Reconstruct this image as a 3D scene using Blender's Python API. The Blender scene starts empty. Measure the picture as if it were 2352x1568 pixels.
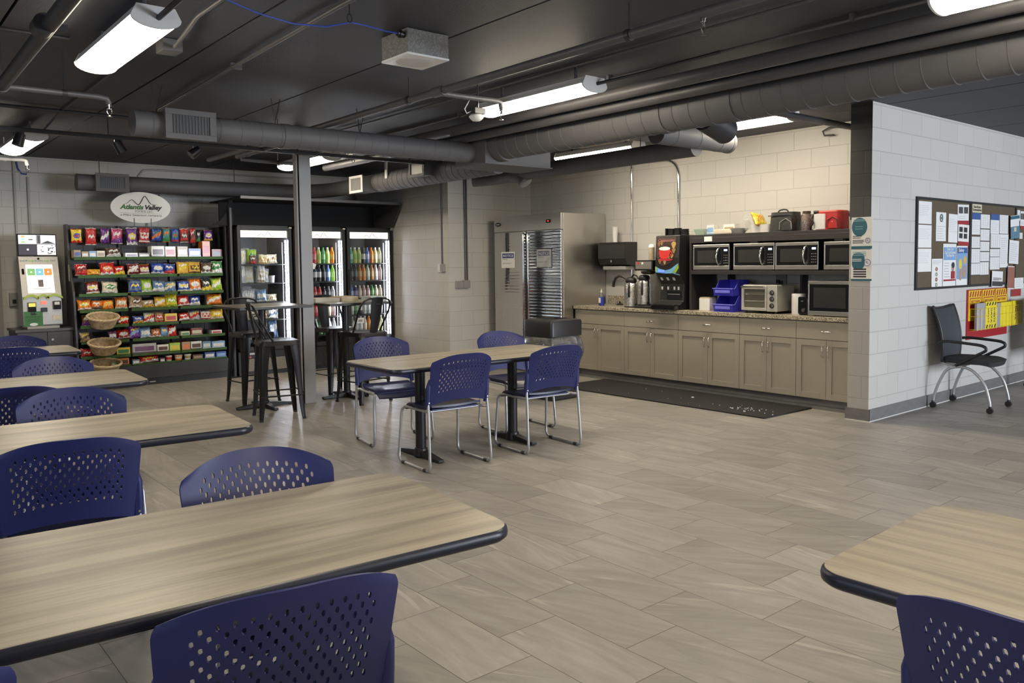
import bpy, bmesh, math, random
from mathutils import Vector, Matrix, Euler
random.seed(7)
SC = bpy.context.scene
COL = SC.collection
PI = math.pi

# ------------------------------------------------------------------ camera, world, exposure
CAM_H = 1.475
yaw, pitch, roll = math.radians(39.65), math.radians(-3.507), math.radians(0.6785)
FPX = 1874.26
fw = Vector((math.sin(yaw)*math.cos(pitch), math.cos(yaw)*math.cos(pitch), math.sin(pitch)))
r0 = Vector((math.cos(yaw), -math.sin(yaw), 0))
d0 = fw.cross(r0)
rt = math.cos(roll)*r0 + math.sin(roll)*d0
dn = -math.sin(roll)*r0 + math.cos(roll)*d0
cd = bpy.data.cameras.new('camera')
cam = bpy.data.objects.new('camera', cd); COL.objects.link(cam)
R3 = Matrix((rt, -dn, -fw)).transposed()
cam.matrix_world = Matrix.Translation((0, 0, CAM_H)) @ R3.to_4x4()
cd.sensor_width = 36.0
cd.lens = FPX/2352*36.0
cd.shift_y = -(784-719.1)/2352
cd.clip_start = 0.05
SC.camera = cam

SC.view_settings.view_transform = 'Standard'
SC.view_settings.look = 'None'
SC.view_settings.gamma = 1.0
SC.view_settings.use_curve_mapping = False
SC.view_settings.exposure = 0.0

W = bpy.data.worlds.new('world'); SC.world = W; W.use_nodes = True
W.node_tree.nodes['Background'].inputs[0].default_value = (0.60, 0.72, 1.0, 1)
W.node_tree.nodes['Background'].inputs[1].default_value = 0.6
SC.cycles.max_bounces = 8
SC.cycles.diffuse_bounces = 4
SC.cycles.glossy_bounces = 4
SC.cycles.transmission_bounces = 6
SC.cycles.transparent_max_bounces = 12
SC.cycles.use_denoising = True
SC.cycles.sample_clamp_indirect = 6.0
SC.cycles.caustics_reflective = False
SC.cycles.caustics_refractive = False

LAMP_STRENGTH = 44.0       # ceiling diffusers
CASE_STRENGTH = 40.0        # cooler light strips
WARM = (1.0, 0.885, 0.69)

def area_lamp(name, loc, rot, sx, sy, power, color):
    ld = bpy.data.lights.new(name, 'AREA'); ld.shape = 'RECTANGLE'; ld.size = sx; ld.size_y = sy
    ld.energy = power; ld.color = color
    lo = bpy.data.objects.new(name, ld); COL.objects.link(lo)
    lo.location = loc; lo.rotation_euler = rot
    return lo
# daylight entering through the two windows behind the camera
area_lamp('daylight_window', (8.6, -5.85, 1.55), (PI/2, 0, 0), 3.8, 1.7, 800, (0.82, 0.90, 1.0))
area_lamp('daylight_window', (-3.85, 1.5, 1.6), (PI/2, 0, -PI/2), 3.8, 1.5, 90, (0.80, 0.88, 1.0))

# ------------------------------------------------------------------ mesh helpers
class MB:
    def __init__(s): s.v = []; s.f = []; s.mi = []; s.cur = 0; s.off = Vector((0, 0, 0))
    def m(s, i): s.cur = i; return s
    def add(s, vs, fs):
        b = len(s.v); s.v += [tuple(Vector(p)) for p in vs]
        for f in fs: s.f.append([b+i for i in f]); s.mi.append(s.cur)
        return s
    def box(s, x0, x1, y0, y1, z0, z1):
        return s.add([(x0,y0,z0),(x1,y0,z0),(x1,y1,z0),(x0,y1,z0),(x0,y0,z1),(x1,y0,z1),(x1,y1,z1),(x0,y1,z1)],
                     [(0,3,2,1),(4,5,6,7),(0,1,5,4),(1,2,6,5),(2,3,7,6),(3,0,4,7)])
    def obox(s, c, size, M):
        hx, hy, hz = size[0]/2, size[1]/2, size[2]/2
        c = Vector(c)
        vs = [c + M @ Vector(p) for p in ((-hx,-hy,-hz),(hx,-hy,-hz),(hx,hy,-hz),(-hx,hy,-hz),(-hx,-hy,hz),(hx,-hy,hz),(hx,hy,hz),(-hx,hy,hz))]
        return s.add(vs, [(0,3,2,1),(4,5,6,7),(0,1,5,4),(1,2,6,5),(2,3,7,6),(3,0,4,7)])
    def hexa(s, lo, hi):       # two quads, four points each
        return s.add(list(lo)+list(hi), [(0,3,2,1),(4,5,6,7),(0,1,5,4),(1,2,6,5),(2,3,7,6),(3,0,4,7)])
    def cyl(s, p0, p1, r0, r1=None, seg=16, caps=True):
        r1 = r0 if r1 is None else r1
        p0 = Vector(p0); p1 = Vector(p1); a = (p1-p0).normalized()
        t = Vector((0,0,1)) if abs(a.z) < .9 else Vector((1,0,0))
        u = a.cross(t).normalized(); w = a.cross(u)
        vs = []
        for p, r in ((p0, r0), (p1, r1)):
            for i in range(seg):
                g = 2*PI*i/seg; vs.append(p + (u*math.cos(g) + w*math.sin(g))*r)
        fs = [(i, (i+1) % seg, seg+(i+1) % seg, seg+i) for i in range(seg)]
        if caps: fs += [tuple(range(seg-1, -1, -1)), tuple(range(seg, 2*seg))]
        return s.add(vs, fs)
    def tube(s, pts, r, seg=8, closed=False, caps=True, rs=None):
        pts = [Vector(p) for p in pts]; n = len(pts); rings = []
        ref = None; vs = []
        for i in range(n):
            if closed: d = (pts[(i+1) % n]-pts[i-1]).normalized()
            else: d = (pts[min(i+1, n-1)]-pts[max(i-1, 0)]).normalized()
            if ref is None:
                t = Vector((0,0,1)) if abs(d.z) < .9 else Vector((1,0,0))
                ref = d.cross(t).normalized()
            ref = (ref - d*ref.dot(d)).normalized(); w = d.cross(ref)
            rr = rs[i] if rs else r
            for k in range(seg):
                g = 2*PI*k/seg; vs.append(pts[i] + (ref*math.cos(g)+w*math.sin(g))*rr)
        fs = []
        for i in range(n if closed else n-1):
            j = (i+1) % n
            for k in range(seg):
                l = (k+1) % seg
                fs.append((i*seg+k, i*seg+l, j*seg+l, j*seg+k))
        if caps and not closed: fs += [tuple(range(seg-1, -1, -1)), tuple((n-1)*seg+k for k in range(seg))]
        return s.add(vs, fs)
    def lathe(s, prof, seg=16, o=(0,0,0), mats=None, sx=1, sy=1):
        o = Vector(o); vs = []; n = len(prof)
        for r, z in prof:
            for k in range(seg):
                g = 2*PI*k/seg; vs.append(o+Vector((r*math.cos(g)*sx, r*math.sin(g)*sy, z)))
        b = len(s.v); s.v += [tuple(p) for p in vs]
        for i in range(n-1):
            for k in range(seg):
                l = (k+1) % seg
                s.f.append([b+i*seg+k, b+i*seg+l, b+(i+1)*seg+l, b+(i+1)*seg+k]); s.mi.append(mats[i] if mats else s.cur)
        if prof[0][0] > 1e-5: s.f.append([b+k for k in range(seg-1, -1, -1)]); s.mi.append(mats[0] if mats else s.cur)
        if prof[-1][0] > 1e-5: s.f.append([b+(n-1)*seg+k for k in range(seg)]); s.mi.append(mats[-1] if mats else s.cur)
        return s
    def prism(s, poly, vec):
        poly = [Vector(p) for p in poly]; v = Vector(vec); n = len(poly)
        return s.add(poly+[p+v for p in poly], [tuple(range(n-1, -1, -1)), tuple(range(n, 2*n))] + [(i, (i+1) % n, n+(i+1) % n, n+i) for i in range(n)])
    def quad(s, a, b, c, d): return s.add([a, b, c, d], [(0,1,2,3)])
    def grid(s, fn, nu, nv, mfn=None):
        b = len(s.v)
        for j in range(nv+1):
            for i in range(nu+1): s.v.append(tuple(fn(i/nu, j/nv)))
        for j in range(nv):
            for i in range(nu):
                a = b+j*(nu+1)+i
                s.f.append([a, a+1, a+nu+2, a+nu+1]); s.mi.append(mfn((i+.5)/nu, (j+.5)/nv) if mfn else s.cur)
        return s
    def build(s, name, mats, parent=None, smooth=None, bevel=0, loc=None, rot=None, solid=0, fix=True):
        me = bpy.data.meshes.new(name)
        me.from_pydata(s.v, [], s.f)
        if not isinstance(mats, (list, tuple)): mats = [mats]
        for q in mats: me.materials.append(q)
        for p, i in zip(me.polygons, s.mi): p.material_index = min(i, len(mats)-1)
        if fix:
            bm = bmesh.new(); bm.from_mesh(me)
            bmesh.ops.recalc_face_normals(bm, faces=bm.faces); bm.to_mesh(me); bm.free()
        if smooth:
            for p in me.polygons: p.use_smooth = True
            me.set_sharp_from_angle(angle=math.radians(smooth))
        me.update()
        o = bpy.data.objects.new(name, me); COL.objects.link(o)
        if parent: o.parent = parent
        if loc: o.location = loc
        if rot: o.rotation_euler = rot
        if solid:
            md = o.modifiers.new('solid', 'SOLIDIFY'); md.thickness = solid; md.offset = 0
            if smooth: md = o.modifiers.new('split', 'EDGE_SPLIT'); md.split_angle = math.radians(smooth); md.use_edge_sharp = False
        if bevel:
            md = o.modifiers.new('bevel', 'BEVEL'); md.width = bevel; md.segments = 2; md.limit_method = 'ANGLE'; md.angle_limit = math.radians(40)
        return o

def tag(o, label, cat, group=None, kind=None):
    o['label'] = label; o['category'] = cat
    if group: o['group'] = group
    if kind: o['kind'] = kind
    return o
def thing(name, label, cat, loc=(0,0,0), rz=0, group=None):
    o = bpy.data.objects.new(name, None); COL.objects.link(o); o.empty_display_size = .1
    o.location = loc; o.rotation_euler = (0, 0, rz)
    return tag(o, label, cat, group)
def struct(o): o['kind'] = 'structure'; return o
def dup(root, loc, rz, label, group=None):
    def rec(src, parent):
        c = src.copy(); COL.objects.link(c)
        if parent: c.parent = parent
        for ch in list(src.children): rec(ch, c)
        return c
    r = rec(root, None); r.location = loc; r.rotation_euler = (0, 0, rz); r['label'] = label
    if group: r['group'] = group
    return r
def rects(w, d, r, n=6):      # rounded rectangle outline
    pts = []
    for cx, cy, a0 in ((w/2-r, d/2-r, 0), (-w/2+r, d/2-r, 90), (-w/2+r, -d/2+r, 180), (w/2-r, -d/2+r, 270)):
        for k in range(n+1):
            a = math.radians(a0+90*k/n); pts.append((cx+r*math.cos(a), cy+r*math.sin(a)))
    return pts
FACE_S = (PI/2, 0, 0)          # lettering that looks towards -Y
FACE_W = (PI/2, 0, -PI/2)      # lettering that looks towards -X
def text(s, size, loc, rot, m, parent=None, name='lettering', align='CENTER', shear=0, bold=0, ext=.0004, spacing=1, width=None):
    cu = bpy.data.curves.new(name, 'FONT'); cu.body = s; cu.size = size; cu.align_x = align; cu.align_y = 'CENTER'
    cu.shear = shear; cu.offset = bold; cu.extrude = ext; cu.space_character = spacing; cu.resolution_u = 3
    t = bpy.data.objects.new(name, cu); COL.objects.link(t)
    bpy.context.view_layer.update()
    me = bpy.data.meshes.new_from_object(t.evaluated_get(bpy.context.evaluated_depsgraph_get()))
    bpy.data.objects.remove(t)
    me.materials.clear(); me.materials.append(m)
    o = bpy.data.objects.new(name, me); COL.objects.link(o)
    if width:
        xs = [v.co.x for v in me.vertices]
        if xs:
            k = width/max(1e-4, max(xs)-min(xs))
            for v in me.vertices: v.co.x *= k
    o.location = loc; o.rotation_euler = rot
    if parent: o.parent = parent
    return o

# ------------------------------------------------------------------ materials
MC = {}
def nodes(name):
    m = bpy.data.materials.new(name); m.use_nodes = True; nt = m.node_tree
    return m, nt, nt.nodes['Principled BSDF']
def mat(name, col, rough=.5, metal=0, var=.08, scale=30, bump=0, spec=.5, emit=None, es=0, alpha=None, trans=0, stretch=None, coat=0, coat_rough=.15):
    """plain surface with a little procedural variation"""
    if name in MC: return MC[name]
    m, nt, b = nodes(name); N = nt.nodes; L = nt.links
    tc = N.new('ShaderNodeTexCoord'); nz = N.new('ShaderNodeTexNoise'); nz.inputs['Scale'].default_value = scale; nz.inputs['Detail'].default_value = 4
    if stretch:
        mp = N.new('ShaderNodeMapping'); mp.inputs['Scale'].default_value = stretch
        L.new(tc.outputs['Object'], mp.inputs[0]); L.new(mp.outputs[0], nz.inputs['Vector'])
    else: L.new(tc.outputs['Object'], nz.inputs['Vector'])
    mx = N.new('ShaderNodeMix'); mx.data_type = 'RGBA'
    c = Vector(col[:3])
    mx.inputs[6].default_value = (*(c*(1-var)), 1); mx.inputs[7].default_value = (*[min(1, q) for q in c*(1+var)], 1)
    L.new(nz.outputs['Fac'], mx.inputs[0]); L.new(mx.outputs[2], b.inputs['Base Color'])
    b.inputs['Roughness'].default_value = rough; b.inputs['Metallic'].default_value = metal
    b.inputs['Specular IOR Level'].default_value = spec
    if coat: b.inputs['Coat Weight'].default_value = coat; b.inputs['Coat Roughness'].default_value = coat_rough
    if emit: b.inputs['Emission Color'].default_value = (*emit, 1); b.inputs['Emission Strength'].default_value = es
    if trans: b.inputs['Transmission Weight'].default_value = trans
    if alpha is not None: b.inputs['Alpha'].default_value = alpha
    if bump:
        bp = N.new('ShaderNodeBump'); bp.inputs['Strength'].default_value = bump; bp.inputs['Distance'].default_value = .01
        L.new(nz.outputs['Fac'], bp.inputs['Height']); L.new(bp.outputs[0], b.inputs['Normal'])
    MC[name] = m
    return m

def glass_mat(name, tint=(1,1,1), fres=1.45, haze=0.0, crinkle=0):
    m, nt, b = nodes(name); N = nt.nodes; L = nt.links
    N.remove(b); out = N['Material Output']
    tr = N.new('ShaderNodeBsdfTransparent'); tr.inputs[0].default_value = (*tint, 1)
    gl = N.new('ShaderNodeBsdfGlossy'); gl.inputs['Roughness'].default_value = .03
    fr = N.new('ShaderNodeFresnel'); fr.inputs[0].default_value = fres
    mx = N.new('ShaderNodeMixShader'); L.new(fr.outputs[0], mx.inputs[0]); L.new(tr.outputs[0], mx.inputs[1]); L.new(gl.outputs[0], mx.inputs[2])
    last = mx
    if crinkle:
        tc = N.new('ShaderNodeTexCoord'); nz = N.new('ShaderNodeTexNoise'); nz.inputs['Scale'].default_value = 14; nz.inputs['Detail'].default_value = 5; nz.inputs['Distortion'].default_value = 1.5; L.new(tc.outputs['Object'], nz.inputs['Vector'])
        bp = N.new('ShaderNodeBump'); bp.inputs['Strength'].default_value = crinkle; bp.inputs['Distance'].default_value = .03; L.new(nz.outputs['Fac'], bp.inputs['Height']); L.new(bp.outputs[0], gl.inputs['Normal']); L.new(bp.outputs[0], fr.inputs['Normal'])
    if haze:
        df = N.new('ShaderNodeBsdfDiffuse'); df.inputs[0].default_value = (.8, .8, .8, 1)
        m2 = N.new('ShaderNodeMixShader'); m2.inputs[0].default_value = haze
        L.new(mx.outputs[0], m2.inputs[1]); L.new(df.outputs[0], m2.inputs[2]); last = m2
    L.new(last.outputs[0], out.inputs['Surface'])
    return m

def block_wall(name, axis, c1, c2, cm):
    """painted concrete block in running bond; axis = world axis the wall runs along"""
    m, nt, b = nodes(name); N = nt.nodes; L = nt.links
    g = N.new('ShaderNodeNewGeometry'); sp = N.new('ShaderNodeSeparateXYZ'); L.new(g.outputs['Position'], sp.inputs[0])
    cb = N.new('ShaderNodeCombineXYZ'); L.new(sp.outputs[axis], cb.inputs[0]); L.new(sp.outputs['Z'], cb.inputs[1])
    br = N.new('ShaderNodeTexBrick'); L.new(cb.outputs[0], br.inputs['Vector'])
    br.inputs['Scale'].default_value = 1; br.inputs['Brick Width'].default_value = .406; br.inputs['Row Height'].default_value = .2035
    br.inputs['Mortar Size'].default_value = .0045; br.inputs['Mortar Smooth'].default_value = .35; br.inputs['Bias'].default_value = 0
    br.inputs['Color1'].default_value = (*c1, 1); br.inputs['Color2'].default_value = (*c2, 1); br.inputs['Mortar'].default_value = (*cm, 1)
    L.new(br.outputs['Color'], b.inputs['Base Color'])
    b.inputs['Roughness'].default_value = .45; b.inputs['Specular IOR Level'].default_value = .4
    nz = N.new('ShaderNodeTexNoise'); nz.inputs['Scale'].default_value = 90; nz.inputs['Detail'].default_value = 5
    L.new(g.outputs['Position'], nz.inputs['Vector'])
    n2 = N.new('ShaderNodeTexNoise'); n2.inputs['Scale'].default_value = 220; L.new(g.outputs['Position'], n2.inputs['Vector'])
    pit = N.new('ShaderNodeValToRGB'); pit.color_ramp.elements[0].position = .28; pit.color_ramp.elements[1].position = .36
    L.new(n2.outputs['Fac'], pit.inputs[0])
    inv = N.new('ShaderNodeMath'); inv.operation = 'MULTIPLY_ADD'; inv.inputs[1].default_value = -1.0; inv.inputs[2].default_value = 1.0
    L.new(br.outputs['Fac'], inv.inputs[0])
    h1 = N.new('ShaderNodeMath'); h1.operation = 'MULTIPLY_ADD'; h1.inputs[1].default_value = .12; L.new(nz.outputs['Fac'], h1.inputs[0]); L.new(inv.outputs[0], h1.inputs[2])
    h2 = N.new('ShaderNodeMath'); h2.operation = 'MULTIPLY_ADD'; h2.inputs[1].default_value = .18; L.new(pit.outputs[0], h2.inputs[0]); L.new(h1.outputs[0], h2.inputs[2])
    bp = N.new('ShaderNodeBump'); bp.inputs['Strength'].default_value = .55; bp.inputs['Distance'].default_value = .006
    L.new(h2.outputs[0], bp.inputs['Height']); L.new(bp.outputs[0], b.inputs['Normal'])
    return m

def floor_mat():
    m, nt, b = nodes('floor_tile'); N = nt.nodes; L = nt.links
    def mth(op, a=None, bb=None, c=None):
        n = N.new('ShaderNodeMath'); n.operation = op
        for i, q in enumerate((a, bb, c)):
            if q is None: continue
            if isinstance(q, (int, float)): n.inputs[i].default_value = q
            else: L.new(q, n.inputs[i])
        return n.outputs[0]
    g = N.new('ShaderNodeNewGeometry'); sp = N.new('ShaderNodeSeparateXYZ'); L.new(g.outputs['Position'], sp.inputs[0])
    TW, TL = .305, .588
    u = mth('DIVIDE', mth('SUBTRACT', sp.outputs['X'], 2.868), TW)
    row = mth('FLOOR', u); fu = mth('SUBTRACT', u, row)
    v = mth('SUBTRACT', mth('DIVIDE', mth('SUBTRACT', sp.outputs['Y'], 2.46), TL), mth('MULTIPLY', row, .3333))
    cl = mth('FLOOR', v); fv = mth('SUBTRACT', v, cl)
    eu = mth('MULTIPLY', mth('MINIMUM', fu, mth('SUBTRACT', 1, fu)), TW)
    ev = mth('MULTIPLY', mth('MINIMUM', fv, mth('SUBTRACT', 1, fv)), TL)
    e = mth('MINIMUM', eu, ev)
    mr = N.new('ShaderNodeMapRange'); mr.interpolation_type = 'SMOOTHSTEP'; mr.inputs['From Min'].default_value = .0010; mr.inputs['From Max'].default_value = .0026
    L.new(e, mr.inputs['Value'])
    cid = N.new('ShaderNodeCombineXYZ'); L.new(row, cid.inputs[0]); L.new(cl, cid.inputs[1])
    wn = N.new('ShaderNodeTexWhiteNoise'); wn.noise_dimensions = '3D'; L.new(cid.outputs[0], wn.inputs['Vector'])
    # veins: stretched noise, direction and offset change from tile to tile
    off = N.new('ShaderNodeVectorMath'); off.operation = 'MULTIPLY_ADD'; L.new(wn.outputs['Color'], off.inputs[0]); off.inputs[1].default_value = (7, 9, 5); L.new(g.outputs['Position'], off.inputs[2])
    rot = N.new('ShaderNodeVectorRotate'); rot.rotation_type = 'Z_AXIS'; L.new(off.outputs[0], rot.inputs['Vector'])
    ang = mth('MULTIPLY_ADD', wn.outputs['Value'], 1.1, -.75); L.new(ang, rot.inputs['Angle'])
    mp = N.new('ShaderNodeMapping'); mp.inputs['Scale'].default_value = (9, 1.6, 1); L.new(rot.outputs[0], mp.inputs[0])
    n1 = N.new('ShaderNodeTexNoise'); n1.inputs['Scale'].default_value = 1.3; n1.inputs['Detail'].default_value = 8; n1.inputs['Roughness'].default_value = .62; n1.inputs['Distortion'].default_value = .7
    L.new(mp.outputs[0], n1.inputs['Vector'])
    r1 = N.new('ShaderNodeValToRGB'); E = r1.color_ramp.elements
    E[0].position = .25; E[0].color = (.232, .213, .193, 1); E[1].position = .75; E[1].color = (.385, .358, .322, 1)
    L.new(n1.outputs['Fac'], r1.inputs[0])
    mp2 = N.new('ShaderNodeMapping'); mp2.inputs['Scale'].default_value = (14, 1.2, 1); L.new(rot.outputs[0], mp2.inputs[0])
    n2 = N.new('ShaderNodeTexNoise'); n2.inputs['Scale'].default_value = 1.0; n2.inputs['Detail'].default_value = 3; n2.inputs['Distortion'].default_value = 1.2; L.new(mp2.outputs[0], n2.inputs['Vector'])
    r2 = N.new('ShaderNodeValToRGB'); r2.color_ramp.elements[0].position = .635; r2.color_ramp.elements[0].color = (0,0,0,1); r2.color_ramp.elements[1].position = .70; r2.color_ramp.elements[1].color = (1,1,1,1)
    L.new(n2.outputs['Fac'], r2.inputs[0])
    mx = N.new('ShaderNodeMix'); mx.data_type = 'RGBA'; L.new(mth('MULTIPLY', r2.outputs[0], .6), mx.inputs[0]); L.new(r1.outputs[0], mx.inputs[6]); mx.inputs[7].default_value = (.48, .447, .395, 1)
    tint = N.new('ShaderNodeMix'); tint.data_type = 'RGBA'; tint.blend_type = 'MULTIPLY'; tint.inputs[0].default_value = 1
    tv = mth('MULTIPLY_ADD', wn.outputs['Value'], .26, .86); cbv = N.new('ShaderNodeCombineColor')
    for i in range(3): L.new(tv, cbv.inputs[i])
    L.new(mx.outputs[2], tint.inputs[6]); L.new(cbv.outputs[0], tint.inputs[7])
    gm = N.new('ShaderNodeMix'); gm.data_type = 'RGBA'; L.new(mr.outputs[0], gm.inputs[0]); gm.inputs[6].default_value = (.10, .085, .072, 1); L.new(tint.outputs[2], gm.inputs[7])
    L.new(gm.outputs[2], b.inputs['Base Color'])
    b.inputs['Roughness'].default_value = .42; b.inputs['Specular IOR Level'].default_value = .45
    n3 = N.new('ShaderNodeTexNoise'); n3.inputs['Scale'].default_value = 60; n3.inputs['Detail'].default_value = 5; L.new(g.outputs['Position'], n3.inputs['Vector'])
    hh = mth('ADD', mth('MULTIPLY', n3.outputs['Fac'], .5), mr.outputs[0])
    bp = N.new('ShaderNodeBump'); bp.inputs['Strength'].default_value = .25; bp.inputs['Distance'].default_value = .004
    L.new(hh, bp.inputs['Height']); L.new(bp.outputs[0], b.inputs['Normal'])
    return m

def ceiling_mat():
    m, nt, b = nodes('ceiling_paint'); N = nt.nodes; L = nt.links
    g = N.new('ShaderNodeNewGeometry'); sp = N.new('ShaderNodeSeparateXYZ'); L.new(g.outputs['Position'], sp.inputs[0])
    n1 = N.new('ShaderNodeTexNoise'); n1.inputs['Scale'].default_value = 1.4; n1.inputs['Detail'].default_value = 6; L.new(g.outputs['Position'], n1.inputs['Vector'])
    r = N.new('ShaderNodeValToRGB'); r.color_ramp.elements[0].position = .3; r.color_ramp.elements[0].color = (.034, .036, .048, 1); r.color_ramp.elements[1].position = .7; r.color_ramp.elements[1].color = (.048, .050, .063, 1)
    L.new(n1.outputs['Fac'], r.inputs[0]); L.new(r.outputs[0], b.inputs['Base Color'])
    b.inputs['Roughness'].default_value = .6
    n2 = N.new('ShaderNodeTexNoise'); n2.inputs['Scale'].default_value = 70; n2.inputs['Detail'].default_value = 6; L.new(g.outputs['Position'], n2.inputs['Vector'])
    bp = N.new('ShaderNodeBump'); bp.inputs['Strength'].default_value = .5; bp.inputs['Distance'].default_value = .004; L.new(n2.outputs['Fac'], bp.inputs['Height']); L.new(bp.outputs[0], b.inputs['Normal'])
    return m

def wood_mat():
    """grey-tan laminate, grain along the object's X"""
    m, nt, b = nodes('table_laminate'); N = nt.nodes; L = nt.links
    tc = N.new('ShaderNodeTexCoord'); oi = N.new('ShaderNodeObjectInfo')
    ad = N.new('ShaderNodeVectorMath'); ad.operation = 'ADD'; L.new(tc.outputs['Object'], ad.inputs[0])
    cx = N.new('ShaderNodeCombineXYZ'); ml = N.new('ShaderNodeMath'); ml.operation = 'MULTIPLY'; ml.inputs[1].default_value = 9; L.new(oi.outputs['Random'], ml.inputs[0]); L.new(ml.outputs[0], cx.inputs[1]); L.new(cx.outputs[0], ad.inputs[1])
    def nz(sc, det, dist=.3):
        mp = N.new('ShaderNodeMapping'); mp.inputs['Scale'].default_value = sc; L.new(ad.outputs[0], mp.inputs[0])
        n = N.new('ShaderNodeTexNoise'); n.inputs['Scale'].default_value = 1; n.inputs['Detail'].default_value = det; n.inputs['Roughness'].default_value = .6; n.inputs['Distortion'].default_value = dist; L.new(mp.outputs[0], n.inputs['Vector']); return n
    a = nz((1.3, 16, 1), 6); c = nz((3.5, 120, 1), 3, .1)
    r = N.new('ShaderNodeValToRGB'); E = r.color_ramp.elements; E[0].position = .33; E[0].color = (.225, .197, .155, 1); E[1].position = .62; E[1].color = (.41, .365, .285, 1)
    L.new(a.outputs['Fac'], r.inputs[0])
    mx = N.new('ShaderNodeMix'); mx.data_type = 'RGBA'; mx.blend_type = 'MULTIPLY'; mx.inputs[0].default_value = .5
    r2 = N.new('ShaderNodeValToRGB'); r2.color_ramp.elements[0].position = .3; r2.color_ramp.elements[0].color = (.72,.70,.66,1); r2.color_ramp.elements[1].position = .7
    L.new(c.outputs['Fac'], r2.inputs[0]); L.new(r.outputs[0], mx.inputs[6]); L.new(r2.outputs[0], mx.inputs[7])
    L.new(mx.outputs[2], b.inputs['Base Color']); b.inputs['Roughness'].default_value = .38
    bp = N.new('ShaderNodeBump'); bp.inputs['Strength'].default_value = .08; bp.inputs['Distance'].default_value = .002; L.new(c.outputs['Fac'], bp.inputs['Height']); L.new(bp.outputs[0], b.inputs['Normal'])
    return m

def speckle_mat(name, cols, scale, rough=.3):
    m, nt, b = nodes(name); N = nt.nodes; L = nt.links
    tc = N.new('ShaderNodeTexCoord')
    v = N.new('ShaderNodeTexVoronoi'); v.inputs['Scale'].default_value = scale; L.new(tc.outputs['Object'], v.inputs['Vector'])
    sp = N.new('ShaderNodeSeparateColor'); L.new(v.outputs['Color'], sp.inputs[0])
    r = N.new('ShaderNodeValToRGB'); r.color_ramp.interpolation = 'CONSTANT'
    E = r.color_ramp.elements
    E[0].position = 0; E[0].color = (*cols[0], 1); E[1].position = 1/len(cols); E[1].color = (*cols[1], 1)
    for i in range(2, len(cols)): e = E.new(i/len(cols)); e.color = (*cols[i], 1)
    L.new(sp.outputs[0], r.inputs[0]); L.new(r.outputs[0], b.inputs['Base Color']); b.inputs['Roughness'].default_value = rough
    return m

def steel_mat(name, col, rough, stretch, wave=0):
    m, nt, b = nodes(name); N = nt.nodes; L = nt.links
    tc = N.new('ShaderNodeTexCoord'); mp = N.new('ShaderNodeMapping'); mp.inputs['Scale'].default_value = stretch; L.new(tc.outputs['Object'], mp.inputs[0])
    n = N.new('ShaderNodeTexNoise'); n.inputs['Scale'].default_value = 1; n.inputs['Detail'].default_value = 4; L.new(mp.outputs[0], n.inputs['Vector'])
    r = N.new('ShaderNodeMapRange'); r.inputs['To Min'].default_value = rough*.75; r.inputs['To Max'].default_value = rough*1.3; L.new(n.outputs['Fac'], r.inputs['Value']); L.new(r.outputs[0], b.inputs['Roughness'])
    b.inputs['Base Color'].default_value = (*col, 1); b.inputs['Metallic'].default_value = 1
    bp = N.new('ShaderNodeBump'); bp.inputs['Strength'].default_value = .02; bp.inputs['Distance'].default_value = .001; L.new(n.outputs['Fac'], bp.inputs['Height'])
    if wave:
        w = N.new('ShaderNodeTexWave'); w.wave_type = 'BANDS'; w.bands_direction = 'Z'; w.inputs['Scale'].default_value = 7.5; w.inputs['Distortion'].default_value = 1.6; w.inputs['Detail'].default_value = 2; w.inputs['Detail Scale'].default_value = .5
        L.new(tc.outputs['Object'], w.inputs['Vector'])
        b2 = N.new('ShaderNodeBump'); b2.inputs['Strength'].default_value = wave; b2.inputs['Distance'].default_value = .0016; L.new(w.outputs['Fac'], b2.inputs['Height']); L.new(bp.outputs[0], b2.inputs['Normal']); bp = b2
    L.new(bp.outputs[0], b.inputs['Normal'])
    return m

def wicker_mat():
    m, nt, b = nodes('wicker'); N = nt.nodes; L = nt.links
    tc = N.new('ShaderNodeTexCoord'); mp = N.new('ShaderNodeMapping'); mp.inputs['Scale'].default_value = (1, 1, 1); L.new(tc.outputs['UV'], mp.inputs[0])
    n = N.new('ShaderNodeTexNoise'); n.inputs['Scale'].default_value = 30; L.new(tc.outputs['Object'], n.inputs['Vector'])
    r = N.new('ShaderNodeValToRGB'); r.color_ramp.elements[0].position = .3; r.color_ramp.elements[0].color = (.36,.25,.14,1); r.color_ramp.elements[1].position = .65; r.color_ramp.elements[1].color = (.60,.46,.28,1)
    L.new(n.outputs['Fac'], r.inputs[0]); L.new(r.outputs[0], b.inputs['Base Color']); b.inputs['Roughness'].default_value = .6
    return m

def emit_mat(name, col, s):
    if name in MC: return MC[name]
    m, nt, b = nodes(name); b.inputs['Base Color'].default_value = (*[min(.8, c) for c in col], 1)
    b.inputs['Emission Color'].default_value = (*col, 1); b.inputs['Emission Strength'].default_value = s
    MC[name] = m; return m

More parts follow.
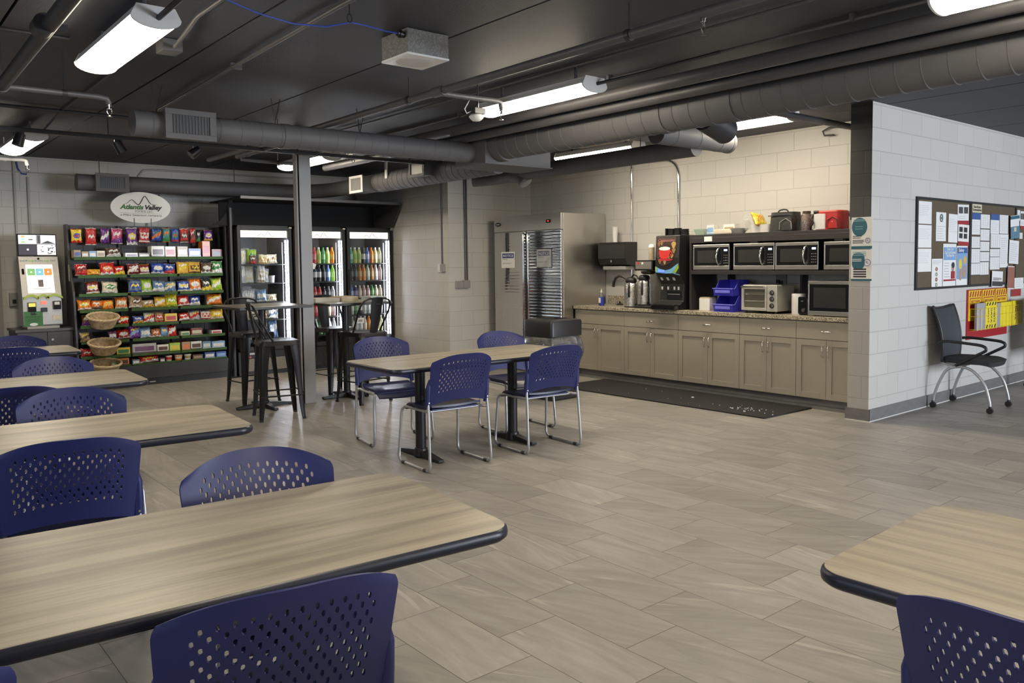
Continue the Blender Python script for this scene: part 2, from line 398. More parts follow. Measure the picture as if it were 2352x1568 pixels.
M_floor = floor_mat(); M_ceil = ceiling_mat(); M_wood = wood_mat(); M_wicker = wicker_mat()
WC = ((.55, .53, .50), (.58, .56, .525), (.47, .455, .43))
M_wallX = block_wall('painted_block_along_x', 'X', *WC)
M_wallY = block_wall('painted_block_along_y', 'Y', *WC)
M_granite = speckle_mat('granite', [(.05,.04,.03),(.42,.36,.26),(.55,.50,.38),(.16,.13,.09),(.62,.56,.44),(.33,.27,.19)], 170)
M_steel = steel_mat('stainless_steel', (.60,.58,.55), .30, (3, 3, 500))
M_steel_door = steel_mat('stainless_door', (.62,.61,.59), .07, (2, 2, 160), wave=1.0)
M_chrome = steel_mat('polished_steel', (.75,.74,.72), .10, (40, 40, 40))
M_leg = mat('satin_silver', (.46,.46,.475), .38, metal=.55, var=.05)
M_galv = None
M_navy = mat('navy_plastic', (.010, .016, .108), .47, var=.06, scale=120, bump=.02, spec=.62)
M_seat = mat('navy_seat_plastic', (.010, .013, .060), .34, var=.06, scale=120, bump=.02, spec=.8)
M_edge = mat('table_edge_vinyl', (.012, .014, .028), .35, var=.1)
M_black = mat('black_powder_coat', (.012, .012, .013), .42, var=.15, scale=80)
M_stool = mat('gunmetal_black', (.022, .021, .023), .38, metal=.5, var=.2, scale=25)
M_blackgloss = mat('black_gloss', (.008, .008, .009), .12, var=.1)
M_blackp = mat('black_plastic', (.016, .015, .016), .38, var=.15)
M_darkwood = mat('dark_laminate', (.028, .024, .024), .4, var=.2, scale=12)
M_duct = mat('grey_duct_paint', (.105, .103, .108), .62, var=.10, scale=6)
M_pipe = mat('dark_pipe_paint', (.085, .082, .088), .45, var=.15, scale=14)
M_pipe_dk = mat('black_pipe_paint', (.03, .029, .032), .45, var=.15, scale=14)
M_conduit = mat('conduit_wall_paint', (.44, .42, .39), .4, var=.05)
M_column = mat('grey_column_paint', (.30, .285, .275), .4, var=.05)
M_white = mat('white_enamel', (.75, .74, .72), .35, var=.03)
M_cab = mat('taupe_cabinet_paint', (.335, .30, .245), .38, var=.03, scale=8)
M_base = mat('slate_base_tile', (.17, .165, .165), .45, var=.25, scale=5, stretch=(3, 3, 8))
M_caulk = mat('white_caulk', (.7, .69, .66), .5)
M_rubber = mat('black_rubber_mat', (.012, .011, .012), .7, var=.3, scale=40, bump=.2)
M_kick = mat('dark_toe_kick', (.045, .043, .045), .5, var=.2)
M_lens = emit_mat('lamp_diffuser', WARM, LAMP_STRENGTH)
M_led = emit_mat('cooler_led_strip', (.86, .88, 1.0), CASE_STRENGTH*3)
M_lightbox = emit_mat('cooler_lightbox', (1.0, .96, .76), 2.0)
M_glass = glass_mat('clear_glass', (.97, .985, .98))
M_plastic_clear = glass_mat('clear_plastic', (.93, .94, .94), 1.5, haze=.12)
M_paper = mat('paper_white', (.78, .77, .75), .7, var=.03)
M_ink = mat('ink_black', (.03, .03, .035), .6)
M_grey_ink = mat('ink_grey', (.30, .30, .31), .7)
PAL = dict(yellow=(.80,.60,.03), gold=(.72,.42,.05), orange=(.75,.19,.015), red=(.55,.018,.014), darkred=(.20,.012,.012), rose=(.48,.03,.05), pink=(.55,.05,.18),
  purple=(.15,.03,.26), plum=(.16,.05,.14), blue=(.025,.075,.40), lightblue=(.24,.42,.70), steelblue=(.12,.23,.42), slate=(.13,.17,.26), teal=(.03,.25,.26), green=(.03,.22,.05),
  lime=(.34,.55,.04), brown=(.10,.045,.022), rust=(.33,.11,.04), tan=(.42,.30,.17), cream=(.70,.62,.44), white=(.78,.77,.74), silver=(.46,.45,.48), black=(.012,.011,.012))
def pc(n, rough=.33): return mat('pack_'+n, PAL[n], rough, var=.14, scale=45, bump=.3, coat=.5)
# ------------------------------------------------------------------ the setting
CZ = 2.87
def wall(name, boxes, m):
    b = MB()
    for q in boxes: b.box(*q)
    return struct(b.build(name, m))
XL, YF, XR, YB = -4.0, -6.0, 14.0, 11.75
struct(MB().box(XL-.2, XR+.2, YF-.2, YB+.2, -.1, 0).build('floor', M_floor))
b = MB()
x = 3.0-1.1*7
while x < XR:
    b.box(x+.008, x+1.092, YF-.15, YB+.15, CZ, CZ+.08); x += 1.1
b.m(1).box(XL-.2, XR+.2, YF-.2, YB+.2, CZ+.05, CZ+.16)
struct(b.build('ceiling', [M_ceil, M_pipe_dk]))
wall('wall_back', [(XL, 6.5, YB, YB+.2, 0, CZ)], M_wallX)
wall('wall_return', [(6.5, 6.7, 9.19, YB+.2, 0, CZ)], M_wallY)
wall('wall_alcove', [(6.7, 8.0, 9.19, 9.39, 0, CZ)], M_wallX)
wall('wall_kitchen', [(8.0, 8.2, 3.786, 9.39, 0, CZ)], M_wallY)
wall('wall_partition', [(7.152, XR, 3.586, 3.786, 0, CZ)], M_wallX)
wall('wall_partition_end', [(7.15, 7.152, 3.586, 3.786, 0, 1.8315)], block_wall('shaded_block', 'Y', (.40, .385, .365), (.42, .405, .385), (.34, .33, .315)))  # lower end face's shade is put into a darker grey than the other walls
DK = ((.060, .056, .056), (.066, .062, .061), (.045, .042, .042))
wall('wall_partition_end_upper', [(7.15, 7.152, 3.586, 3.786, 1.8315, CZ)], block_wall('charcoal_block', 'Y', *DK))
wall('wall_right', [(XR, XR+.2, YF, 3.786, 0, CZ)], M_wallY)
wall('wall_front', [(XL, 6.7, YF-.2, YF, 0, CZ), (10.5, XR, YF-.2, YF, 0, CZ), (6.7, 10.5, YF-.2, YF, 0, .7), (6.7, 10.5, YF-.2, YF, 2.4, CZ)], M_wallX)
wall('wall_left', [(XL-.2, XL, YF, -.4, 0, CZ), (XL-.2, XL, 3.4, YB, 0, CZ), (XL-.2, XL, -.4, 3.4, 0, .85), (XL-.2, XL, -.4, 3.4, 2.35, CZ)], M_wallY)
def window(name, x0, x1, y0, y1, z0, z1, axis):
    b = MB(); t = .05
    if axis == 'x':
        b.box(x0, x1, y0, y1, z0, z0+t).box(x0, x1, y0, y1, z1-t, z1).box(x0, x0+t, y0, y1, z0, z1).box(x1-t, x1, y0, y1, z0, z1)
        xm = (x0+x1)/2; b.box(xm-t/2, xm+t/2, y0, y1, z0, z1)
        g = MB().box(x0+t, x1-t, (y0+y1)/2-.003, (y0+y1)/2+.003, z0+t, z1-t)
    else:
        b.box(x0, x1, y0, y1, z0, z0+t).box(x0, x1, y0, y1, z1-t, z1).box(x0, x1, y0, y0+t, z0, z1).box(x0, x1, y1-t, y1, z0, z1)
        ym = (y0+y1)/2; b.box(x0, x1, ym-t/2, ym+t/2, z0, z1)
        g = MB().box((x0+x1)/2-.003, (x0+x1)/2+.003, y0+t, y1-t, z0+t, z1-t)
    o = struct(b.build(name, M_pipe_dk)); g.build('pane', M_glass, o)
window('window_1', 6.7, 10.5, YF-.14, YF-.06, .7, 2.4, 'x')
window('window_2', XL-.14, XL-.06, -.4, 3.4, .85, 2.35, 'y')
# base tile with a white caulk line, round the visible walls
def base(name, x0, x1, y0, y1, axis, side):
    b = MB(); d = .014*side
    if axis == 'x':
        ya, yb = sorted((y0, y0+d)); b.box(x0, x1, ya, yb, .008, .112); b.m(1).box(x0, x1, *sorted((y0, y0+d*1.25)), 0, .008)
    else:
        xa, xb = sorted((x0, x0+d)); b.box(xa, xb, y0, y1, .008, .112); b.m(1).box(*sorted((x0, x0+d*1.25)), y0, y1, 0, .008)
    return struct(b.build(name, [M_base, M_caulk]))
base('baseboard_partition', 7.14, XR, 3.586, 0, 'x', -1)
base('baseboard_partition_end', 7.15, 0, 3.572, 3.80, 'y', -1)
base('baseboard_return', 6.5, 0, 9.19, YB, 'y', -1)
base('baseboard_alcove', 6.49, 7.98, 9.19, 0, 'x', -1)
base('baseboard_back', XL, 6.5, YB, 0, 'x', -1)
# grey door at the far left of the back wall
o = struct(MB().box(.62, .70, YB-.06, YB-.005, 0, 2.1).box(1.50, 1.575, YB-.06, YB-.005, 0, 2.1).box(.62, 1.575, YB-.06, YB-.005, 2.03, 2.1).m(1).box(.70, 1.50, YB-.045, YB-.008, .01, 2.03).build('door_1', [M_column, mat('grey_door_paint', (.16,.155,.15), .4)], bevel=.003))
# square steel post carrying the beam, set slightly turned from the camera
b = MB().box(3.815, 3.945, 8.085, 8.10, 0, CZ).box(3.815, 3.945, 8.185, 8.20, 0, CZ).box(3.872, 3.888, 8.10, 8.185, 0, CZ)
b.box(3.79, 3.81, 8.11, 8.185, 0, CZ)
col = struct(b.build('column', M_column, bevel=.003))

# ------------------------------------------------------------------ ceiling lights
def arc_profile(w, h, z, n=12):
    return [(-w*math.cos(PI*i/n), z-h*math.sin(PI*i/n)) for i in range(n+1)]
def make_light(label):
    t = thing('ceiling_light', label, 'light')
    L, w = 1.20, .115
    MB().prism([(x, -L/2, z) for x, z in [(-w, .05), (-w*.8, .10), (w*.8, .10), (w, .05), (w*.9, .048), (-w*.9, .048)]], (0, L, 0)).build('housing', M_white, t)
    pr = arc_profile(w, .05, .05)
    b = MB()
    n = len(pr)
    b.add([(x, -L/2, z) for x, z in pr]+[(x, L/2, z) for x, z in pr], [(i, i+1, n+i+1, n+i) for i in range(n-1)])
    b.build('diffuser', M_lens, t, smooth=60, solid=.002)
    for s in (-1, 1):
        cap = [(-w-.006, .05), (-w*.8, .106), (w*.8, .106), (w+.006, .05)] + [(x*1.05, z-.003) for x, z in reversed(pr)][1:-1]
        MB().prism([(x, s*L/2, z) for x, z in cap], (0, s*.012, 0)).build('end_cap', M_white, t)
    for y in (-.42, .42): MB().cyl((0, y, .10), (0, y, CZ-2.66), .012, seg=8).build('hanger', M_pipe, t)
    return t
LIGHTS = [(1.29, 4.90, 'ceiling light hanging over the front left tables beside a small junction box'), (1.49, 9.33, 'ceiling light near the back wall above the self checkout kiosk'),
          (4.15, 4.68, 'ceiling light between sprinkler pipe and large round duct over the middle table'), (4.21, 1.18, 'ceiling light cut by the top edge of the picture, beside twin pipes'),
          (6.86, 4.80, 'ceiling light in the kitchen half hidden behind the large spiral duct'), (4.41, 9.10, 'ceiling light behind the grey column in front of the coolers'),
          (6.72, 6.55, 'ceiling light above the stainless refrigerator, mostly hidden behind ducts'),
          (1.29, .90, 'ceiling light out over the tables nearest the window wall'), (1.29, -3.1, 'ceiling light behind the viewer on the window side'), (4.21, -2.6, 'ceiling light behind the viewer in line with the spiral duct')]
L0 = make_light(LIGHTS[0][2]); L0.location = (LIGHTS[0][0], LIGHTS[0][1], 2.66); L0['group'] = 'wraparound ceiling lights'
for x, y, lab in LIGHTS[1:]: dup(L0, (x, y, 2.75 if x > 6.8 else 2.66), 0, lab)

# ------------------------------------------------------------------ ducts and pipes
def ribbed(b, p0, p1, r, step, ridge=.004, w=.012):
    p0 = Vector(p0); p1 = Vector(p1); d = (p1-p0); L = d.length; d.normalize()
    pts, rs = [p0], [r]; s = step*.6
    while s < L-w:
        for q, rr in ((s-w/2, r), (s-w*.15, r+ridge), (s+w*.15, r+ridge), (s+w/2, r)): pts.append(p0+d*q); rs.append(rr)
        s += step
    pts.append(p1); rs.append(r)
    return b.tube(pts, r, seg=32, rs=rs)
def band(b, p0, p1, r): return b.cyl(p0, p1, r, seg=32)

# the big spiral duct over the walkway
d1 = ribbed(MB(), (5.13, 6.34, 2.64), (5.13, -4.5, 2.64), .148, .155).build('spiral_duct', M_duct, smooth=35)
tag(d1, 'large round spiral duct running the length of the room to the upper right', 'duct')
band(MB(), (5.13, 4.20, 2.64), (5.13, 4.28, 2.64), .156).build('coupling_band', M_duct, d1, smooth=35)
band(MB(), (5.13, 3.55, 2.64), (5.13, 3.62, 2.64), .155).build('coupling_band', M_duct, d1, smooth=35)
band(MB(), (5.13, 6.22, 2.64), (5.13, 6.33, 2.64), .165).build('collar', M_duct, d1, smooth=35)
for y in (5.6, 4.24, 1.6, -1.5): MB().cyl((5.13, y, 2.78), (5.13, y, CZ), .006, seg=8).build('hanger_rod', M_pipe_dk, d1)
MB().cyl((5.23, 3.95, 2.58), (5.50, 3.95, 2.50), .105, seg=28).cyl((5.48, 3.95, 2.506), (5.52, 3.95, 2.494), .095, seg=28).build('branch_stub', M_pipe_dk, d1, smooth=35)
# junction box where the ducts meet
pl = MB().box(4.94, 5.80, 6.34, 6.84, 2.46, 2.76).m(0).build('duct_plenum', M_duct, bevel=.004)
tag(pl, 'square sheet metal box joining the round ducts near the ceiling', 'duct box')
MB().box(4.925, 5.815, 6.325, 6.855, 2.45, 2.462).build('flange', M_duct, pl, bevel=.002)
for x in (5.1, 5.7): MB().cyl((x, 6.6, 2.75), (x, 6.6, CZ), .006, seg=8).build('hanger_rod', M_pipe_dk, pl)
# duct that crosses in front of the column
d2 = ribbed(MB(), (1.80, 6.58, 2.56), (4.945, 6.58, 2.575), .098, .17, .0025, .008).build('round_duct', M_duct, smooth=35)
tag(d2, 'grey round duct crossing the room in front of the column top', 'duct', 'round ducts along the ceiling')
def grille_box(parent, c, sx, sz, face, depth, frame_m, n=12):
    """box with vertical louvres; face 'S' looks to -Y, 'W' looks to -X"""
    x, y, z = c
    if face == 'S':
        MB().box(x-sx/2, x+sx/2, y, y+depth, z-sz/2, z+sz/2).build('register_box', M_duct, parent, bevel=.003)
        t = .03; b = MB()
        b.box(x-sx/2-.012, x+sx/2+.012, y-.012, y, z+sz/2-t, z+sz/2+.012).box(x-sx/2-.012, x+sx/2+.012, y-.012, y, z-sz/2-.012, z-sz/2+t)
        b.box(x-sx/2-.012, x-sx/2+t*1.3, y-.012, y, z-sz/2+t, z+sz/2-t).box(x+sx/2-t*1.3, x+sx/2+.012, y-.012, y, z-sz/2+t, z+sz/2-t)
        g = b.build('register_frame', frame_m, parent, bevel=.002)
        b = MB().m(1).box(x-sx/2+t, x+sx/2-t, y-.002, y+.002, z-sz/2+t, z+sz/2-t).m(0)
        w = sx-2*t*1.3
        for i in range(n): xx = x-w/2+w*(i+.5)/n; b.obox((xx, y-.005, z), (.0042, .005, sz-2*t), Matrix.Rotation(0, 3, 'Z'))
        b.build('louvre', [frame_m, M_blackp], g)
    else:
        MB().box(x, x+depth, y-sx/2, y+sx/2, z-sz/2, z+sz/2).build('register_box', M_duct, parent, bevel=.003)
        t = .022; b = MB()
        b.box(x-.012, x, y-sx/2-.01, y+sx/2+.01, z+sz/2-t, z+sz/2+.01).box(x-.012, x, y-sx/2-.01, y+sx/2+.01, z-sz/2-.01, z-sz/2+t)
        b.box(x-.012, x, y-sx/2-.01, y-sx/2+t*1.2, z-sz/2+t, z+sz/2-t).box(x-.012, x, y+sx/2-t*1.2, y+sx/2+.01, z-sz/2+t, z+sz/2-t)
        g = b.build('register_frame', frame_m, parent, bevel=.002)
        b = MB().m(1).box(x-.002, x+.002, y-sx/2+t, y+sx/2-t, z-sz/2+t, z+sz/2-t).m(0)
        w = sx-2*t*1.2
        for i in range(n): yy = y-w/2+w*(i+.5)/n; b.box(x-.006, x-.002, yy-.0012, yy+.0012, z-sz/2+t, z+sz/2-t)
        b.build('louvre', [frame_m, M_blackp], g)
grille_box(d2, (2.162, 6.44, 2.56), .36, .20, 'S', .14, M_duct)
MB().cyl((1.775, 6.58, 2.56), (1.80, 6.58, 2.56), .101, seg=32).build('end_cap', M_duct, d2, smooth=35)
for x in (1.95, 2.9, 3.7): MB().cyl((x, 6.58, 2.655), (x-.03, 6.58, CZ), .004, seg=6).cyl((x, 6.58, 2.655), (x+.05, 6.58, CZ), .004, seg=6).build('hanger_rod', M_pipe_dk, d2)
band(MB(), (2.95, 6.58, 2.565), (3.02, 6.58, 2.565), .103).build('coupling_band', M_duct, d2, smooth=35)
# duct over the snack rack, bending into the ribbed run
pts = [(2.36, 11.15, 2.53), (4.85, 11.15, 2.535)]
el = [(5.5-.62+.62*math.sin(a), 11.15-.62+.62*math.cos(a), 2.54) for a in [PI/2*k/7 for k in range(8)]]
d3 = MB().tube(pts+el+[(5.5, 10.2, 2.54), (5.5, 9.3, 2.54)], .10, seg=28).build('round_duct', M_duct, smooth=35)
tag(d3, 'dark round duct along the back wall above the snack rack', 'duct', 'round ducts along the ceiling')
grille_box(d3, (2.71, 11.0, 2.53), .36, .20, 'S', .15, M_duct)
MB().cyl((2.335, 11.15, 2.53), (2.36, 11.15, 2.53), .103, seg=28).build('end_cap', M_duct, d3, smooth=35)
for x in (2.6, 4.3): MB().cyl((x, 11.15, 2.62), (x, 11.15, CZ), .005, seg=6).build('hanger_rod', M_pipe_dk, d3)
d4 = ribbed(MB(), (5.5, 9.32, 2.54), (5.5, 6.84, 2.55), .125, .115, .004, .010).build('spiral_duct', M_duct, smooth=35)
tag(d4, 'short spiral duct with two square registers beside the tall coolers', 'duct')
grille_box(d4, (5.25, 9.46, 2.515), .32, .20, 'W', .22, M_white, 16)
grille_box(d4, (5.25, 8.03, 2.58), .30, .17, 'W', .22, M_duct, 0)
MB().box(5.36, 5.372, 8.88, 8.93, 2.55, CZ).build('strap', M_white, d4)
# kitchen ducts
d5 = MB().tube([(6.25, 8.28, 2.53), (6.3, 8.22, 2.53), (6.36, 8.0, 2.53), (6.36, 7.6, 2.54), (6.36, 4.9, 2.555)], .088, seg=28).build('round_duct', M_duct, smooth=35)
tag(d5, 'dark round duct in the kitchen ceiling running above the refrigerator', 'duct', 'round ducts along the ceiling')
MB().tube([(6.36, 7.62, 2.54), (6.36, 7.46, 2.50), (6.37, 7.40, 2.43)], .086, seg=24).build('elbow', M_duct, d5, smooth=35)
for y in (7.0, 5.6): MB().cyl((6.36, y, 2.63), (6.36, y, CZ), .005, seg=6).build('hanger_rod', M_pipe_dk, d5)
d6 = ribbed(MB(), (5.78, 4.9, 2.635), (6.86, 4.9, 2.635), .098, .34, .003, .008).build('round_duct', M_duct, smooth=35)
tag(d6, 'grey capped duct stub pointing at the kitchen wall', 'duct', 'round ducts along the ceiling')
MB().cyl((6.83, 4.9, 2.635), (6.87, 4.9, 2.635), .103, seg=28).build('end_cap', M_duct, d6, smooth=35)
wp = MB().box(5.72, 6.22, 5.62, 6.30, 2.69, 2.715).build('hung_board', mat('bare_plywood', (.23,.16,.10), .6, stretch=(2, 30, 2)), bevel=.002)
tag(wp, 'bare board hung flat under the ceiling behind the spiral duct', 'board')
for x, y in ((5.76, 5.68), (6.18, 5.68), (5.76, 6.24), (6.18, 6.24)): MB().cyl((x, y, 2.71), (x, y, CZ), .004, seg=6).build('hanger_rod', M_pipe_dk, wp)

def pipe(name, label, cat, pts, r, m, seg=12, group=None):
    o = MB().tube(pts, r, seg=seg).build(name, m, smooth=40); tag(o, label, cat, group); return o
def clips(o, ps, r, axis='y', m=None):
    for p in ps:
        x, y, z = p; b = MB()
        if axis == 'y': b.cyl((x, y-.015, z), (x, y+.015, z), r*1.25, seg=12)
        else: b.cyl((x-.015, y, z), (x+.015, y, z), r*1.25, seg=12)
        b.cyl((x, y, z+r), (x, y, CZ), .005, seg=6)
        b.build('pipe_hanger', m or M_pipe_dk, o, smooth=40)
RUN = 'pipes running along the ceiling'
p = pipe('sprinkler_pipe', 'grey sprinkler main passing above the galvanized speaker box side', 'pipe', [(3.375, 9.5, 2.70), (3.375, 4.95, 2.70), (3.375, -4, 2.70)], .027, M_pipe, group=RUN)
clips(p, [(3.375, 8.3, 2.70), (3.375, 5.25, 2.70), (3.375, 3.05, 2.70), (3.375, .6, 2.7)], .027)
MB().tube([(3.375, 4.86, 2.69), (3.6, 4.86, 2.69), (3.90, 4.86, 2.695), (3.94, 4.86, 2.685), (3.95, 4.86, 2.64)], .02, seg=12).build('branch_pipe', M_pipe, p, smooth=40)
MB().cyl((3.375, 4.92, 2.70), (3.375, 4.79, 2.70), .036, seg=14).build('tee_fitting', M_pipe, p, smooth=40)
def sprinkler(loc, label):
    t = thing('fire_sprinkler', label, 'sprinkler', loc, 0, 'fire sprinklers')
    MB().cyl((0,0,0), (0,0,.035), .011, seg=10).cyl((0,0,.02), (0,0,.035), .017, seg=10).build('body', M_chrome, t, smooth=40)
    MB().tube([(-.012,0,.005),(-.014,0,-.02),(0,0,-.045),(.014,0,-.02),(.012,0,.005)], .0035, seg=6).build('frame_arms', M_chrome, t, smooth=40)
    MB().cyl((0,0,-.045), (0,0,-.049), .018, seg=14).build('deflector', M_chrome, t)
    return t
S0 = sprinkler((3.95, 4.86, 2.605), 'small sprinkler head below the branch pipe in front of a lit ceiling light')
dup(S0, (3.375, 2.56, 2.638), 0, 'small sprinkler head under the grey main pipe near the top edge')
dup(S0, (1.47, 5.97, 2.535), 0, 'small sprinkler head at the end of the pipe below the front left light')
dup(S0, (1.655, 10.15, 2.55), 0, 'small sprinkler head on the white pipe elbow near the back wall')
mo = thing('motion_sensor', 'white domed sensor on a dark box below the sprinkler branch', 'sensor', (3.80, 4.98, 2.60))
MB().box(-.05, .05, -.05, .05, 0, .045).build('junction_box', M_pipe_dk, mo, bevel=.003)
MB().lathe([(.0, -.052), (.03, -.047), (.05, -.03), (.058, -.015), (.045, 0)], 20).build('dome', M_white, mo, smooth=50)
MB().tube([(-.05, 0, .02), (-.09, 0, .0), (-.11, .0, .03), (-.10, -.05, .09), (-.08, -.10, .09)], .004, seg=6).build('wire', M_white, mo)
MB().cyl((0, -.02, .04), (0, -.02, CZ-2.60), .006, seg=6).build('stem', M_pipe_dk, mo)
o = pipe('conduit', 'thin dark conduit on the ceiling beside the sprinkler main', 'conduit', [(4.04, 9, 2.845), (4.04, -4, 2.845)], .010, M_pipe, 8, RUN)
o = pipe('conduit', 'thin dark conduit pair lying between ceiling light and twin pipes', 'conduit', [(4.54, 9.5, 2.84), (4.54, -4, 2.84)], .010, M_pipe, 8, RUN)
for y in (6.2, 4.3, 2.4): MB().box(4.515, 4.565, y-.012, y+.012, 2.83, CZ).build('strap', M_pipe, o)
o = pipe('ceiling_pipe', 'upper one of the twin painted pipes beside the spiral duct', 'pipe', [(4.66, 9.5, 2.755), (4.66, -4, 2.755)], .046, M_pipe, 16, RUN)
o = pipe('ceiling_pipe', 'lower one of the twin painted pipes, right against the spiral duct', 'pipe', [(4.84, 9.5, 2.705), (4.84, -4, 2.705)], .044, M_pipe, 16, RUN)
o = pipe('ceiling_pipe', 'dark pipe with a coupling in the top left corner', 'pipe', [(.85, 6.0, 2.60), (.80, 3.0, 2.60), (.80, -3, 2.60)], .036, M_pipe_dk, 16, RUN)
MB().cyl((.803, 4.42, 2.60), (.80, 4.30, 2.60), .048, seg=16).box(.84, .90, 4.33, 4.39, 2.585, 2.615).build('coupling', M_pipe_dk, o, smooth=40)
clips(o, [(.80, 3.6, 2.60), (.845, 5.9, 2.60)], .036)
o = pipe('sprinkler_pipe', 'slim branch pipe with elbow below the front left ceiling light', 'pipe', [(.86, 5.93, 2.60), (1.40, 5.95, 2.605), (1.455, 5.96, 2.60), (1.47, 5.97, 2.57)], .019, M_pipe, 12, RUN)
clips(o, [(1.2, 5.945, 2.603)], .019, 'x')
o = pipe('conduit', 'short dark conduit ending beside the front left ceiling light', 'conduit', [(-.6, 5.5, 2.845), (1.15, 5.5, 2.845)], .012, M_pipe_dk, 8, RUN)
o = pipe('conduit', 'black conduit crossing the ceiling toward the near register box', 'conduit', [(-1, 8.02, 2.84), (3.2, 8.02, 2.84)], .016, M_pipe_dk, 8, RUN)
tr = MB().box(-1.2, 5.2, 7.78, 7.815, 2.60, 2.635).build('light_track', M_pipe_dk, bevel=.003); tag(tr, 'long black lighting track crossing in front of the column', 'track')
for x in (.1, 1.9, 3.4, 5.0): MB().cyl((x, 7.797, 2.635), (x, 7.797, CZ), .006, seg=6).build('hanger_rod', M_pipe_dk, tr)
def spot(x, tilt, lab):
    t = thing('track_spotlight', lab, 'spotlight', (x, 7.797, 2.60), 0, 'black spotlights on the track')
    MB().box(-.03, .03, -.015, .015, -.02, 0).cyl((0,0,-.02), (0,0,-.05), .008, seg=8).build('bracket', M_blackp, t)
    M = Matrix.Rotation(tilt, 3, 'Y'); a = M @ Vector((0, 0, -.12))
    MB().cyl(Vector((0,0,-.045))-a*.25, Vector((0,0,-.045))+a*.6, .038, .045, seg=18).build('head', M_blackp, t, smooth=40)
    return t
spot(1.23, .3, 'black spotlight nearest the kiosk end of the track'); spot(1.98, -.5, 'black spotlight under the near register box'); spot(2.66, .9, 'black tilted spotlight left of the grey column')
# conduits that feed the front left light
o = pipe('conduit', 'painted conduit bending down to a small junction box', 'conduit', [(1.60, -2, 2.845), (1.60, 4.6, 2.845), (1.62, 4.8, 2.83), (1.665, 5.2, 2.815)], .012, M_pipe, 10, RUN)
jb = MB().box(1.60, 1.72, 5.22, 5.36, 2.795, CZ-.002).build('junction_box', M_pipe, bevel=.004); tag(jb, 'small square junction box on the ceiling beside the front left light', 'junction box')
o = pipe('conduit', 'long painted conduit with straps reaching the near register box', 'conduit', [(2.10, -2, 2.845), (2.13, 4.0, 2.845), (2.23, 7.5, 2.835)], .013, M_pipe, 10, RUN)
for y in (3.7, 5.6): MB().box(2.105+(y-3.7)*.03, 2.18+(y-3.7)*.03, y-.012, y+.012, 2.828, CZ).build('strap', M_pipe, o)
o = pipe('conduit', 'thin dark conduit feeding the far left ceiling light', 'conduit', [(1.56, 5.6, 2.85), (1.60, 8.2, 2.85), (1.58, 8.45, 2.80), (1.55, 8.72, 2.745)], .009, M_pipe_dk, 8, RUN)
o = pipe('conduit', 'dark conduit joining the end plate of the front left light', 'conduit', [(1.30, 4.29, 2.71), (1.33, 4.0, 2.75), (1.36, 3.7, 2.845), (1.36, -2, 2.845)], .014, M_pipe_dk, 8, RUN)
o = pipe('conduit', 'dark conduit joining the end plate of the light above the middle table', 'conduit', [(4.17, 4.07, 2.72), (4.24, 3.95, 2.74), (4.36, 3.75, 2.775), (4.47, 3.5, 2.815), (4.53, 3.3, 2.838)], .012, M_pipe_dk, 8, RUN)
# short fittings near the column
o = pipe('ceiling_pipe', 'short open ended pipe left of the grey column', 'pipe', [(3.30, 8.45, 2.62), (3.33, 7.4, 2.63)], .025, M_pipe, 12, RUN); clips(o, [(3.315, 8.2, 2.62), (3.33, 7.5, 2.63)], .025)
o = pipe('sprinkler_pipe', 'slim branch pipe ending at the light behind the column', 'pipe', [(3.36, 8.5, 2.60), (3.97, 8.55, 2.60)], .019, M_pipe, 12, RUN); clips(o, [(3.78, 8.535, 2.60)], .019, 'x')
for x, y in ((4.117, 7.6), (4.311, 7.82)):
    r = MB(); r.tube([(x+.016*math.cos(a), y, 2.595+.036*math.sin(a)) for a in [2*PI*k/16 for k in range(16)]], .004, seg=6, closed=True); r.cyl((x, y, 2.63), (x, y, CZ), .003, seg=6)
    tag(r.build('hanging_ring', M_chrome), 'metal ring hanging from the ceiling near the column, %s' % ('the one closer to the column' if x < 4.2 else 'the one closer to the coolers'), 'ring')
o = pipe('kitchen_pipe', 'dark pipe crossing the kitchen ceiling to the wall edge', 'pipe', [(5.85, 4.04, 2.75), (8.0, 4.04, 2.75)], .030, M_pipe_dk, 14, RUN); clips(o, [(6.0, 4.04, 2.75)], .03, 'x')
o = pipe('conduit', 'thin conduit hook high on the kitchen wall', 'conduit', [(7.96, 4.0, 2.83), (7.96, 4.45, 2.83), (7.96, 4.52, 2.80), (7.96, 4.50, 2.755), (7.96, 4.40, 2.75)], .010, M_pipe, 8)
# speaker box and its blue cable
gv = thing('ceiling_speaker', 'galvanized metal speaker box with round white grille on the ceiling', 'speaker', (2.813, 4.298, 2.715))
M_galv = speckle_mat('galvanized_sheet', [(.17,.165,.155),(.20,.195,.185),(.15,.145,.14),(.185,.18,.17),(.24,.23,.215)], 110, .45)
MB().box(-.147, .147, -.147, .147, .012, CZ-2.717).build('metal_can', M_galv, gv, bevel=.002)
MB().box(-.15, .15, -.15, .15, 0, .013).build('face_plate', M_white, gv, bevel=.002)
MB().lathe([(.0, -.006), (.105, -.006), (.117, -.003), (.121, 0)], 36).build('grille', mat('speaker_mesh', (.62,.60,.57), .6, bump=.4, scale=400), gv, smooth=50)
MB().cyl((-.147, -.11, .115), (-.195, -.11, .12), .018, seg=12).cyl((-.17, -.11, .117), (-.18, -.11, .118), .024, seg=12).build('cable_gland', M_blackp, gv, smooth=40)
bl = [(1.1, 3.9, 2.86), (1.47, 3.96, 2.77), (1.70, 4.03, 2.745), (1.90, 4.06, 2.735), (2.08, 4.04, 2.745), (2.20, 3.98, 2.775), (2.32, 4.0, 2.78), (2.48, 4.09, 2.80), (2.62, 4.185, 2.833)]
tag(MB().tube(bl, .0045, seg=8).build('blue_cable', mat('blue_cable_jacket', (.03,.07,.42), .4), smooth=60), 'thin blue cable sagging to the galvanized speaker box', 'cable')
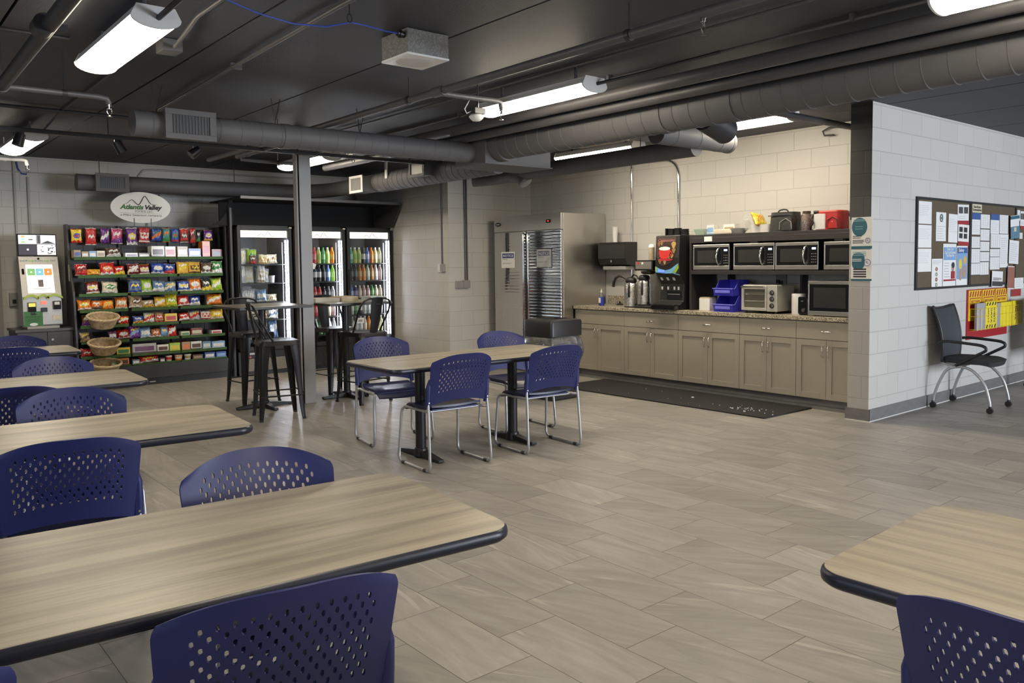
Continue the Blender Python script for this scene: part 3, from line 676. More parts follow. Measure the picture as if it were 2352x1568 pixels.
o = MB().tube([(2.175+.014*math.sin(a), 3.95, 2.785+.022*math.cos(a)) for a in [2*PI*k/12 for k in range(12)]], .003, seg=6, closed=True).cyl((2.175, 3.95, 2.80), (2.175, 3.95, CZ), .003, seg=6).build('cable_hook', M_blackp)
tag(o, 'small black ring hook holding up the blue cable', 'hook')
# white sprinkler pipe and conduits in the far left corner
o = pipe('sprinkler_pipe', 'white painted sprinkler pipe with elbow at the far left', 'pipe', [(-.5, 10.15, 2.645), (1.61, 10.15, 2.645), (1.645, 10.15, 2.635), (1.655, 10.15, 2.585)], .021, M_white, 12, RUN); clips(o, [(1.45, 10.15, 2.645)], .021, 'x', M_white)
YW = YB-.014
o = pipe('wall_conduit', 'vertical conduit beside the door at the far left', 'conduit', [(1.765, YW, 2.86), (1.765, YW, .02)], .013, M_conduit, 10, 'conduits on the block walls')
o = pipe('wall_conduit', 'vertical conduit dropping to the kiosk monitor', 'conduit', [(1.913, YW, 2.62), (1.913, YW, 1.80)], .013, M_conduit, 10, 'conduits on the block walls')
o = pipe('wall_cable', 'blue cable loop hanging at the top of the kiosk conduit', 'cable', [(1.80, YW, 2.80), (1.81, YW, 2.72), (1.85, YW, 2.655), (1.90, YW, 2.65), (1.913, YW, 2.68)], .009, mat('blue_cable_jacket', (.03,.07,.42)), 8)
o = pipe('wall_conduit', 'thin conduit along the back wall above the dark duct', 'conduit', [(-.5, YW, 2.70), (3.3, YW, 2.66), (3.42, YW, 2.645), (3.48, YW, 2.58), (3.48, YW, 2.42)], .009, M_conduit, 8, 'conduits on the block walls')
o = pipe('wall_conduit', 'painted conduit bending down behind the snack sign', 'conduit', [(5.5, YW, 2.80), (3.4, YW, 2.80), (3.28, YW, 2.785), (3.22, YW, 2.71), (3.22, YW, 2.3)], .014, M_conduit, 10, 'conduits on the block walls')
XK = 7.985
o = pipe('wall_conduit', 'tall steel conduit running straight down the kitchen wall', 'conduit', [(XK, 7.18, 2.78), (XK, 7.18, 1.10)], .014, M_chrome, 10, 'conduits on the block walls')
o = pipe('wall_conduit', 'steel conduit bending down behind the hot drink dispenser', 'conduit', [(XK, 9.1, 2.80), (XK, 6.62, 2.72)] + [(XK, 6.62-.20*math.sin(a), 2.52+.20*math.cos(a)) for a in [PI/2*k/6 for k in range(1, 7)]] + [(XK, 6.42, 1.75)], .014, M_chrome, 10, 'conduits on the block walls')
o = pipe('wall_conduit', 'grey horizontal pipe on the kitchen wall behind the lunch bags', 'conduit', [(XK-.01, 5.05, 1.93), (XK-.01, 3.8, 1.955)], .018, M_pipe, 10, 'conduits on the block walls')
o = pipe('wall_conduit', 'thin conduit running down to the thermostat', 'conduit', [(6.484, 9.33, 2.80), (6.484, 9.33, 1.46)], .010, M_pipe, 10, 'conduits on the block walls')
th = thing('thermostat', 'white thermostat and grey box on the block wall beside the coolers', 'thermostat', (6.5, 9.36, 1.42))
MB().box(-.025, -.001, -.02, .07, -.06, .06).build('cover', M_white, th, bevel=.003); MB().box(-.03, -.025, .0, .05, -.03, .03).build('display', M_paper, th); MB().box(-.05, -.001, -.09, -.025, -.05, .055).build('switch_box', M_column, th, bevel=.003)
for x, l in ((6.60, 'first'), (6.635, 'second')):
    pipe('wall_conduit', '%s of two conduits dropping to the double outlet box left of the refrigerator' % l, 'conduit', [(x+.17, 9.176, 2.80), (x+.17, 9.176, 1.24)], .010, M_pipe, 10, 'conduits on the block walls')
ob = thing('outlet_box', 'grey double outlet box on the wall left of the refrigerator', 'outlet', (6.71, 9.19, 1.19))
MB().box(-.11, .0, -.05, -.001, -.05, .05).build('box_body', M_column, ob, bevel=.004); MB().box(.004, .12, -.05, -.001, -.05, .055).build('box_body', M_column, ob, bevel=.004)
# ------------------------------------------------------------------ tables
def make_table(label, loc, rz, group, L=1.83, D=.762, H=.745, feet=(-.45, .45)):
    t = thing('dining_table', label, 'table', loc, rz, group)
    out = rects(L, D, .075, 7)
    n = len(out)
    def inset(k): return [(x*(1-2*k/L), y*(1-2*k/D)) for x, y in out]
    a = inset(.003)
    MB().prism([(x, y, H-.004) for x, y in a], (0, 0, .004)).m(0).build('tabletop', M_wood, t)
    prof = [(-.004, H-.0005), (.002, H-.006), (.004, H-.017), (.003, H-.028), (-.004, H-.036), (-.03, H-.036)]
    b = MB(); vs = []
    for k, z in prof: vs += [(x*(1+2*k/L), y*(1+2*k/D), z) for x, y in out]
    m = len(prof)
    b.add(vs, [(i*n+j, i*n+(j+1) % n, (i+1)*n+(j+1) % n, (i+1)*n+j) for i in range(m-1) for j in range(n)] + [tuple((m-1)*n+j for j in range(n))])
    b.build('edge_band', M_edge, t, smooth=50)
    for fx in feet:
        p = MB().cyl((fx, 0, .05), (fx, 0, H-.05), .040, seg=24).build('pedestal', M_black, t, smooth=40)
        b = MB()
        for s in (-1, 1):
            b.hexa([(fx-.035, 0, 0.012), (fx+.035, 0, 0.012), (fx+.028, s*.28, .006), (fx-.028, s*.28, .006)], [(fx-.035, 0, .062), (fx+.035, 0, .062), (fx+.022, s*.28, .026), (fx-.022, s*.28, .026)])
            b.cyl((fx, s*.255, 0), (fx, s*.255, .014), .018, seg=12)
        b.cyl((fx, 0, .012), (fx, 0, .075), .058, .048, seg=24)
        b.build('foot', M_black, p, bevel=.004)
        MB().box(fx-.04, fx+.04, -.26, .26, H-.056, H-.036).cyl((fx, 0, H-.08), (fx, 0, H-.05), .055, .06, seg=24).build('top_plate', M_black, p)
    return t
GT = 'rectangular laminate dining tables'
T0 = make_table('laminate dining table in the middle of the room with four navy chairs', (3.870, 5.205, 0), math.radians(-1.2), GT, feet=(-.47, .43))
dup(T0, (.545, 2.165, 0), math.radians(-4.5), 'nearest laminate dining table filling the lower left of the picture')
dup(T0, (.575, 4.06, 0), math.radians(-4.5), 'laminate dining table behind the nearest one, second row from the viewer')
dup(T0, (.655, 5.99, 0), math.radians(-2.5), 'laminate dining table in the third row, in front of the snack rack baskets')
dup(T0, (.765, 8.38, 0), math.radians(-2), 'laminate dining table farthest back, beside the kiosk cabinet')
dup(T0, (2.165, .112, 0), math.radians(90+2), 'laminate dining table at the lower right corner of the picture')

# ------------------------------------------------------------------ navy stacking chairs (seat towards +Y)
def back_point(u, v):
    zt = .848-.058*abs(u)**2.6; zb = .510-.034*u*u
    z = zb+(zt-zb)*v
    hw = .236+.020*v
    if v > .90: hw *= 1-.045*((v-.90)/.10)**2
    y = -.200-.050*v-.02*v*v-(.040+.062*v)*(1-u*u)
    return Vector((u*hw, y, z))
def perforated():
    NC, NR = 13, 10
    us = [-.80+1.60*i/(2*NC) for i in range(2*NC+1)]
    v0, v1 = .215, .87
    vs = [v0+(v1-v0)*j/NR for j in range(NR+1)]
    key = {}; V = []; F = []
    def vid(u, v):
        k = (round(u, 5), round(v, 5))
        if k not in key: key[k] = len(V); V.append(back_point(u, v))
        return key[k]
    mids = [(vs[j]+vs[j+1])/2 for j in range(NR)]
    cu = us[1]-us[0]; ch = vs[1]-vs[0]
    for j in range(NR):
        lo, mi, hi = vs[j], mids[j], vs[j+1]
        st = j % 2
        cells = [(i, i+2) for i in range(st, 2*NC-st, 2)]
        if st:
            for i0, i1 in ((0, 1), (2*NC-1, 2*NC)):
                a, c = us[i0], us[i1]
                poly = [vid(a, lo), vid(c, lo)] + ([vid(c, mi)] if i0 == 0 else []) + [vid(c, hi), vid(a, hi)] + ([vid(a, mi)] if i0 else [])
                F.append(poly if i0 == 0 else [vid(a, lo), vid(c, lo), vid(c, hi), vid(a, hi), vid(a, mi)])
        for i0, i1 in cells:
            a, m_, c = us[i0], us[i0+1], us[i1]
            ring = [vid(a, lo), vid(m_, lo), vid(c, lo), vid(c, mi), vid(c, hi), vid(m_, hi), vid(a, hi), vid(a, mi)]
            hx, hy = cu*.29, ch*.395
            if st == 0: pass
            hole = []
            for du, dv in ((-.75, -.8), (0, -1), (.75, -.8), (1, 0), (.75, .8), (0, 1), (-.75, .8), (-1, 0)):
                hole.append(vid(m_+du*hx, mi+dv*hy))
            for k in range(8):
                l = (k+1) % 8; F.append([ring[k], ring[l], hole[l], hole[k]])
    # solid margins: below, above, left and right of the pierced field
    def strip(u_list, v_list):
        for j in range(len(v_list)-1):
            for i in range(len(u_list)-1):
                F.append([vid(u_list[i], v_list[j]), vid(u_list[i+1], v_list[j]), vid(u_list[i+1], v_list[j+1]), vid(u_list[i], v_list[j+1])])
    strip(us, [0, .06, .12, v0]); strip(us, [v1, .92, .96, 1.0])
    for side in (-1, 1):
        ul = [-1, -.90, -.80] if side < 0 else [.80, .90, 1]
        strip(ul, [0, .06, .12, v0]); strip(ul, [v1, .92, .96, 1.0])
        inner = us[0] if side < 0 else us[-1]
        for j in range(NR):
            lo, mi, hi = vs[j], mids[j], vs[j+1]
            o_, c_ = (-1, -.90) if side < 0 else (1, .90)
            F.append([vid(o_, lo), vid(c_, lo), vid(c_, hi), vid(o_, hi)])
            need = (j % 2 == 0)
            F.append([vid(c_, lo), vid(inner, lo)] + ([vid(inner, mi)] if need else []) + [vid(inner, hi), vid(c_, hi)])
            if not need: pass
    return V, F
def make_chair(label, group):
    t = thing('stacking_chair', label, 'chair', (0,0,0), 0, group)
    V, F = perforated()
    b = MB(); b.add(V, F)
    o = b.build('backrest', M_navy, t, smooth=50, solid=.0055)
    for s in (-1, 1):
        bk = MB().tube([(s*.247, -.196, .46), (s*.247, -.205, .55), (s*.246, -.215, .62), (s*.243, -.222, .665)], .016, seg=12, rs=[.0185, .0185, .017, .006])
        bk.build('bracket', M_navy, o, smooth=50)
        MB().cyl((s*.247, -.216, .50), (s*.247, -.2215, .50), .005, seg=10).build('screw', M_chrome, o)
    # seat
    def seat(u, v):
        a, c = 2*u-1, 2*v-1
        x = a*math.sqrt(1-c*c*.16)*.225; y = c*math.sqrt(1-a*a*.16)*.215+.015
        z = .452-.012*(1-a*a)*(1-.6*abs(c)) - (.052*max(0, (c-.45)/.55)**2) + .012*max(0, (-c-.6)/.4)**2
        return Vector((x, y, z))
    MB().grid(seat, 16, 16).build('seat', M_seat, t, smooth=60, solid=.015)
    MB().grid(lambda u, v: Vector(((2*u-1)*.19, (2*v-1)*.17+.01, .432)), 2, 2).build('seat_shell', M_navy, t, solid=.012)
    for s in (-1, 1):
        X = s*.246
        pts = [(X, -.200, .56), (X*1.02, -.215, .40), (X*1.05, -.236, .10), (X*1.05, -.240, .055), (X*1.05, -.228, .024), (X*1.05, -.195, .013), (X*1.05, .17, .013), (X*1.05, .205, .022), (X*1.05, .222, .05), (X*1.04, .220, .10), (X*1.0, .196, .38), (X*.98, .19, .405), (X*.94, .17, .422), (X*.92, .12, .426), (X*.92, -.19, .426), (X*1.0, -.206, .428)]
        lg = MB().tube(pts, .0105, seg=10).build('sled_leg', M_leg, t, smooth=50)
        for y in (-.17, .15): MB().cyl((X*1.05, y-.02, .0125), (X*1.05, y+.02, .0125), .0128, seg=12).build('glide', M_blackp, lg, smooth=50)
    MB().tube([(-.22, .10, .424), (.22, .10, .424)], .009, seg=8).tube([(-.22, -.15, .424), (.22, -.15, .424)], .009, seg=8).build('crossbar', M_leg, t, smooth=50)
    return t
GC = 'navy perforated stacking chairs'
C0 = make_chair('navy perforated chair at the near side of the middle table, closer to the column', GC)
C0.location = (3.435, 4.955, 0); C0.rotation_euler = (0, 0, math.radians(-4))
CH = [(4.310, 4.90, -5, 'navy perforated chair at the near side of the middle table, closer to the trash bin'),
 (3.572, 5.88, 180-10, 'navy perforated chair across the middle table, in front of the bar stools'),
 (4.66, 5.56, 180-7, 'navy perforated chair across the middle table, in front of the refrigerator'),
 (.725, 1.84, -9, 'navy perforated chair nearest the viewer with its back cut by the picture bottom'),
 (-.015, 1.91, -6, 'navy perforated chair of which only a corner shows at the lower left'),
 (1.03, 2.36, 180-8, 'navy perforated chair at the far side of the nearest table, facing the viewer'),
 (.68, 3.69, -7, 'navy perforated chair with dark back turned to the viewer, pushed under second row table'),
 (.89, 4.42, 180-6, 'navy perforated chair at the far side of the second row table, facing the viewer'),
 (.74, 5.38, -4, 'navy perforated chair mostly hidden behind the chair facing the second row table'),
 (1.14, 6.20, 180-4, 'greyish navy chair facing the viewer across the third row table'),
 (1.11, 7.96, -3, 'navy perforated chair with its back to the viewer at the farthest table'),
 (1.26, 8.55, 180-3, 'navy perforated chair behind the farthest table below the kiosk'),
 (1.92, .515, -88, 'navy perforated chair at the lower right corner table')]
for x, y, a, lab in CH: dup(C0, (x, y, 0), math.radians(a), lab)

# ------------------------------------------------------------------ bar tables and stools
def make_bar_table(label, loc):
    t = thing('bar_table', label, 'bar table', loc, 0, 'square bar tables')
    MB().box(-.38, .38, -.38, .38, 1.045, 1.072).build('tabletop', mat('bar_top_laminate', (.16,.135,.11), .3, var=.25, scale=6, stretch=(1, 14, 1)), t, bevel=.004)
    MB().box(-.383, .383, -.383, .383, 1.043, 1.066).build('edge_band', M_black, t, bevel=.003)
    MB().cyl((0, 0, .05), (0, 0, 1.03), .038, seg=24).build('pedestal', M_black, t, smooth=40)
    b = MB()
    for a in range(4):
        M = Matrix.Rotation(PI/2*a, 3, 'Z')
        b.hexa([M @ Vector(p) for p in ((0, -.035, .012), (.30, -.026, .006), (.30, .026, .006), (0, .035, .012))], [M @ Vector(p) for p in ((0, -.035, .06), (.30, -.02, .028), (.30, .02, .028), (0, .035, .06))])
        b.cyl(M @ Vector((.28, 0, 0)), M @ Vector((.28, 0, .012)), .018, seg=10)
    b.cyl((0, 0, .012), (0, 0, .075), .06, .046, seg=24)
    b.build('foot', M_black, t, bevel=.004)
    MB().box(-.2, .2, -.03, .03, 1.025, 1.044).box(-.03, .03, -.2, .2, 1.025, 1.044).build('top_plate', M_black, t)
    return t
B0 = make_bar_table('square bar table left of the grey column', (3.41, 8.20, 0))
dup(B0, (4.375, 8.20, 0), 0, 'square bar table right of the grey column with white trays on it')
def make_stool(label):
    t = thing('bar_stool', label, 'bar stool', (0,0,0), 0, 'black metal bar stools')
    b = MB(); out = rects(.345, .345, .05, 5); n = len(out)
    lv = [(.0, .762), (.02, .766), (.008, .764), (-.002, .755), (-.006, .72)]
    vs = [(x*.86, y*.86, .757) for x, y in out]
    for k, z in ((0.0, .762), (.012, .760), (.018, .748), (.024, .715)): vs += [(x*(1+k/.17), y*(1+k/.17), z) for x, y in out]
    b.add(vs, [(i*n+j, i*n+(j+1) % n, (i+1)*n+(j+1) % n, (i+1)*n+j) for i in range(4) for j in range(n)] + [tuple(range(n))])
    b.build('seat', M_stool, t, smooth=50)
    for sx in (-1, 1):
        for sy in (-1, 1):
            b = MB()
            def sec(cx, cy, w, z): return [(cx-sx*w, cy, z), (cx, cy, z), (cx, cy-sy*w, z)]
            levels = [(.172, .085, .735), (.176, .082, .70), (.188, .058, .45), (.206, .040, .12), (.214, .030, .0)]
            vs = []
            for c, w, z in levels:
                cx, cy = sx*c, sy*c
                vs += [(cx-sx*w, cy, z), (cx-sx*.008, cy, z), (cx, cy-sy*.008, z), (cx, cy-sy*w, z)]
            b.add(vs, [(i*4+j, i*4+j+1, (i+1)*4+j+1, (i+1)*4+j) for i in range(4) for j in range(3)])
            lg = b.build('leg', M_stool, t, smooth=60, solid=.006)
            MB().box(*sorted((sx*.19, sx*.217)), *sorted((sy*.19, sy*.217)), 0, .02).build('rubber_tip', M_blackp, lg)
    for s in (-1, 1):
        MB().cyl((-.198, s*.200, .255), (.198, s*.200, .255), .0075, seg=8).build('footrest', M_stool, t, smooth=40)
        MB().cyl((s*.200, -.198, .235), (s*.200, .198, .235), .0075, seg=8).build('footrest', M_stool, t, smooth=40)
    # bent tube back with a tapering splat; back at -Y
    pts = [(-.185, -.06, .745), (-.188, -.09, .80), (-.205, -.19, .98), (-.20, -.225, 1.05), (-.17, -.245, 1.095), (-.11, -.255, 1.118), (0, -.258, 1.125)]
    pts += [(-x, y, z) for x, y, z in reversed(pts[:-1])]
    MB().tube(pts, .0105, seg=10).build('back_hoop', M_stool, t, smooth=50)
    def splat(u, v):
        w = .052+.027*v; x = (2*u-1)*w
        return Vector((x, -.175-.082*v**.8-.012*(1-(2*u-1)**2), .745+.385*v))
    o = MB().grid(splat, 8, 10).build('splat', M_stool, t, smooth=50, solid=.005)
    MB().obox((0, -.262, 1.06), (.055, .008, .010), Matrix.Rotation(-.15, 3, 'X')).build('handle_slot', M_blackp, o)
    return t
ST0 = make_stool('black metal bar stool in front of the left bar table, backrest seen edge on')
ST0.location = (3.285, 7.56, 0); ST0.rotation_euler = (0, 0, math.radians(-103))
dup(ST0, (3.475, 8.655, 0), math.radians(184), 'black metal bar stool behind the left bar table, backrest towards the snack rack')
dup(ST0, (4.42, 8.56, 0), math.radians(186), 'black metal bar stool behind the right bar table, partly hidden by the column')
dup(ST0, (4.365, 7.80, 0), math.radians(10), 'black metal bar stool in front of the right bar table with broad backrest')
# trays on the right bar table
def tray(name, label, x0, x1, y0, y1, h, m, lid=False, z=1.072):
    t = thing(name, label, 'tray', ((x0+x1)/2, (y0+y1)/2, z))
    w, d = (x1-x0)/2, (y1-y0)/2; k = .004
    b = MB().box(-w, w, -d, d, 0, k).box(-w, w, -d, -d+k, k, h).box(-w, w, d-k, d, k, h).box(-w, -w+k, -d+k, d-k, k, h).box(w-k, w, -d+k, d-k, k, h)
    b.build('tray_body', m, t)
    return t
M_card = mat('white_card', (.66,.63,.55), .6, var=.06)
tr = tray('cardboard_tray', 'low white cardboard tray on the right bar table, end nearest the column', 4.01, 4.30, 8.18, 8.46, .042, M_card)
MB().box(-.13, .13, -.12, .12, .0045, .028).build('contents', mat('pastry_paper', (.62,.52,.36), .6, var=.3, scale=30), tr)
tr = tray('cardboard_tray', 'taller cardboard tray in the middle of the right bar table', 4.315, 4.52, 8.16, 8.42, .055, mat('cream_card', (.55,.47,.32), .6, var=.12))
MB().box(-.08, .08, -.1, .1, .0045, .04).build('contents', mat('printed_card', (.40,.33,.20), .5, var=.4, scale=25), tr)
tray('cardboard_tray', 'pale green tinted tray at the cooler end of the right bar table', 4.535, 4.735, 7.90, 8.12, .055, mat('pale_mint_card', (.50,.58,.53), .5))

# ------------------------------------------------------------------ rolling armchairs by the notice boards
def make_armchair(label):
    t = thing('rolling_armchair', label, 'chair', (0,0,0), 0, 'black mesh rolling armchairs')     # faces -Y
    def seat(u, v):
        a, c = 2*u-1, 2*v-1
        return Vector((a*math.sqrt(1-c*c*.30)*.265, c*math.sqrt(1-a*a*.22)*.235-.03, .475-.012*(1-a*a)*(1-c*c)-.02*max(0, (-c-.5)/.5)**2))
    M_mesh = mat('black_chair_fabric', (.018,.019,.022), .75, var=.2, scale=200, bump=.1)
    MB().grid(seat, 20, 20).build('seat', M_mesh, t, smooth=70, solid=.045)
    def back(u, v):
        a = 2*u-1
        return Vector((a*(.235+.035*v), .215+.075*v*v-.02*math.sin(PI*v)-.035*(1-a*a)*-1*.6-.02*a*a, .455+.52*v+.022*a*a*v))
    bk = MB().grid(back, 12, 14).build('backrest', mat('grey_mesh_back', (.035,.042,.046), .6, var=.15, scale=250, bump=.1), t, smooth=70, solid=.012)
    MB().tube([back(0, v/12) for v in range(13)], .013, seg=8).tube([back(1, v/12) for v in range(13)], .013, seg=8).tube([back(u/10, 1) for u in range(11)], .014, seg=8).build('back_frame', M_blackp, bk, smooth=60)
    MB().tube([back(0, .0)+Vector((.02,.012,0)), Vector((-.2, .16, .43)), Vector((-.2, .0, .435)), Vector((.2, .0, .435)), Vector((.2, .16, .43)), back(1, 0)+Vector((-.02,.012,0))], .011, seg=8).build('under_frame', M_leg, t, smooth=60)
    for s in (-1, 1):
        MB().tube([(s*.245, .235, .635), (s*.262, .20, .658), (s*.268, .12, .665), (s*.272, .02, .66), (s*.275, -.13, .648), (s*.276, -.175, .641), (s*.277, -.203, .628), (s*.277, -.213, .612), (s*.276, -.208, .594), (s*.274, -.185, .578), (s*.268, -.12, .54), (s*.258, .02, .455), (s*.252, .06, .43)], .0145, seg=10).build('armrest', M_blackp, t, smooth=60)
        for e, yy in ((-1, -.25), (1, .25)):
            pts = [(s*.235, -.02*e+.02, .425), (s*.25, yy*.42+.02, .395), (s*.262, yy*.78, .28), (s*.268, yy*.98, .13), (s*.27, yy*1.02, .06)]
            # smooth curve
            q = [Vector(p) for p in pts]; sm = []
            for k in range(len(q)-1):
                p0 = q[max(k-1, 0)]; p1 = q[k]; p2 = q[k+1]; p3 = q[min(k+2, len(q)-1)]
                for w in range(5):
                    f = w/5; sm.append(.5*((2*p1)+(-p0+p2)*f+(2*p0-5*p1+4*p2-p3)*f*f+(-p0+3*p1-3*p2+p3)*f**3))
            sm.append(q[-1])
            lg = MB().tube(sm, .0135, seg=10).build('leg', M_leg, t, smooth=60)
            MB().cyl((s*.27-.018, yy*1.02, .028), (s*.27+.018, yy*1.02, .028), .028, seg=18).cyl((s*.27, yy*1.02, .04), (s*.27, yy*1.02, .07), .014, seg=10).build('caster', M_blackp, lg, smooth=40)
    return t
A0 = make_armchair('black mesh rolling armchair under the first notice board')
A0.location = (8.60, 3.275, 0); A0.rotation_euler = (0, 0, math.radians(3))
dup(A0, (10.66, 3.12, 0), math.radians(2), 'black mesh rolling armchair beyond the yellow booklet rack, cut by the picture edge')
# ------------------------------------------------------------------ base cabinets, worktop, rug
XF = 7.38
def shaker(b, y0, y1, z0, z1, x=XF, t=.02, s=.058):
    b.box(x, x+t, y0, y0+s, z0, z1).box(x, x+t, y1-s, y1, z0, z1).box(x, x+t, y0+s, y1-s, z0, z0+s).box(x, x+t, y0+s, y1-s, z1-s, z1).box(x+.010, x+t, y0+s, y1-s, z0+s, z1-s)
def pull(parent, y, z, vert):
    d = .052
    if vert: pts = [(XF, y, z-d), (XF-.022, y, z-d), (XF-.030, y, z-d+.012), (XF-.030, y, z+d-.012), (XF-.022, y, z+d), (XF, y, z+d)]
    else: pts = [(XF, y-d, z), (XF-.022, y-d, z), (XF-.030, y-d+.012, z), (XF-.030, y+d-.012, z), (XF-.022, y+d, z), (XF, y+d, z)]
    MB().tube(pts, .0052, seg=8).build('handle', M_chrome, parent, smooth=50)
CABS = [(6.765, 7.62, 7.219, False, 'taupe base cabinet next to the refrigerator, with a plain handleless top panel'), (5.941, 6.765, 6.352, True, 'taupe base cabinet below the coffee airpots'),
        (5.119, 5.941, 5.53, True, 'taupe base cabinet below the blue bins and drink dispenser'), (4.453, 5.119, 4.79, True, 'taupe base cabinet below the toaster oven'), (3.795, 4.453, 4.129, True, 'taupe base cabinet at the wall end, below the countertop microwave')]
for y0, y1, ys, dr, lab in CABS:
    t = thing('base_cabinet', lab, 'cabinet', (0, 0, 0), 0, 'taupe kitchen base cabinets')
    t.location = (XF, (y0+y1)/2, 0); off = Vector((XF, (y0+y1)/2, 0))
    def sh(o): o.location = -off; return o
    sh(MB().box(XF+.021, 7.985, y0+.001, y1-.001, .105, .875).build('body', M_cab, t))
    sh(MB().box(7.455, 7.985, y0, y1, 0, .105).build('toe_kick', M_kick, t))
    for k, (a, c) in enumerate(((y0+.002, ys-.0015), (ys+.0015, y1-.002))):
        b = MB(); shaker(b, a, c, .109, .688); d = sh(b.build('door', M_cab, t, bevel=.0015)); 
        hy = c-.028 if k == 0 else a+.028
        pull(d, hy, .578, True)
    if dr:
        d = sh(MB().box(XF, XF+.02, y0+.002, y1-.002, .694, .868).build('drawer', M_cab, t, bevel=.0015)); pull(d, (y0+y1)/2, .774, False)
    else:
        sh(MB().box(XF, XF+.02, y0+.002, y1-.002, .694, .868).build('front_panel', M_cab, t, bevel=.0015))
struct(MB().box(7.40, 7.455, 3.80, 7.62, 0, .035).box(7.44, 7.454, 3.80, 7.62, .035, .10).build('trim_1', M_base))
wt = MB().box(7.355, 7.99, 3.79, 7.63, .877, .917).build('worktop', M_granite, bevel=.004); tag(wt, 'speckled granite worktop along the kitchen wall', 'worktop')
MB().box(7.97, 7.995, 3.79, 7.60, .917, 1.03).build('backsplash', M_granite, wt, bevel=.002)
rug = MB().prism([(6.60, 4.30, .001), (7.395, 4.28, .001), (7.40, 7.10, .001), (6.55, 7.12, .001)], (0, 0, .012)).build('floor_mat', M_rubber, bevel=.003); tag(rug, 'long black rubber mat on the floor in front of the cabinets', 'mat')
b = MB()
for i in range(46):
    if i < 32: x, y = random.gauss(6.86, .05), random.gauss(4.62, .12)
    else: x, y = random.uniform(6.65, 7.2), random.uniform(4.5, 6.6)
    s = random.uniform(.003, .007); b.obox((x, y, .014+s/2), (s, s*1.3, s), Matrix.Rotation(random.random()*3, 3, 'Z'))
for x, y, s in ((7.02, 5.45, .016), (6.78, 4.78, .013), (6.72, 4.60, .014)): b.obox((x, y, .014+s*.3), (s, s*1.5, s*.6), Matrix.Rotation(.6, 3, 'Z'))
tag(b.build('crumbs', M_paper), 'white crumbs scattered on the black rubber mat', 'crumbs', kind='stuff')

# ------------------------------------------------------------------ refrigerator
fr = thing('refrigerator', 'stainless two door refrigerator in the kitchen corner', 'refrigerator', (7.16, 8.33, 0))
FY = 8.33; O = (-7.16, -FY, 0)
def fb(b, n, m, par=None, **k): return b.build(n, m, par or fr, loc=O if (par is None) else None, **k)
fb(MB().box(7.20, 7.97, 7.64, 9.02, .12, 2.115), 'body', M_steel, bevel=.004)
fb(MB().box(7.162, 7.199, 7.645, 9.015, 1.905, 2.115), 'header_panel', M_steel, bevel=.004)
fb(MB().box(7.24, 7.9, 7.70, 8.98, .02, .12), 'plinth', M_blackp)
for x in (7.26, 7.88):
    for y in (7.72, 8.94): fb(MB().cyl((x, y, 0), (x, y, .03), .03, seg=12), 'foot', M_blackp)
for y0, y1, hy in ((7.65, 8.315, 8.285), (8.345, 9.01, 8.375)):
    d = fb(MB().box(7.16, 7.199, y0, y1, .13, 1.895), 'door', M_steel_door, bevel=.004)
    MB().box(7.146, 7.160, hy-.016, hy+.016, .25, 1.87).build('handle', M_chrome, d, bevel=.003)
fb(MB().box(7.17, 7.199, 8.318, 8.342, .13, 1.895), 'door_gap', M_blackp)
o = fb(MB().prism([(7.160, 8.92+.062*math.cos(a), 2.012+.026*math.sin(a)) for a in [2*PI*k/24 for k in range(24)]], (-.003, 0, 0)), 'badge', M_blackgloss)
MB().prism([(7.1565, 8.92+.045*math.cos(a), 2.012+.008*math.sin(a)) for a in [2*PI*k/24 for k in range(24)]], (-.001, 0, 0)).build('badge_line', M_chrome, o)
o = fb(MB().box(7.158, 7.163, 7.835, 7.925, 1.995, 2.035), 'controller', M_blackgloss)
MB().box(7.157, 7.1585, 7.87, 7.90, 2.01, 2.022).build('display', emit_mat('red_digits', (1, .06, .03), 2.0), o)
def notice(label, y0, y1, z0, z1, head, txt):
    t = thing('notice_sheet', label, 'notice', (7.158, (y0+y1)/2, z0))
    W_, H_ = y1-y0, z1-z0
    MB().box(-.003, -.001, -W_/2, W_/2, 0, H_).build('sheet', M_paper, t)
    hb = MB().box(-.0045, -.003, -W_/2+.02, W_/2-.02, H_-.085, H_-.02).build('header', mat('notice_blue', (.02,.05,.22), .5), t)
    text(txt, .045, (-.0050, 0, H_-.054), FACE_W, M_paper, hb, width=W_-.07, bold=.0006)
    b = MB()
    for i, (a, w) in enumerate(((.34, .5), (.30, .42), (.56, .8), (.60, .72))): b.box(-.0036, -.003, W_/2-.02-w*(W_-.04), W_/2-.02, H_*(1-a)-.002-.03, H_*(1-a)+.002-.03)
    b.build('printed_lines', M_grey_ink, t)
    return t
notice('white NOTICE sheet taped on the refrigerator door farther from the worktop', 8.56, 8.85, 1.41, 1.63, 0, 'NOTICE')
nt2 = notice('NOTICE sheet in a clear sleeve on the refrigerator door next to the worktop', 7.835, 8.105, 1.42, 1.65, 0, 'NOTICE')
MB().grid(lambda u, v: Vector((-.008-.0012*math.sin(u*7+v*5), -.15+.30*u, -.012+.255*v)), 10, 8).build('clear_sleeve', M_plastic_clear, nt2, smooth=60)
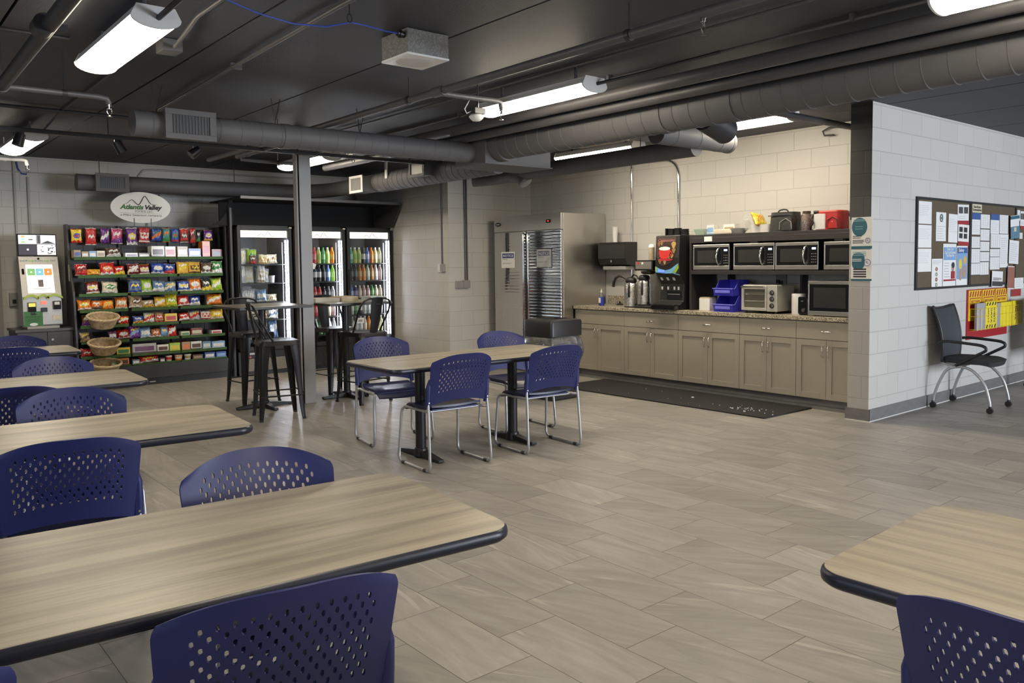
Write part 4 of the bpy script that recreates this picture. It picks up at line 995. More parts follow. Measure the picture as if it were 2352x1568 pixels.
# towel dispenser and the things round it
td = thing('towel_dispenser', 'black paper towel dispenser on the kitchen wall above the worktop', 'dispenser', (8.0, 7.34, 1.42))
MB().prism([(0, -.24, 0), (-.20, -.24, .02), (-.235, -.24, .10), (-.235, -.24, .28), (-.21, -.24, .31), (0, -.24, .31)], (0, .48, 0)).build('cover', M_blackp, td, bevel=.006)
MB().box(-.18, -.02, -.20, .20, -.045, .0).build('paper_chute', mat('grey_chute', (.33,.32,.31), .4), td, bevel=.003)
MB().box(-.2365, -.235, -.012, .012, .05, .08).build('emblem', M_column, td)
cs = MB().lathe([(.030, 0), (.042, .19), (.044, .195), (.043, .2), (.0, .2)], 20).build('foam_cup_stack', M_white, smooth=40, loc=(7.86, 7.36, 1.7305)); tag(cs, 'tall stack of white cups standing on the towel dispenser', 'cups')
sb = thing('soap_bottle', 'small dish soap bottle with blue base on the worktop', 'bottle', (7.60, 7.36, .917))
MB().lathe([(.026, 0), (.032, .005), (.033, .06), (.030, .11), (.016, .155), (.012, .165)], 18, mats=[0,0,0,1,1], sy=1.25).build('bottle', [mat('blue_soap', (.03,.05,.36), .25), M_plastic_clear], sb, smooth=50)
MB().lathe([(.013, .165), (.013, .185), (.006, .19), (.005, .215), (.0, .216)], 14).build('cap', M_white, sb, smooth=40)
MB().box(-.0338, -.033, -.018, .018, .035, .10).build('label_sticker', M_paper, sb)
fs = MB().lathe([(.045, 0), (.05, .008), (.03, .018), (.012, .024), (.012, .045), (.0, .048)], 18).build('sink_stopper', M_blackp, smooth=40, loc=(7.85, 7.27, .917)); tag(fs, 'small black stopper lying on the worktop near the soap bottle', 'stopper')

# ------------------------------------------------------------------ coffee: airpots and brewer
def airpot(label, y, spout, z=.917):
    t = thing('airpot', label, 'airpot', (7.52, y, z), 0, 'steel coffee airpots')
    b = MB(); prof = [(.078, 0), (.084, .006), (.084, .02)]
    for i in range(9): prof += [(.084+.0025*(i % 2), .03+i*.026)]
    prof += [(.084, .27), (.075, .295), (.06, .305)]
    b.lathe(prof, 28); b.build('steel_body', mat('hammered_steel', (.62,.60,.57), .16, metal=1, var=.25, scale=70, bump=.6), t, smooth=60)
    MB().lathe([(.086, -.0), (.087, .014), (.084, .016)], 28).build('base_ring', M_blackp, t, smooth=50, loc=(0, 0, .0005))
    MB().lathe([(.062, .303), (.070, .315), (.068, .345), (.05, .365), (.02, .37), (.0, .37)], 24).build('lid', M_blackp, t, smooth=50)
    MB().tube([(-.07, -.03, .30), (-.10, -.05, .26), (-.105, -.05, .17), (-.085, -.04, .13)], .010, seg=8).build('handle', M_blackp, t, smooth=60)
    if spout:
        MB().tube([(-.03, .03, .335), (-.05, .09, .375), (-.055, .15, .385), (-.06, .20, .36), (-.06, .235, .30), (-.06, .245, .25)], .016, seg=10, rs=[.012, .014, .015, .016, .018, .018]).build('spout', M_blackp, t, smooth=60)
        MB().tube([(0, 0, .36), (.0, -.04, .40), (-.01, -.10, .385), (-.02, -.13, .35)], .010, seg=8).build('lever', M_blackp, t, smooth=60)
    return t
airpot('hammered steel airpot with a long black spout, nearest the refrigerator', 6.775, True)
airpot('hammered steel airpot standing under the coffee brewer head', 6.565, False, .9475)
bw = thing('coffee_brewer', 'black and steel coffee brewer behind the second airpot', 'coffee maker', (7.62, 6.50, .917))
MB().box(-.22, .22, -.13, .12, 0, .03).build('base', M_blackp, bw, bevel=.004)
MB().box(.06, .22, -.13, .11, .03, .45).build('rear_tower', M_steel, bw, bevel=.004)
h = MB().box(-.17, .22, -.13, .16, .45, .575).build('brew_head', M_blackgloss, bw, bevel=.006)
MB().box(-.174, -.17, -.11, .14, .47, .56).build('control_plate', M_steel, h)
for y, m in ((.10, 'red'), (.03, 'white')): MB().box(-.178, -.174, y-.012, y+.012, .525, .55).build('switch', pc(m), h)
MB().lathe([(.055, .405), (.085, .42), (.09, .445), (.0, .45)], 24, o=(-.10, 0, 0)).build('filter_basket', M_blackp, bw, smooth=40)
tw = thing('cup_sleeve', 'printed tube of cups with white dome standing on the coffee brewer', 'cups', (7.58, 6.50, 1.493))
MB().lathe([(.036, 0), (.036, .15), (.0, .151)], 20).build('tube', mat('printed_tube', (.42,.36,.25), .5, var=.35, scale=35), tw, smooth=40)
MB().lathe([(.038, .15), (.036, .172), (.02, .19), (.0, .194)], 20).build('dome', M_white, tw, smooth=60)

# ------------------------------------------------------------------ hot drink dispenser
dp = thing('drink_dispenser', 'black hot drink dispenser with red cup picture on the worktop', 'drink machine', (7.42, 6.12, .917))
prof = [(0, 0), (0, .06), (.07, .10), (.085, .30), (.05, .345), (-.01, .42), (-.02, .60), (0, .855), (.06, .86), (.44, .86), (.44, 0)]
MB().prism([(x, -.175, z) for x, z in prof], (0, .35, 0)).build('cabinet', M_blackp, dp, bevel=.006)
def facex(z):
    pts = [(z_, x_) for x_, z_ in prof[2:8]]
    for (za, xa), (zb, xb) in zip(pts, pts[1:]):
        if za <= z <= zb: return xa+(xb-xa)*(z-za)/(zb-za)
    return 0
def decal(name, poly, m, lift=.003, par=dp):
    pts = [(facex(z)-lift, y, z) for y, z in poly]
    return MB().prism(pts, (.0018, 0, 0)).build(name, m, par)
def fan(name, poly, m, lift, par=dp):
    return decal(name, poly, m, lift, par)
shield = [(.155, .835)] + [(.155*math.cos(a)*1.0, .68+.17*math.sin(a)*-1) for a in []]
edge = [(.155, .838), (-.13, .832), (-.135, .70), (-.115, .62), (-.06, .545), (.0, .515), (.06, .505), (.11, .53), (.145, .62), (.155, .72)]
pic = decal('picture_panel', edge, mat('dark_picture', (.05,.028,.02), .25, var=.5, scale=18), .004)
for sy, sz, sr, sc_ in ((-.095, .745, .030, (.42,.27,.07)), (-.10, .68, .022, (.30,.16,.05)), (-.075, .62, .020, (.36,.22,.07)), (.12, .76, .020, (.20,.11,.05)), (.08, .765, .016, (.30,.20,.09)), (.10, .555, .020, (.24,.12,.05)), (.03, .545, .018, (.34,.25,.15)), (-.03, .60, .016, (.16,.22,.06))): decal('bean_spot', [(sy+sr*math.cos(a)*(1+.3*math.sin(3*a)), sz+sr*1.3*math.sin(a)) for a in [2*PI*k/14 for k in range(14)]], mat('bean_%d' % int(sc_[0]*100), sc_, .3, var=.5, scale=60), .0055, pic)
MB().tube([(facex(.66)-.008, -.045-.030*math.sin(a), .645+.030*math.cos(a)) for a in [PI*k/8 for k in range(9)]], .006, seg=6).build('cup_handle', pc('red'), pic, smooth=60)
cup = decal('red_cup', [(.11, .70), (-.045, .70), (-.05, .655), (-.025, .60), (.01, .585), (.065, .585), (.10, .61), (.115, .66)], pc('red'), .0065, pic)
decal('cream_top', [(.033+.082*math.cos(a), .705+.022*math.sin(a)) for a in [2*PI*k/20 for k in range(20)]], pc('white'), .008, pic)
decal('saucer', [(.02+.11*math.cos(a), .578+.016*math.sin(a)) for a in [2*PI*k/20 for k in range(20)]], pc('rose'), .0055, pic)
text('Cappuccino', .045, (facex(.80)-.008, .012, .800), FACE_W, mat('pink_lettering', (.42,.17,.16), .4), pic, width=.245, bold=.001, shear=.2)
stk = decal('blue_sticker', [(.172, .50), (.10, .47), (.02, .455), (-.05, .47), (-.165, .535), (-.172, .40), (-.08, .42), (.04, .418), (.172, .43)], mat('sky_sticker', (.16,.40,.66), .35, var=.15), .005)
decal('green_corner', [(-.165, .53), (-.172, .395), (-.06, .425), (-.10, .445)], pc('lime'), .0065, stk); decal('green_corner', [(.172, .50), (.15, .48), (.16, .44), (.172, .432)], pc('lime'), .0065, stk)
decal('display', [(.13, .462), (.035, .456), (.035, .43), (.13, .434)], emit_mat('blue_display', (.12,.20,1.0), 1.2), .007, stk)
for y in (.12, .03, -.06): decal('button', [(y+.016, .372), (y-.016, .372), (y-.016, .338), (y+.016, .338)], pc('white'), .006)
for y in (.12, .03, -.06, -.12): MB().cyl((.045, y, .265), (.045, y, .23), .011, seg=12).build('nozzle', pc('silver'), dp, smooth=40)
decal('instruction_plate', [(.075, .215), (-.135, .215), (-.135, .115), (.075, .115)], M_blackgloss, .006)
decal('printed_lines', [(.06, .18), (-.12, .18), (-.12, .174), (.06, .174)], M_grey_ink, .008)
MB().box(-.115, .0, -.185, .165, -.0, .062).build('drip_tray', M_blackgloss, dp, bevel=.012)
MB().box(.25, .29, -.1765, -.175, .13, .18).build('side_sticker', pc('cream'), dp)
cd_ = thing('lid_caddy', 'black caddy of lids on top of the hot drink dispenser', 'caddy', (7.64, 6.15, 1.7775))
for y, h_ in ((-.07, .07), (.0, .085), (.06, .08)): MB().lathe([(.045, 0), (.05, h_*.3), (.042, h_*.32), (.048, h_*.65), (.04, h_*.67), (.046, h_), (.0, h_)], 18, o=(0, y*1.5, 0)).build('lid_stack', M_blackp, cd_, smooth=40)
MB().box(-.06, .06, .135, .142, 0, .085).build('divider', M_blackp, cd_)

# ------------------------------------------------------------------ hutch and its appliances
hu = thing('shelf_hutch', 'black two level shelf unit over the worktop holding microwaves', 'shelf unit', (7.75, 4.82, .917))
HO = (-7.75, -4.82, -.917)
def hb(b, n, m=M_darkwood, **k): return b.build(n, m, hu, loc=HO, **k)
hb(MB().box(7.50, 7.965, 3.79, 5.845, 1.735, 1.768), 'top_board', bevel=.002)
hb(MB().box(7.50, 7.53, 3.79, 5.845, 1.675, 1.735), 'top_rail', bevel=.002)
hb(MB().box(7.49, 7.965, 3.79, 5.845, 1.325, 1.368), 'middle_board', bevel=.002)
hb(MB().box(7.95, 7.965, 3.79, 5.845, 1.368, 1.735), 'back_panel', M_blackp)
hb(MB().box(7.50, 7.965, 5.845, 5.875, .918, 1.768), 'side_panel', bevel=.002)
for y in (4.69, 5.60): hb(MB().box(7.86, 7.965, y-.012, y+.012, .918, 1.325), 'brace')
hb(MB().box(7.55, 7.965, 3.790, 3.81, .918, 1.325), 'side_panel')
hb(MB().box(7.488, 7.50, 5.56, 5.66, 1.69, 1.745), 'sticker', M_paper)
for y in (5.03, 4.08): hb(MB().box(7.50, 7.56, y-.045, y+.045, 1.652, 1.675).box(7.51, 7.53, y-.06, y-.05, 1.645, 1.675), 'clip_lamp', M_blackp)
def microwave(label, y0, y1, z0, z1, x, group, ctrl=True):
    t = thing('microwave', label, 'microwave', (x, (y0+y1)/2, z0), 0, group)
    w, h = (y1-y0)/2, z1-z0; cw = .20*w*2 if ctrl else .16*w*2
    MB().box(.02, .36, -w+.006, w-.006, .012, h-.004).build('housing', M_blackp, t, bevel=.004)
    for sx in (.05, .32):
        for sy in (-w+.05, w-.05): MB().cyl((sx, sy, 0), (sx, sy, .013), .012, seg=10).build('foot', M_blackp, t)
    d = MB().box(0, .02, -w, w, h-.032, h).box(0, .02, -w, w, .008, .052).box(0, .02, w-.014, w, .052, h-.032).box(0, .02, -w, -w+.008, .052, h-.032).build('front_frame', M_steel, t, bevel=.003)
    dg = MB().box(.003, .02, -w+cw, w-.014, .052, h-.032).build('door', M_blackgloss, t)
    MB().box(.0012, .003, -w+cw+.075, w-.06, .085, h-.065).build('window', mat('tinted_window', (.035,.034,.033), .08), dg)
    cp = MB().box(.003, .02, -w+.008, -w+cw, .052, h-.032).build('control_panel', M_blackgloss, t)
    MB().box(.001, .003, -w+cw*.28, -w+cw*.72, h-.075, h-.055).build('display', emit_mat('clock_digits', (.45,.55,1.0), 2.5), cp)
    for i in range(3):
        for j in range(4): MB().box(.0015, .003, -w+cw*(.22+.22*i), -w+cw*(.22+.22*i)+.012, .08+j*.028, .085+j*.028).build('key', M_column, cp)
    hy = -w+cw+.035
    if ctrl: MB().tube([(.002, hy, .065), (-.022, hy+.004, .075), (-.036, hy+.012, h*.45), (-.036, hy+.012, h*.55), (-.022, hy+.004, h-.055), (.002, hy, h-.045)], .010, seg=10).build('handle', M_chrome, dg, smooth=60)
    return t
GM = 'steel fronted microwaves'
microwave('steel microwave on the hutch shelf nearest the drink dispenser', 5.337, 5.823, 1.3685, 1.655, 7.50, GM)
microwave('steel microwave second from the drink dispenser on the hutch shelf', 4.778, 5.277, 1.3685, 1.655, 7.49, GM)
microwave('steel microwave third from the drink dispenser on the hutch shelf', 4.287, 4.768, 1.3685, 1.652, 7.49, GM)
microwave('steel microwave at the wall end of the hutch shelf, half hidden', 3.80, 4.228, 1.3685, 1.648, 7.49, GM)
microwave('larger steel microwave standing on the worktop beside the wall', 3.80, 4.358, .9175, 1.265, 7.43, GM, False)
# toaster oven
to = thing('toaster_oven', 'silver toaster oven with three knobs on the worktop', 'toaster oven', (7.45, 4.93, .917))
MB().box(.02, .33, -.215, .215, .025, .30).build('housing', mat('oven_silver', (.55,.53,.48), .38, metal=.45), to, bevel=.012)
MB().box(0, .02, -.215, -.095, .025, .30).build('control_face', mat('oven_silver', (.55,.53,.48), .38, metal=.45), to, bevel=.004)
d = MB().box(0, .02, -.09, .215, .255, .29).box(0, .02, -.09, .215, .03, .06).box(0, .02, .185, .215, .06, .255).box(0, .02, -.09, -.07, .06, .255).build('door', mat('oven_silver', (.55,.53,.48), .38, metal=.45), to, bevel=.003)
MB().box(.014, .0195, -.07, .185, .06, .255).build('window', mat('oven_glass', (.11,.105,.085), .08), d)
for z in (.13, .20): MB().cyl((.012, -.07, z), (.012, .185, z), .002, seg=6).build('rack_wire', M_chrome, d)
MB().tube([(0, -.07, .278), (-.028, -.07, .28), (-.028, .20, .28), (0, .20, .278)], .009, seg=8).build('handle', M_chrome, d, smooth=40)
for z in (.22, .155, .085):
    k = MB().cyl((0, -.155, z), (-.006, -.155, z), .026, seg=20).build('knob_ring', M_blackp, to, smooth=40)
    MB().cyl((-.006, -.155, z), (-.022, -.155, z), .019, .016, seg=20).build('knob', M_chrome, k, smooth=40)
for sx in (.04, .30):
    for sy in (-.18, .18): MB().cyl((sx, sy, 0), (sx, sy, .026), .014, seg=10).build('foot', M_blackp, to)
# blue bins
M_bin = mat('blue_bin_plastic', (.05,.05,.56), .35, var=.08)
def bin_(label, z):
    t = thing('stacking_bin', label, 'bin', (7.46, 5.385, z), 0, 'blue stacking bins')
    w = .128; th = .005
    b = MB().box(0, .30, -w, w, 0, th).box(.295, .30, -w, w, th, .17)
    for s in (-1, 1): b.prism([(0.012, s*w, th), (.30, s*w, th), (.30, s*w, .17), (.11, s*w, .17), (.03, s*w, .075), (-.01, s*w, .075)], (0, -s*th, 0))
    b.add([(0.012, -w, th), (0.012, w, th), (-.012, w, .078), (-.012, -w, .078), (.02, -w, th), (.02, w, th), (-.004, w, .078), (-.004, -w, .078)], [(0,1,2,3),(7,6,5,4),(0,4,5,1),(2,6,7,3),(0,3,7,4),(1,5,6,2)])
    b.build('bin_shell', M_bin, t, bevel=.002)
    MB().box(-.016, -.006, -w*.75, w*.75, .03, .062).build('label_slot', mat('blue_bin_light', (.17,.17,.70), .3), t, bevel=.003)
    MB().box(-.018, .02, -w-.006, w+.006, .073, .083).build('front_lip', mat('blue_bin_light', (.17,.17,.70), .3), t, bevel=.002)
    return t
bin_('blue open front bin resting on the worktop, lower of two', .9175); bin_('blue open front bin stacked on top of the other blue bin', 1.0925)
def simple(name, label, cat, mb, m, loc, **k):
    o = mb.build(name, m, loc=loc, **k); tag(o, label, cat); return o
nb = thing('napkin_carton', 'white carton of stirrers on the worktop beside the blue bins', 'carton', (7.62, 5.71, .917))
MB().box(-.06, .06, -.072, .072, 0, .135).build('carton', M_white, nb, bevel=.002)
MB().box(-.055, .055, -.067, .067, .135, .148).build('contents', mat('stirrer_wood', (.45,.36,.24), .6, var=.3, scale=60), nb)
o = simple('paper_towel_roll', 'white paper towel roll standing beside the toaster oven', 'paper towel', MB().lathe([(.02, 0), (.07, 0), (.071, .008), (.071, .205), (.069, .212), (.02, .212), (.02, 0)], 28), M_white, (7.62, 4.57, .917), smooth=40)
bt = thing('toaster', 'small black toaster between paper roll and countertop microwave', 'toaster', (7.50, 4.455, .917))
MB().box(0, .25, -.062, .058, .01, .185).build('shell', M_blackgloss, bt, bevel=.014)
MB().cyl((-.012, -.01, .05), (0, -.01, .05), .018, seg=18).build('dial', M_chrome, bt, smooth=40)
MB().box(-.014, 0, -.012, .012, .135, .150).build('lever', M_chrome, bt, bevel=.002)
MB().box(.02, .23, -.05, -.03, 0, .011).box(.02, .23, .03, .05, 0, .011).build('foot', M_blackp, bt)
wo = thing('wall_outlet', 'grey wall outlet with plugs below the hutch shelf', 'outlet', (7.998, 5.00, 1.25)); MB().box(-.03, -.0, -.06, .06, -.06, .07).build('box_body', M_column, wo, bevel=.003); MB().box(-.06, -.03, -.03, .0, -.04, .0).box(-.06, -.03, .01, .04, -.03, .01).build('plug', M_blackp, wo, bevel=.004)
MB().tube([(-.05, -.015, -.04), (-.055, -.02, -.12), (-.06, -.03, -.20), (-.07, -.05, -.30)], .004, seg=6).build('cord', M_blackp, wo, smooth=60)
cw = MB()
for i, dy in enumerate((0, .04, .09)): cw.tube([(7.88, 5.88-.05*i, 1.02-.02*i), (7.85, 5.84-.05*i, .96), (7.78, 5.80-dy, .925), (7.70, 5.84-dy, .924), (7.74, 5.90-dy*.3, .924)], .0045, seg=6)
tag(cw.build('power_cords', M_blackp, smooth=60), 'tangle of black cords on the worktop beside the drink dispenser', 'cords')
# ------------------------------------------------------------------ things on top of the hutch
ZT = 1.7685
def bag_shape(w, d, h, b, taper=.94, bulge=.03):
    def side(u, v):
        a = 2*PI*u; c, s = math.cos(a), math.sin(a)
        k = (abs(c)**5+abs(s)**5)**(-1/5); q = 1-(1-taper)*v+bulge*math.sin(PI*v)
        return Vector((c*k*d/2*q, s*k*w/2*q, h*v))
    b.grid(side, 32, 8); n = 33
    top = [side(i/32, 1) for i in range(32)]; bot = [side(i/32, 0) for i in range(32)]
    b.add(top+[Vector((0, 0, h*1.03))], [(i, (i+1) % 32, 32) for i in range(32)]); b.add(bot, [tuple(range(31, -1, -1))])
    return b
lb = thing('lunch_bag', 'dark grey quilted lunch bag on top of the hutch', 'lunch bag', (7.64, 4.74, ZT))
M_gbag = mat('grey_quilt', (.030,.030,.028), .35, var=.35, scale=28, bump=.5)
bag_shape(.285, .20, .20, MB()).build('body', M_gbag, lb, smooth=50)
bag_shape(.13, .05, .115, MB()).build('front_pocket', M_gbag, lb, smooth=50, loc=(-.115, -.085, .01))
MB().tube([(-.142, -.155, .02), (-.146, -.150, .09), (-.142, -.085, .128), (-.146, -.02, .09), (-.142, -.015, .02)], .004, seg=6).build('zip_piping', M_column, lb, smooth=60)
MB().tube([(-.05, .06, .203), (-.045, .04, .222), (-.04, 0, .228), (-.045, -.04, .222), (-.05, -.06, .203)], .008, seg=8).build('handle', M_blackp, lb, smooth=60)
MB().tube([(-.103, -.142, .165), (-.106, 0, .168), (-.103, .142, .165)], .005, seg=6).build('lid_seam', M_blackp, lb, smooth=60)
jr = thing('pretzel_jar', 'clear jar full of reddish snacks between the two lunch bags', 'jar', (7.66, 4.515, ZT))
MB().lathe([(.0, .003), (.048, .003), (.050, .01), (.050, .135), (.035, .165), (.032, .170), (.0, .170)], 22).build('contents', speckle_mat('pretzel_bits', [(.25,.09,.05),(.35,.15,.08),(.16,.05,.03),(.42,.22,.13)], 110, .5), jr, smooth=50)
MB().lathe([(.0, 0), (.052, 0), (.054, .006), (.054, .138), (.038, .172), (.038, .180)], 22).build('glass', M_plastic_clear, jr, smooth=50)
MB().lathe([(.040, .175), (.040, .200), (.0, .201)], 22).build('lid', mat('brown_lid', (.05,.025,.015), .4), jr, smooth=40)
rb = thing('lunch_bag', 'red and white insulated lunch bag on top of the hutch', 'lunch bag', (7.64, 4.225, ZT))
b = bag_shape(.285, .21, .165, MB()); M_red = mat('red_nylon', (.36,.012,.010), .4, var=.12, scale=60, bump=.2)
b.build('body', M_red, rb, smooth=50)
bag_shape(.125, .018, .15, MB(), taper=1, bulge=0).build('white_panel', mat('white_nylon', (.55,.53,.52), .5, var=.1), rb, smooth=50, loc=(-.103, .076, .006))
bag_shape(.275, .20, .022, MB()).build('lid', mat('red_nylon_light', (.50,.045,.03), .4, var=.12), rb, smooth=50, loc=(.0, 0, .166))
bag_shape(.12, .04, .10, MB()).build('front_pocket', M_red, rb, smooth=50, loc=(-.115, -.075, .012))
MB().tube([(-.105, .145, .155), (-.125, .155, .12), (-.128, .13, .07), (-.122, .165, .03), (-.10, .175, .004), (-.06, .18, .004)], .010, seg=8).tube([(-.08, .14, .16), (-.10, .135, .18), (-.09, .10, .178)], .014, seg=8).build('strap', M_blackp, rb, smooth=60)
MB().tube([(-.138, -.13, .02), (-.140, -.125, .09), (-.137, -.075, .118), (-.140, -.02, .09), (-.138, -.016, .02)], .004, seg=6).build('zip_piping', M_blackp, rb, smooth=60)
text('A', .022, (-.1375, -.075, .075), FACE_W, M_paper, rb, name='emblem')
simple('small_box', 'small tan box behind the pretzel jar and red lunch bag', 'box', MB().box(-.03, .03, -.035, .035, 0, .075), pc('gold', .5), (7.78, 4.42, ZT), bevel=.002)
simple('blue_cloth', 'crumpled blue cloth at the wall end of the hutch top', 'cloth', MB().lathe([(.05, 0), (.045, .03), (.03, .05), (.012, .075), (.0, .078)], 9), mat('blue_cloth', (.03,.13,.40), .7, bump=.4), (7.62, 3.95, ZT), smooth=70)
yb = thing('plastic_tub', 'clear white tub on the hutch top holding a yellow snack bag', 'tub', (7.64, 5.01, ZT))
b = MB(); b.grid(lambda u, v: Vector(((.075+.010*v)*(1 if abs(math.cos(2*PI*u)) == 9 else 1)*math.cos(2*PI*u)*(abs(math.cos(2*PI*u))**6+abs(math.sin(2*PI*u))**6)**(-1/6), (.105+.012*v)*math.sin(2*PI*u)*(abs(math.cos(2*PI*u))**6+abs(math.sin(2*PI*u))**6)**(-1/6), .085*v)), 32, 3)
b.box(-.07, .07, -.10, .10, 0, .003); b.build('tub_shell', mat('milky_plastic', (.62,.60,.57), .3), yb, smooth=50)
def pillow(w, h, d, cols, style=0, tilt=.0, crimp=.012):
    """foil snack bag standing upright, front towards -Y; cols = main, accent, second accent"""
    rnd = random.random()*6; k1 = random.uniform(.7, 1.3); lean = random.uniform(-.07, .07); yawr = random.uniform(-.16, .16)
    def fn(sgn):
        def f(u, v):
            a, c = 2*u-1, v
            env = max(0, (1-a**4))**.55*max(0, (1-abs(2*c-1)**3.0))**.55
            wr = .5*math.sin(6*a*k1+4*c+rnd)+.35*math.sin(13*c+5*a*a+rnd*2)+.25*math.sin(17*a-9*c+rnd*3)
            edge = (abs(a)**3)*.35*math.sin(15*c+rnd)
            x = a*w/2*(1-.07*math.sin(PI*c)+.02*math.sin(9*c+rnd)); z = h*c+.02*h*math.sin(5*a+rnd)*c*c
            if c > .93 or c < .05: y = .006*math.sin(7*a+rnd)
            else: y = 0
            return Vector((x, sgn*d/2*env*(1+.22*wr)+y+edge*d*.12, z))
        return f
    def mm(u, v):
        a = 2*u-1; q = .05*math.sin(9*a+rnd)+.03*math.sin(21*a+2*rnd)
        if v < .06 or v > .95: return 2 if int(rnd*10) % 2 else 0
        if style == 0:
            if (a*.9)**2+((v-.50+q*.4)/.30)**2 < .42: return 1 if not (.44 < v+q < .56 and abs(a) < .55) else 2
            return 2 if v < .17+q else 0
        if style == 1: return (2 if .42 < v+q < .56 and abs(a) < .6 else 1) if .30+q < v < .66+q*.6 and abs(a) < .82 else (1 if v < .14 else 0)
        if style == 2: return 1 if abs(v-.48-.22*a+q) < .13 else (2 if abs(v-.70-.1*a+q) < .06 and abs(a) < .7 else 0)
        return 1 if v < .34+q+.1*a else (2 if abs(a+.1) < .6 and .55 < v+q < .74 else 0)
    b = MB(); b.grid(fn(-1), 40, 40, mm); b.cur = 0
    b.grid(fn(1), 8, 8)
    M = Matrix.Rotation(-tilt, 3, 'X') @ Matrix.Rotation(lean if tilt else lean*.5, 3, 'Y') @ Matrix.Rotation(yawr if tilt else yawr*.3, 3, 'Z')
    b.v = [tuple(M @ Vector(p)) for p in b.v]
    zm = min(p[2] for p in b.v); b.v = [(p[0], p[1], p[2]-zm) for p in b.v]      # rest on its own lowest point
    return b
def carton(w, h, d, style=0):
    b = MB().box(-w/2, w/2, -d/2, d/2, 0, h)
    b.m(1).box(-w*.40, w*.40, -d/2-.0012, -d/2, h*.25, h*.72).m(2).box(-w/2, w/2, -d/2-.0008, -d/2, h*.02, h*.16)
    b.m(1).box(-w*.42, w*.42, -d*.4, d*.4, h, h+.001)
    return b
o = pillow(.26, .16, .07, 0, 2, tilt=.5).build('snack_bag', [pc('yellow'), pc('gold'), pc('orange')], smooth=60, loc=(7.62, 5.01, ZT+.045)); tag(o, 'crumpled yellow snack bag stuffed in the clear tub on the hutch', 'snack bag')
MB().grid(lambda u, v: Vector((-.06+.03*math.sin(v*7), .10+.075*u+.012*math.sin(9*v), -.02+.16*v+.01*math.sin(8*u))), 8, 8).build('clear_wrap', M_plastic_clear, o, smooth=60)
o = simple('filter_stack', 'stack of fluted white coffee filters on the hutch top', 'coffee filters', MB().lathe([(.045, 0), (.06, .005), (.105, .055), (.108, .058), (.06, .012), (.0, .010)], 36), M_white, (7.66, 5.325, ZT))
for v in o.data.vertices:
    a = math.atan2(v.co.y, v.co.x); k = 1+.05*math.sin(a*18)*min(1, v.co.z/.05); v.co.x *= k; v.co.y *= k
simple('filter_pack', 'bundle of cream coffee filters lying on the hutch top', 'coffee filters', MB().box(-.07, .07, -.12, .12, 0, .055), mat('cream_filters', (.58,.53,.43), .7, var=.25, scale=9, stretch=(1, 14, 1)), (7.64, 5.48, ZT), bevel=.012)
o = simple('tea_box', 'white printed box behind the bundle of coffee filters', 'box', carton(.15, .115, .10), [pc('white', .5), pc('tan', .5), pc('brown', .5)], (7.80, 5.52, ZT)); o.rotation_euler = (0, 0, -PI/2)
o = simple('tea_box', 'blue and white striped box near the drink dispenser end of hutch', 'box', carton(.10, .112, .08), [pc('white', .5), pc('lightblue', .5), pc('lightblue', .5)], (7.68, 5.69, ZT)); o.rotation_euler = (0, 0, -PI/2)
gd = MB().add([(-.05, -.05, 0), (.05, -.05, 0), (.05, .05, 0), (-.05, .05, 0), (-.065, -.075, .065), (.065, -.075, .065), (.065, .075, .065), (-.065, .075, .065)], [(0,3,2,1),(0,1,5,4),(1,2,6,5),(2,3,7,6),(3,0,4,7)]).build('glass_dish', mat('green_glass', (.30,.42,.34), .08, alpha=.35), loc=(7.64, 5.80, ZT), solid=.004); tag(gd, 'small clear glass dish at the drink dispenser end of hutch', 'dish')

# ------------------------------------------------------------------ trash bin
tb = thing('trash_bin', 'square black trash bin with clear liner in front of the refrigerator', 'trash bin', (6.005, 6.55, 0))
w, d = .21, .205
MB().hexa([(-w*.93, -d*.93, 0), (w*.93, -d*.93, 0), (w*.93, d*.93, 0), (-w*.93, d*.93, 0)], [(-w, -d, .69), (w, -d, .69), (w, d, .69), (-w, d, .69)]).build('body', M_blackp, tb, bevel=.015)
out = rects(.47, .46, .04, 4); n = len(out); vs = []
for k, z in ((1.0, .69), (1.0, .835), (.97, .858), (.80, .868), (.62, .872), (.60, .84)): vs += [(x*k, y*k, z) for x, y in out]
MB().add(vs, [(i*n+j, i*n+(j+1) % n, (i+1)*n+(j+1) % n, (i+1)*n+j) for i in range(5) for j in range(n)]+[tuple(5*n+j for j in range(n))]).build('lid', M_blackp, tb, smooth=40)
def liner(u, v):
    a = 2*PI*u; c, s = math.cos(a), math.sin(a); k = (abs(c)**8+abs(s)**8)**(-1/8)
    q = 1.02+.20*math.sin(PI*min(1, v*1.15))**.8+.030*math.sin(a*17+v*5)*(.3+v)+.02*math.sin(a*29)
    if v > .9: q -= .06
    return Vector((c*k*w*q, s*k*d*q, .70-.36*v+.012*math.sin(a*7)*v))
MB().grid(liner, 96, 12).build('liner', glass_mat('bin_liner', (.74,.74,.73), 2.0, haze=.08, crinkle=1.0), tb, smooth=70)
MB().box(-w*1.10, w*1.10, -d*1.10, d*1.10, .52, .545).build('liner_band', M_blackp, tb, bevel=.004)
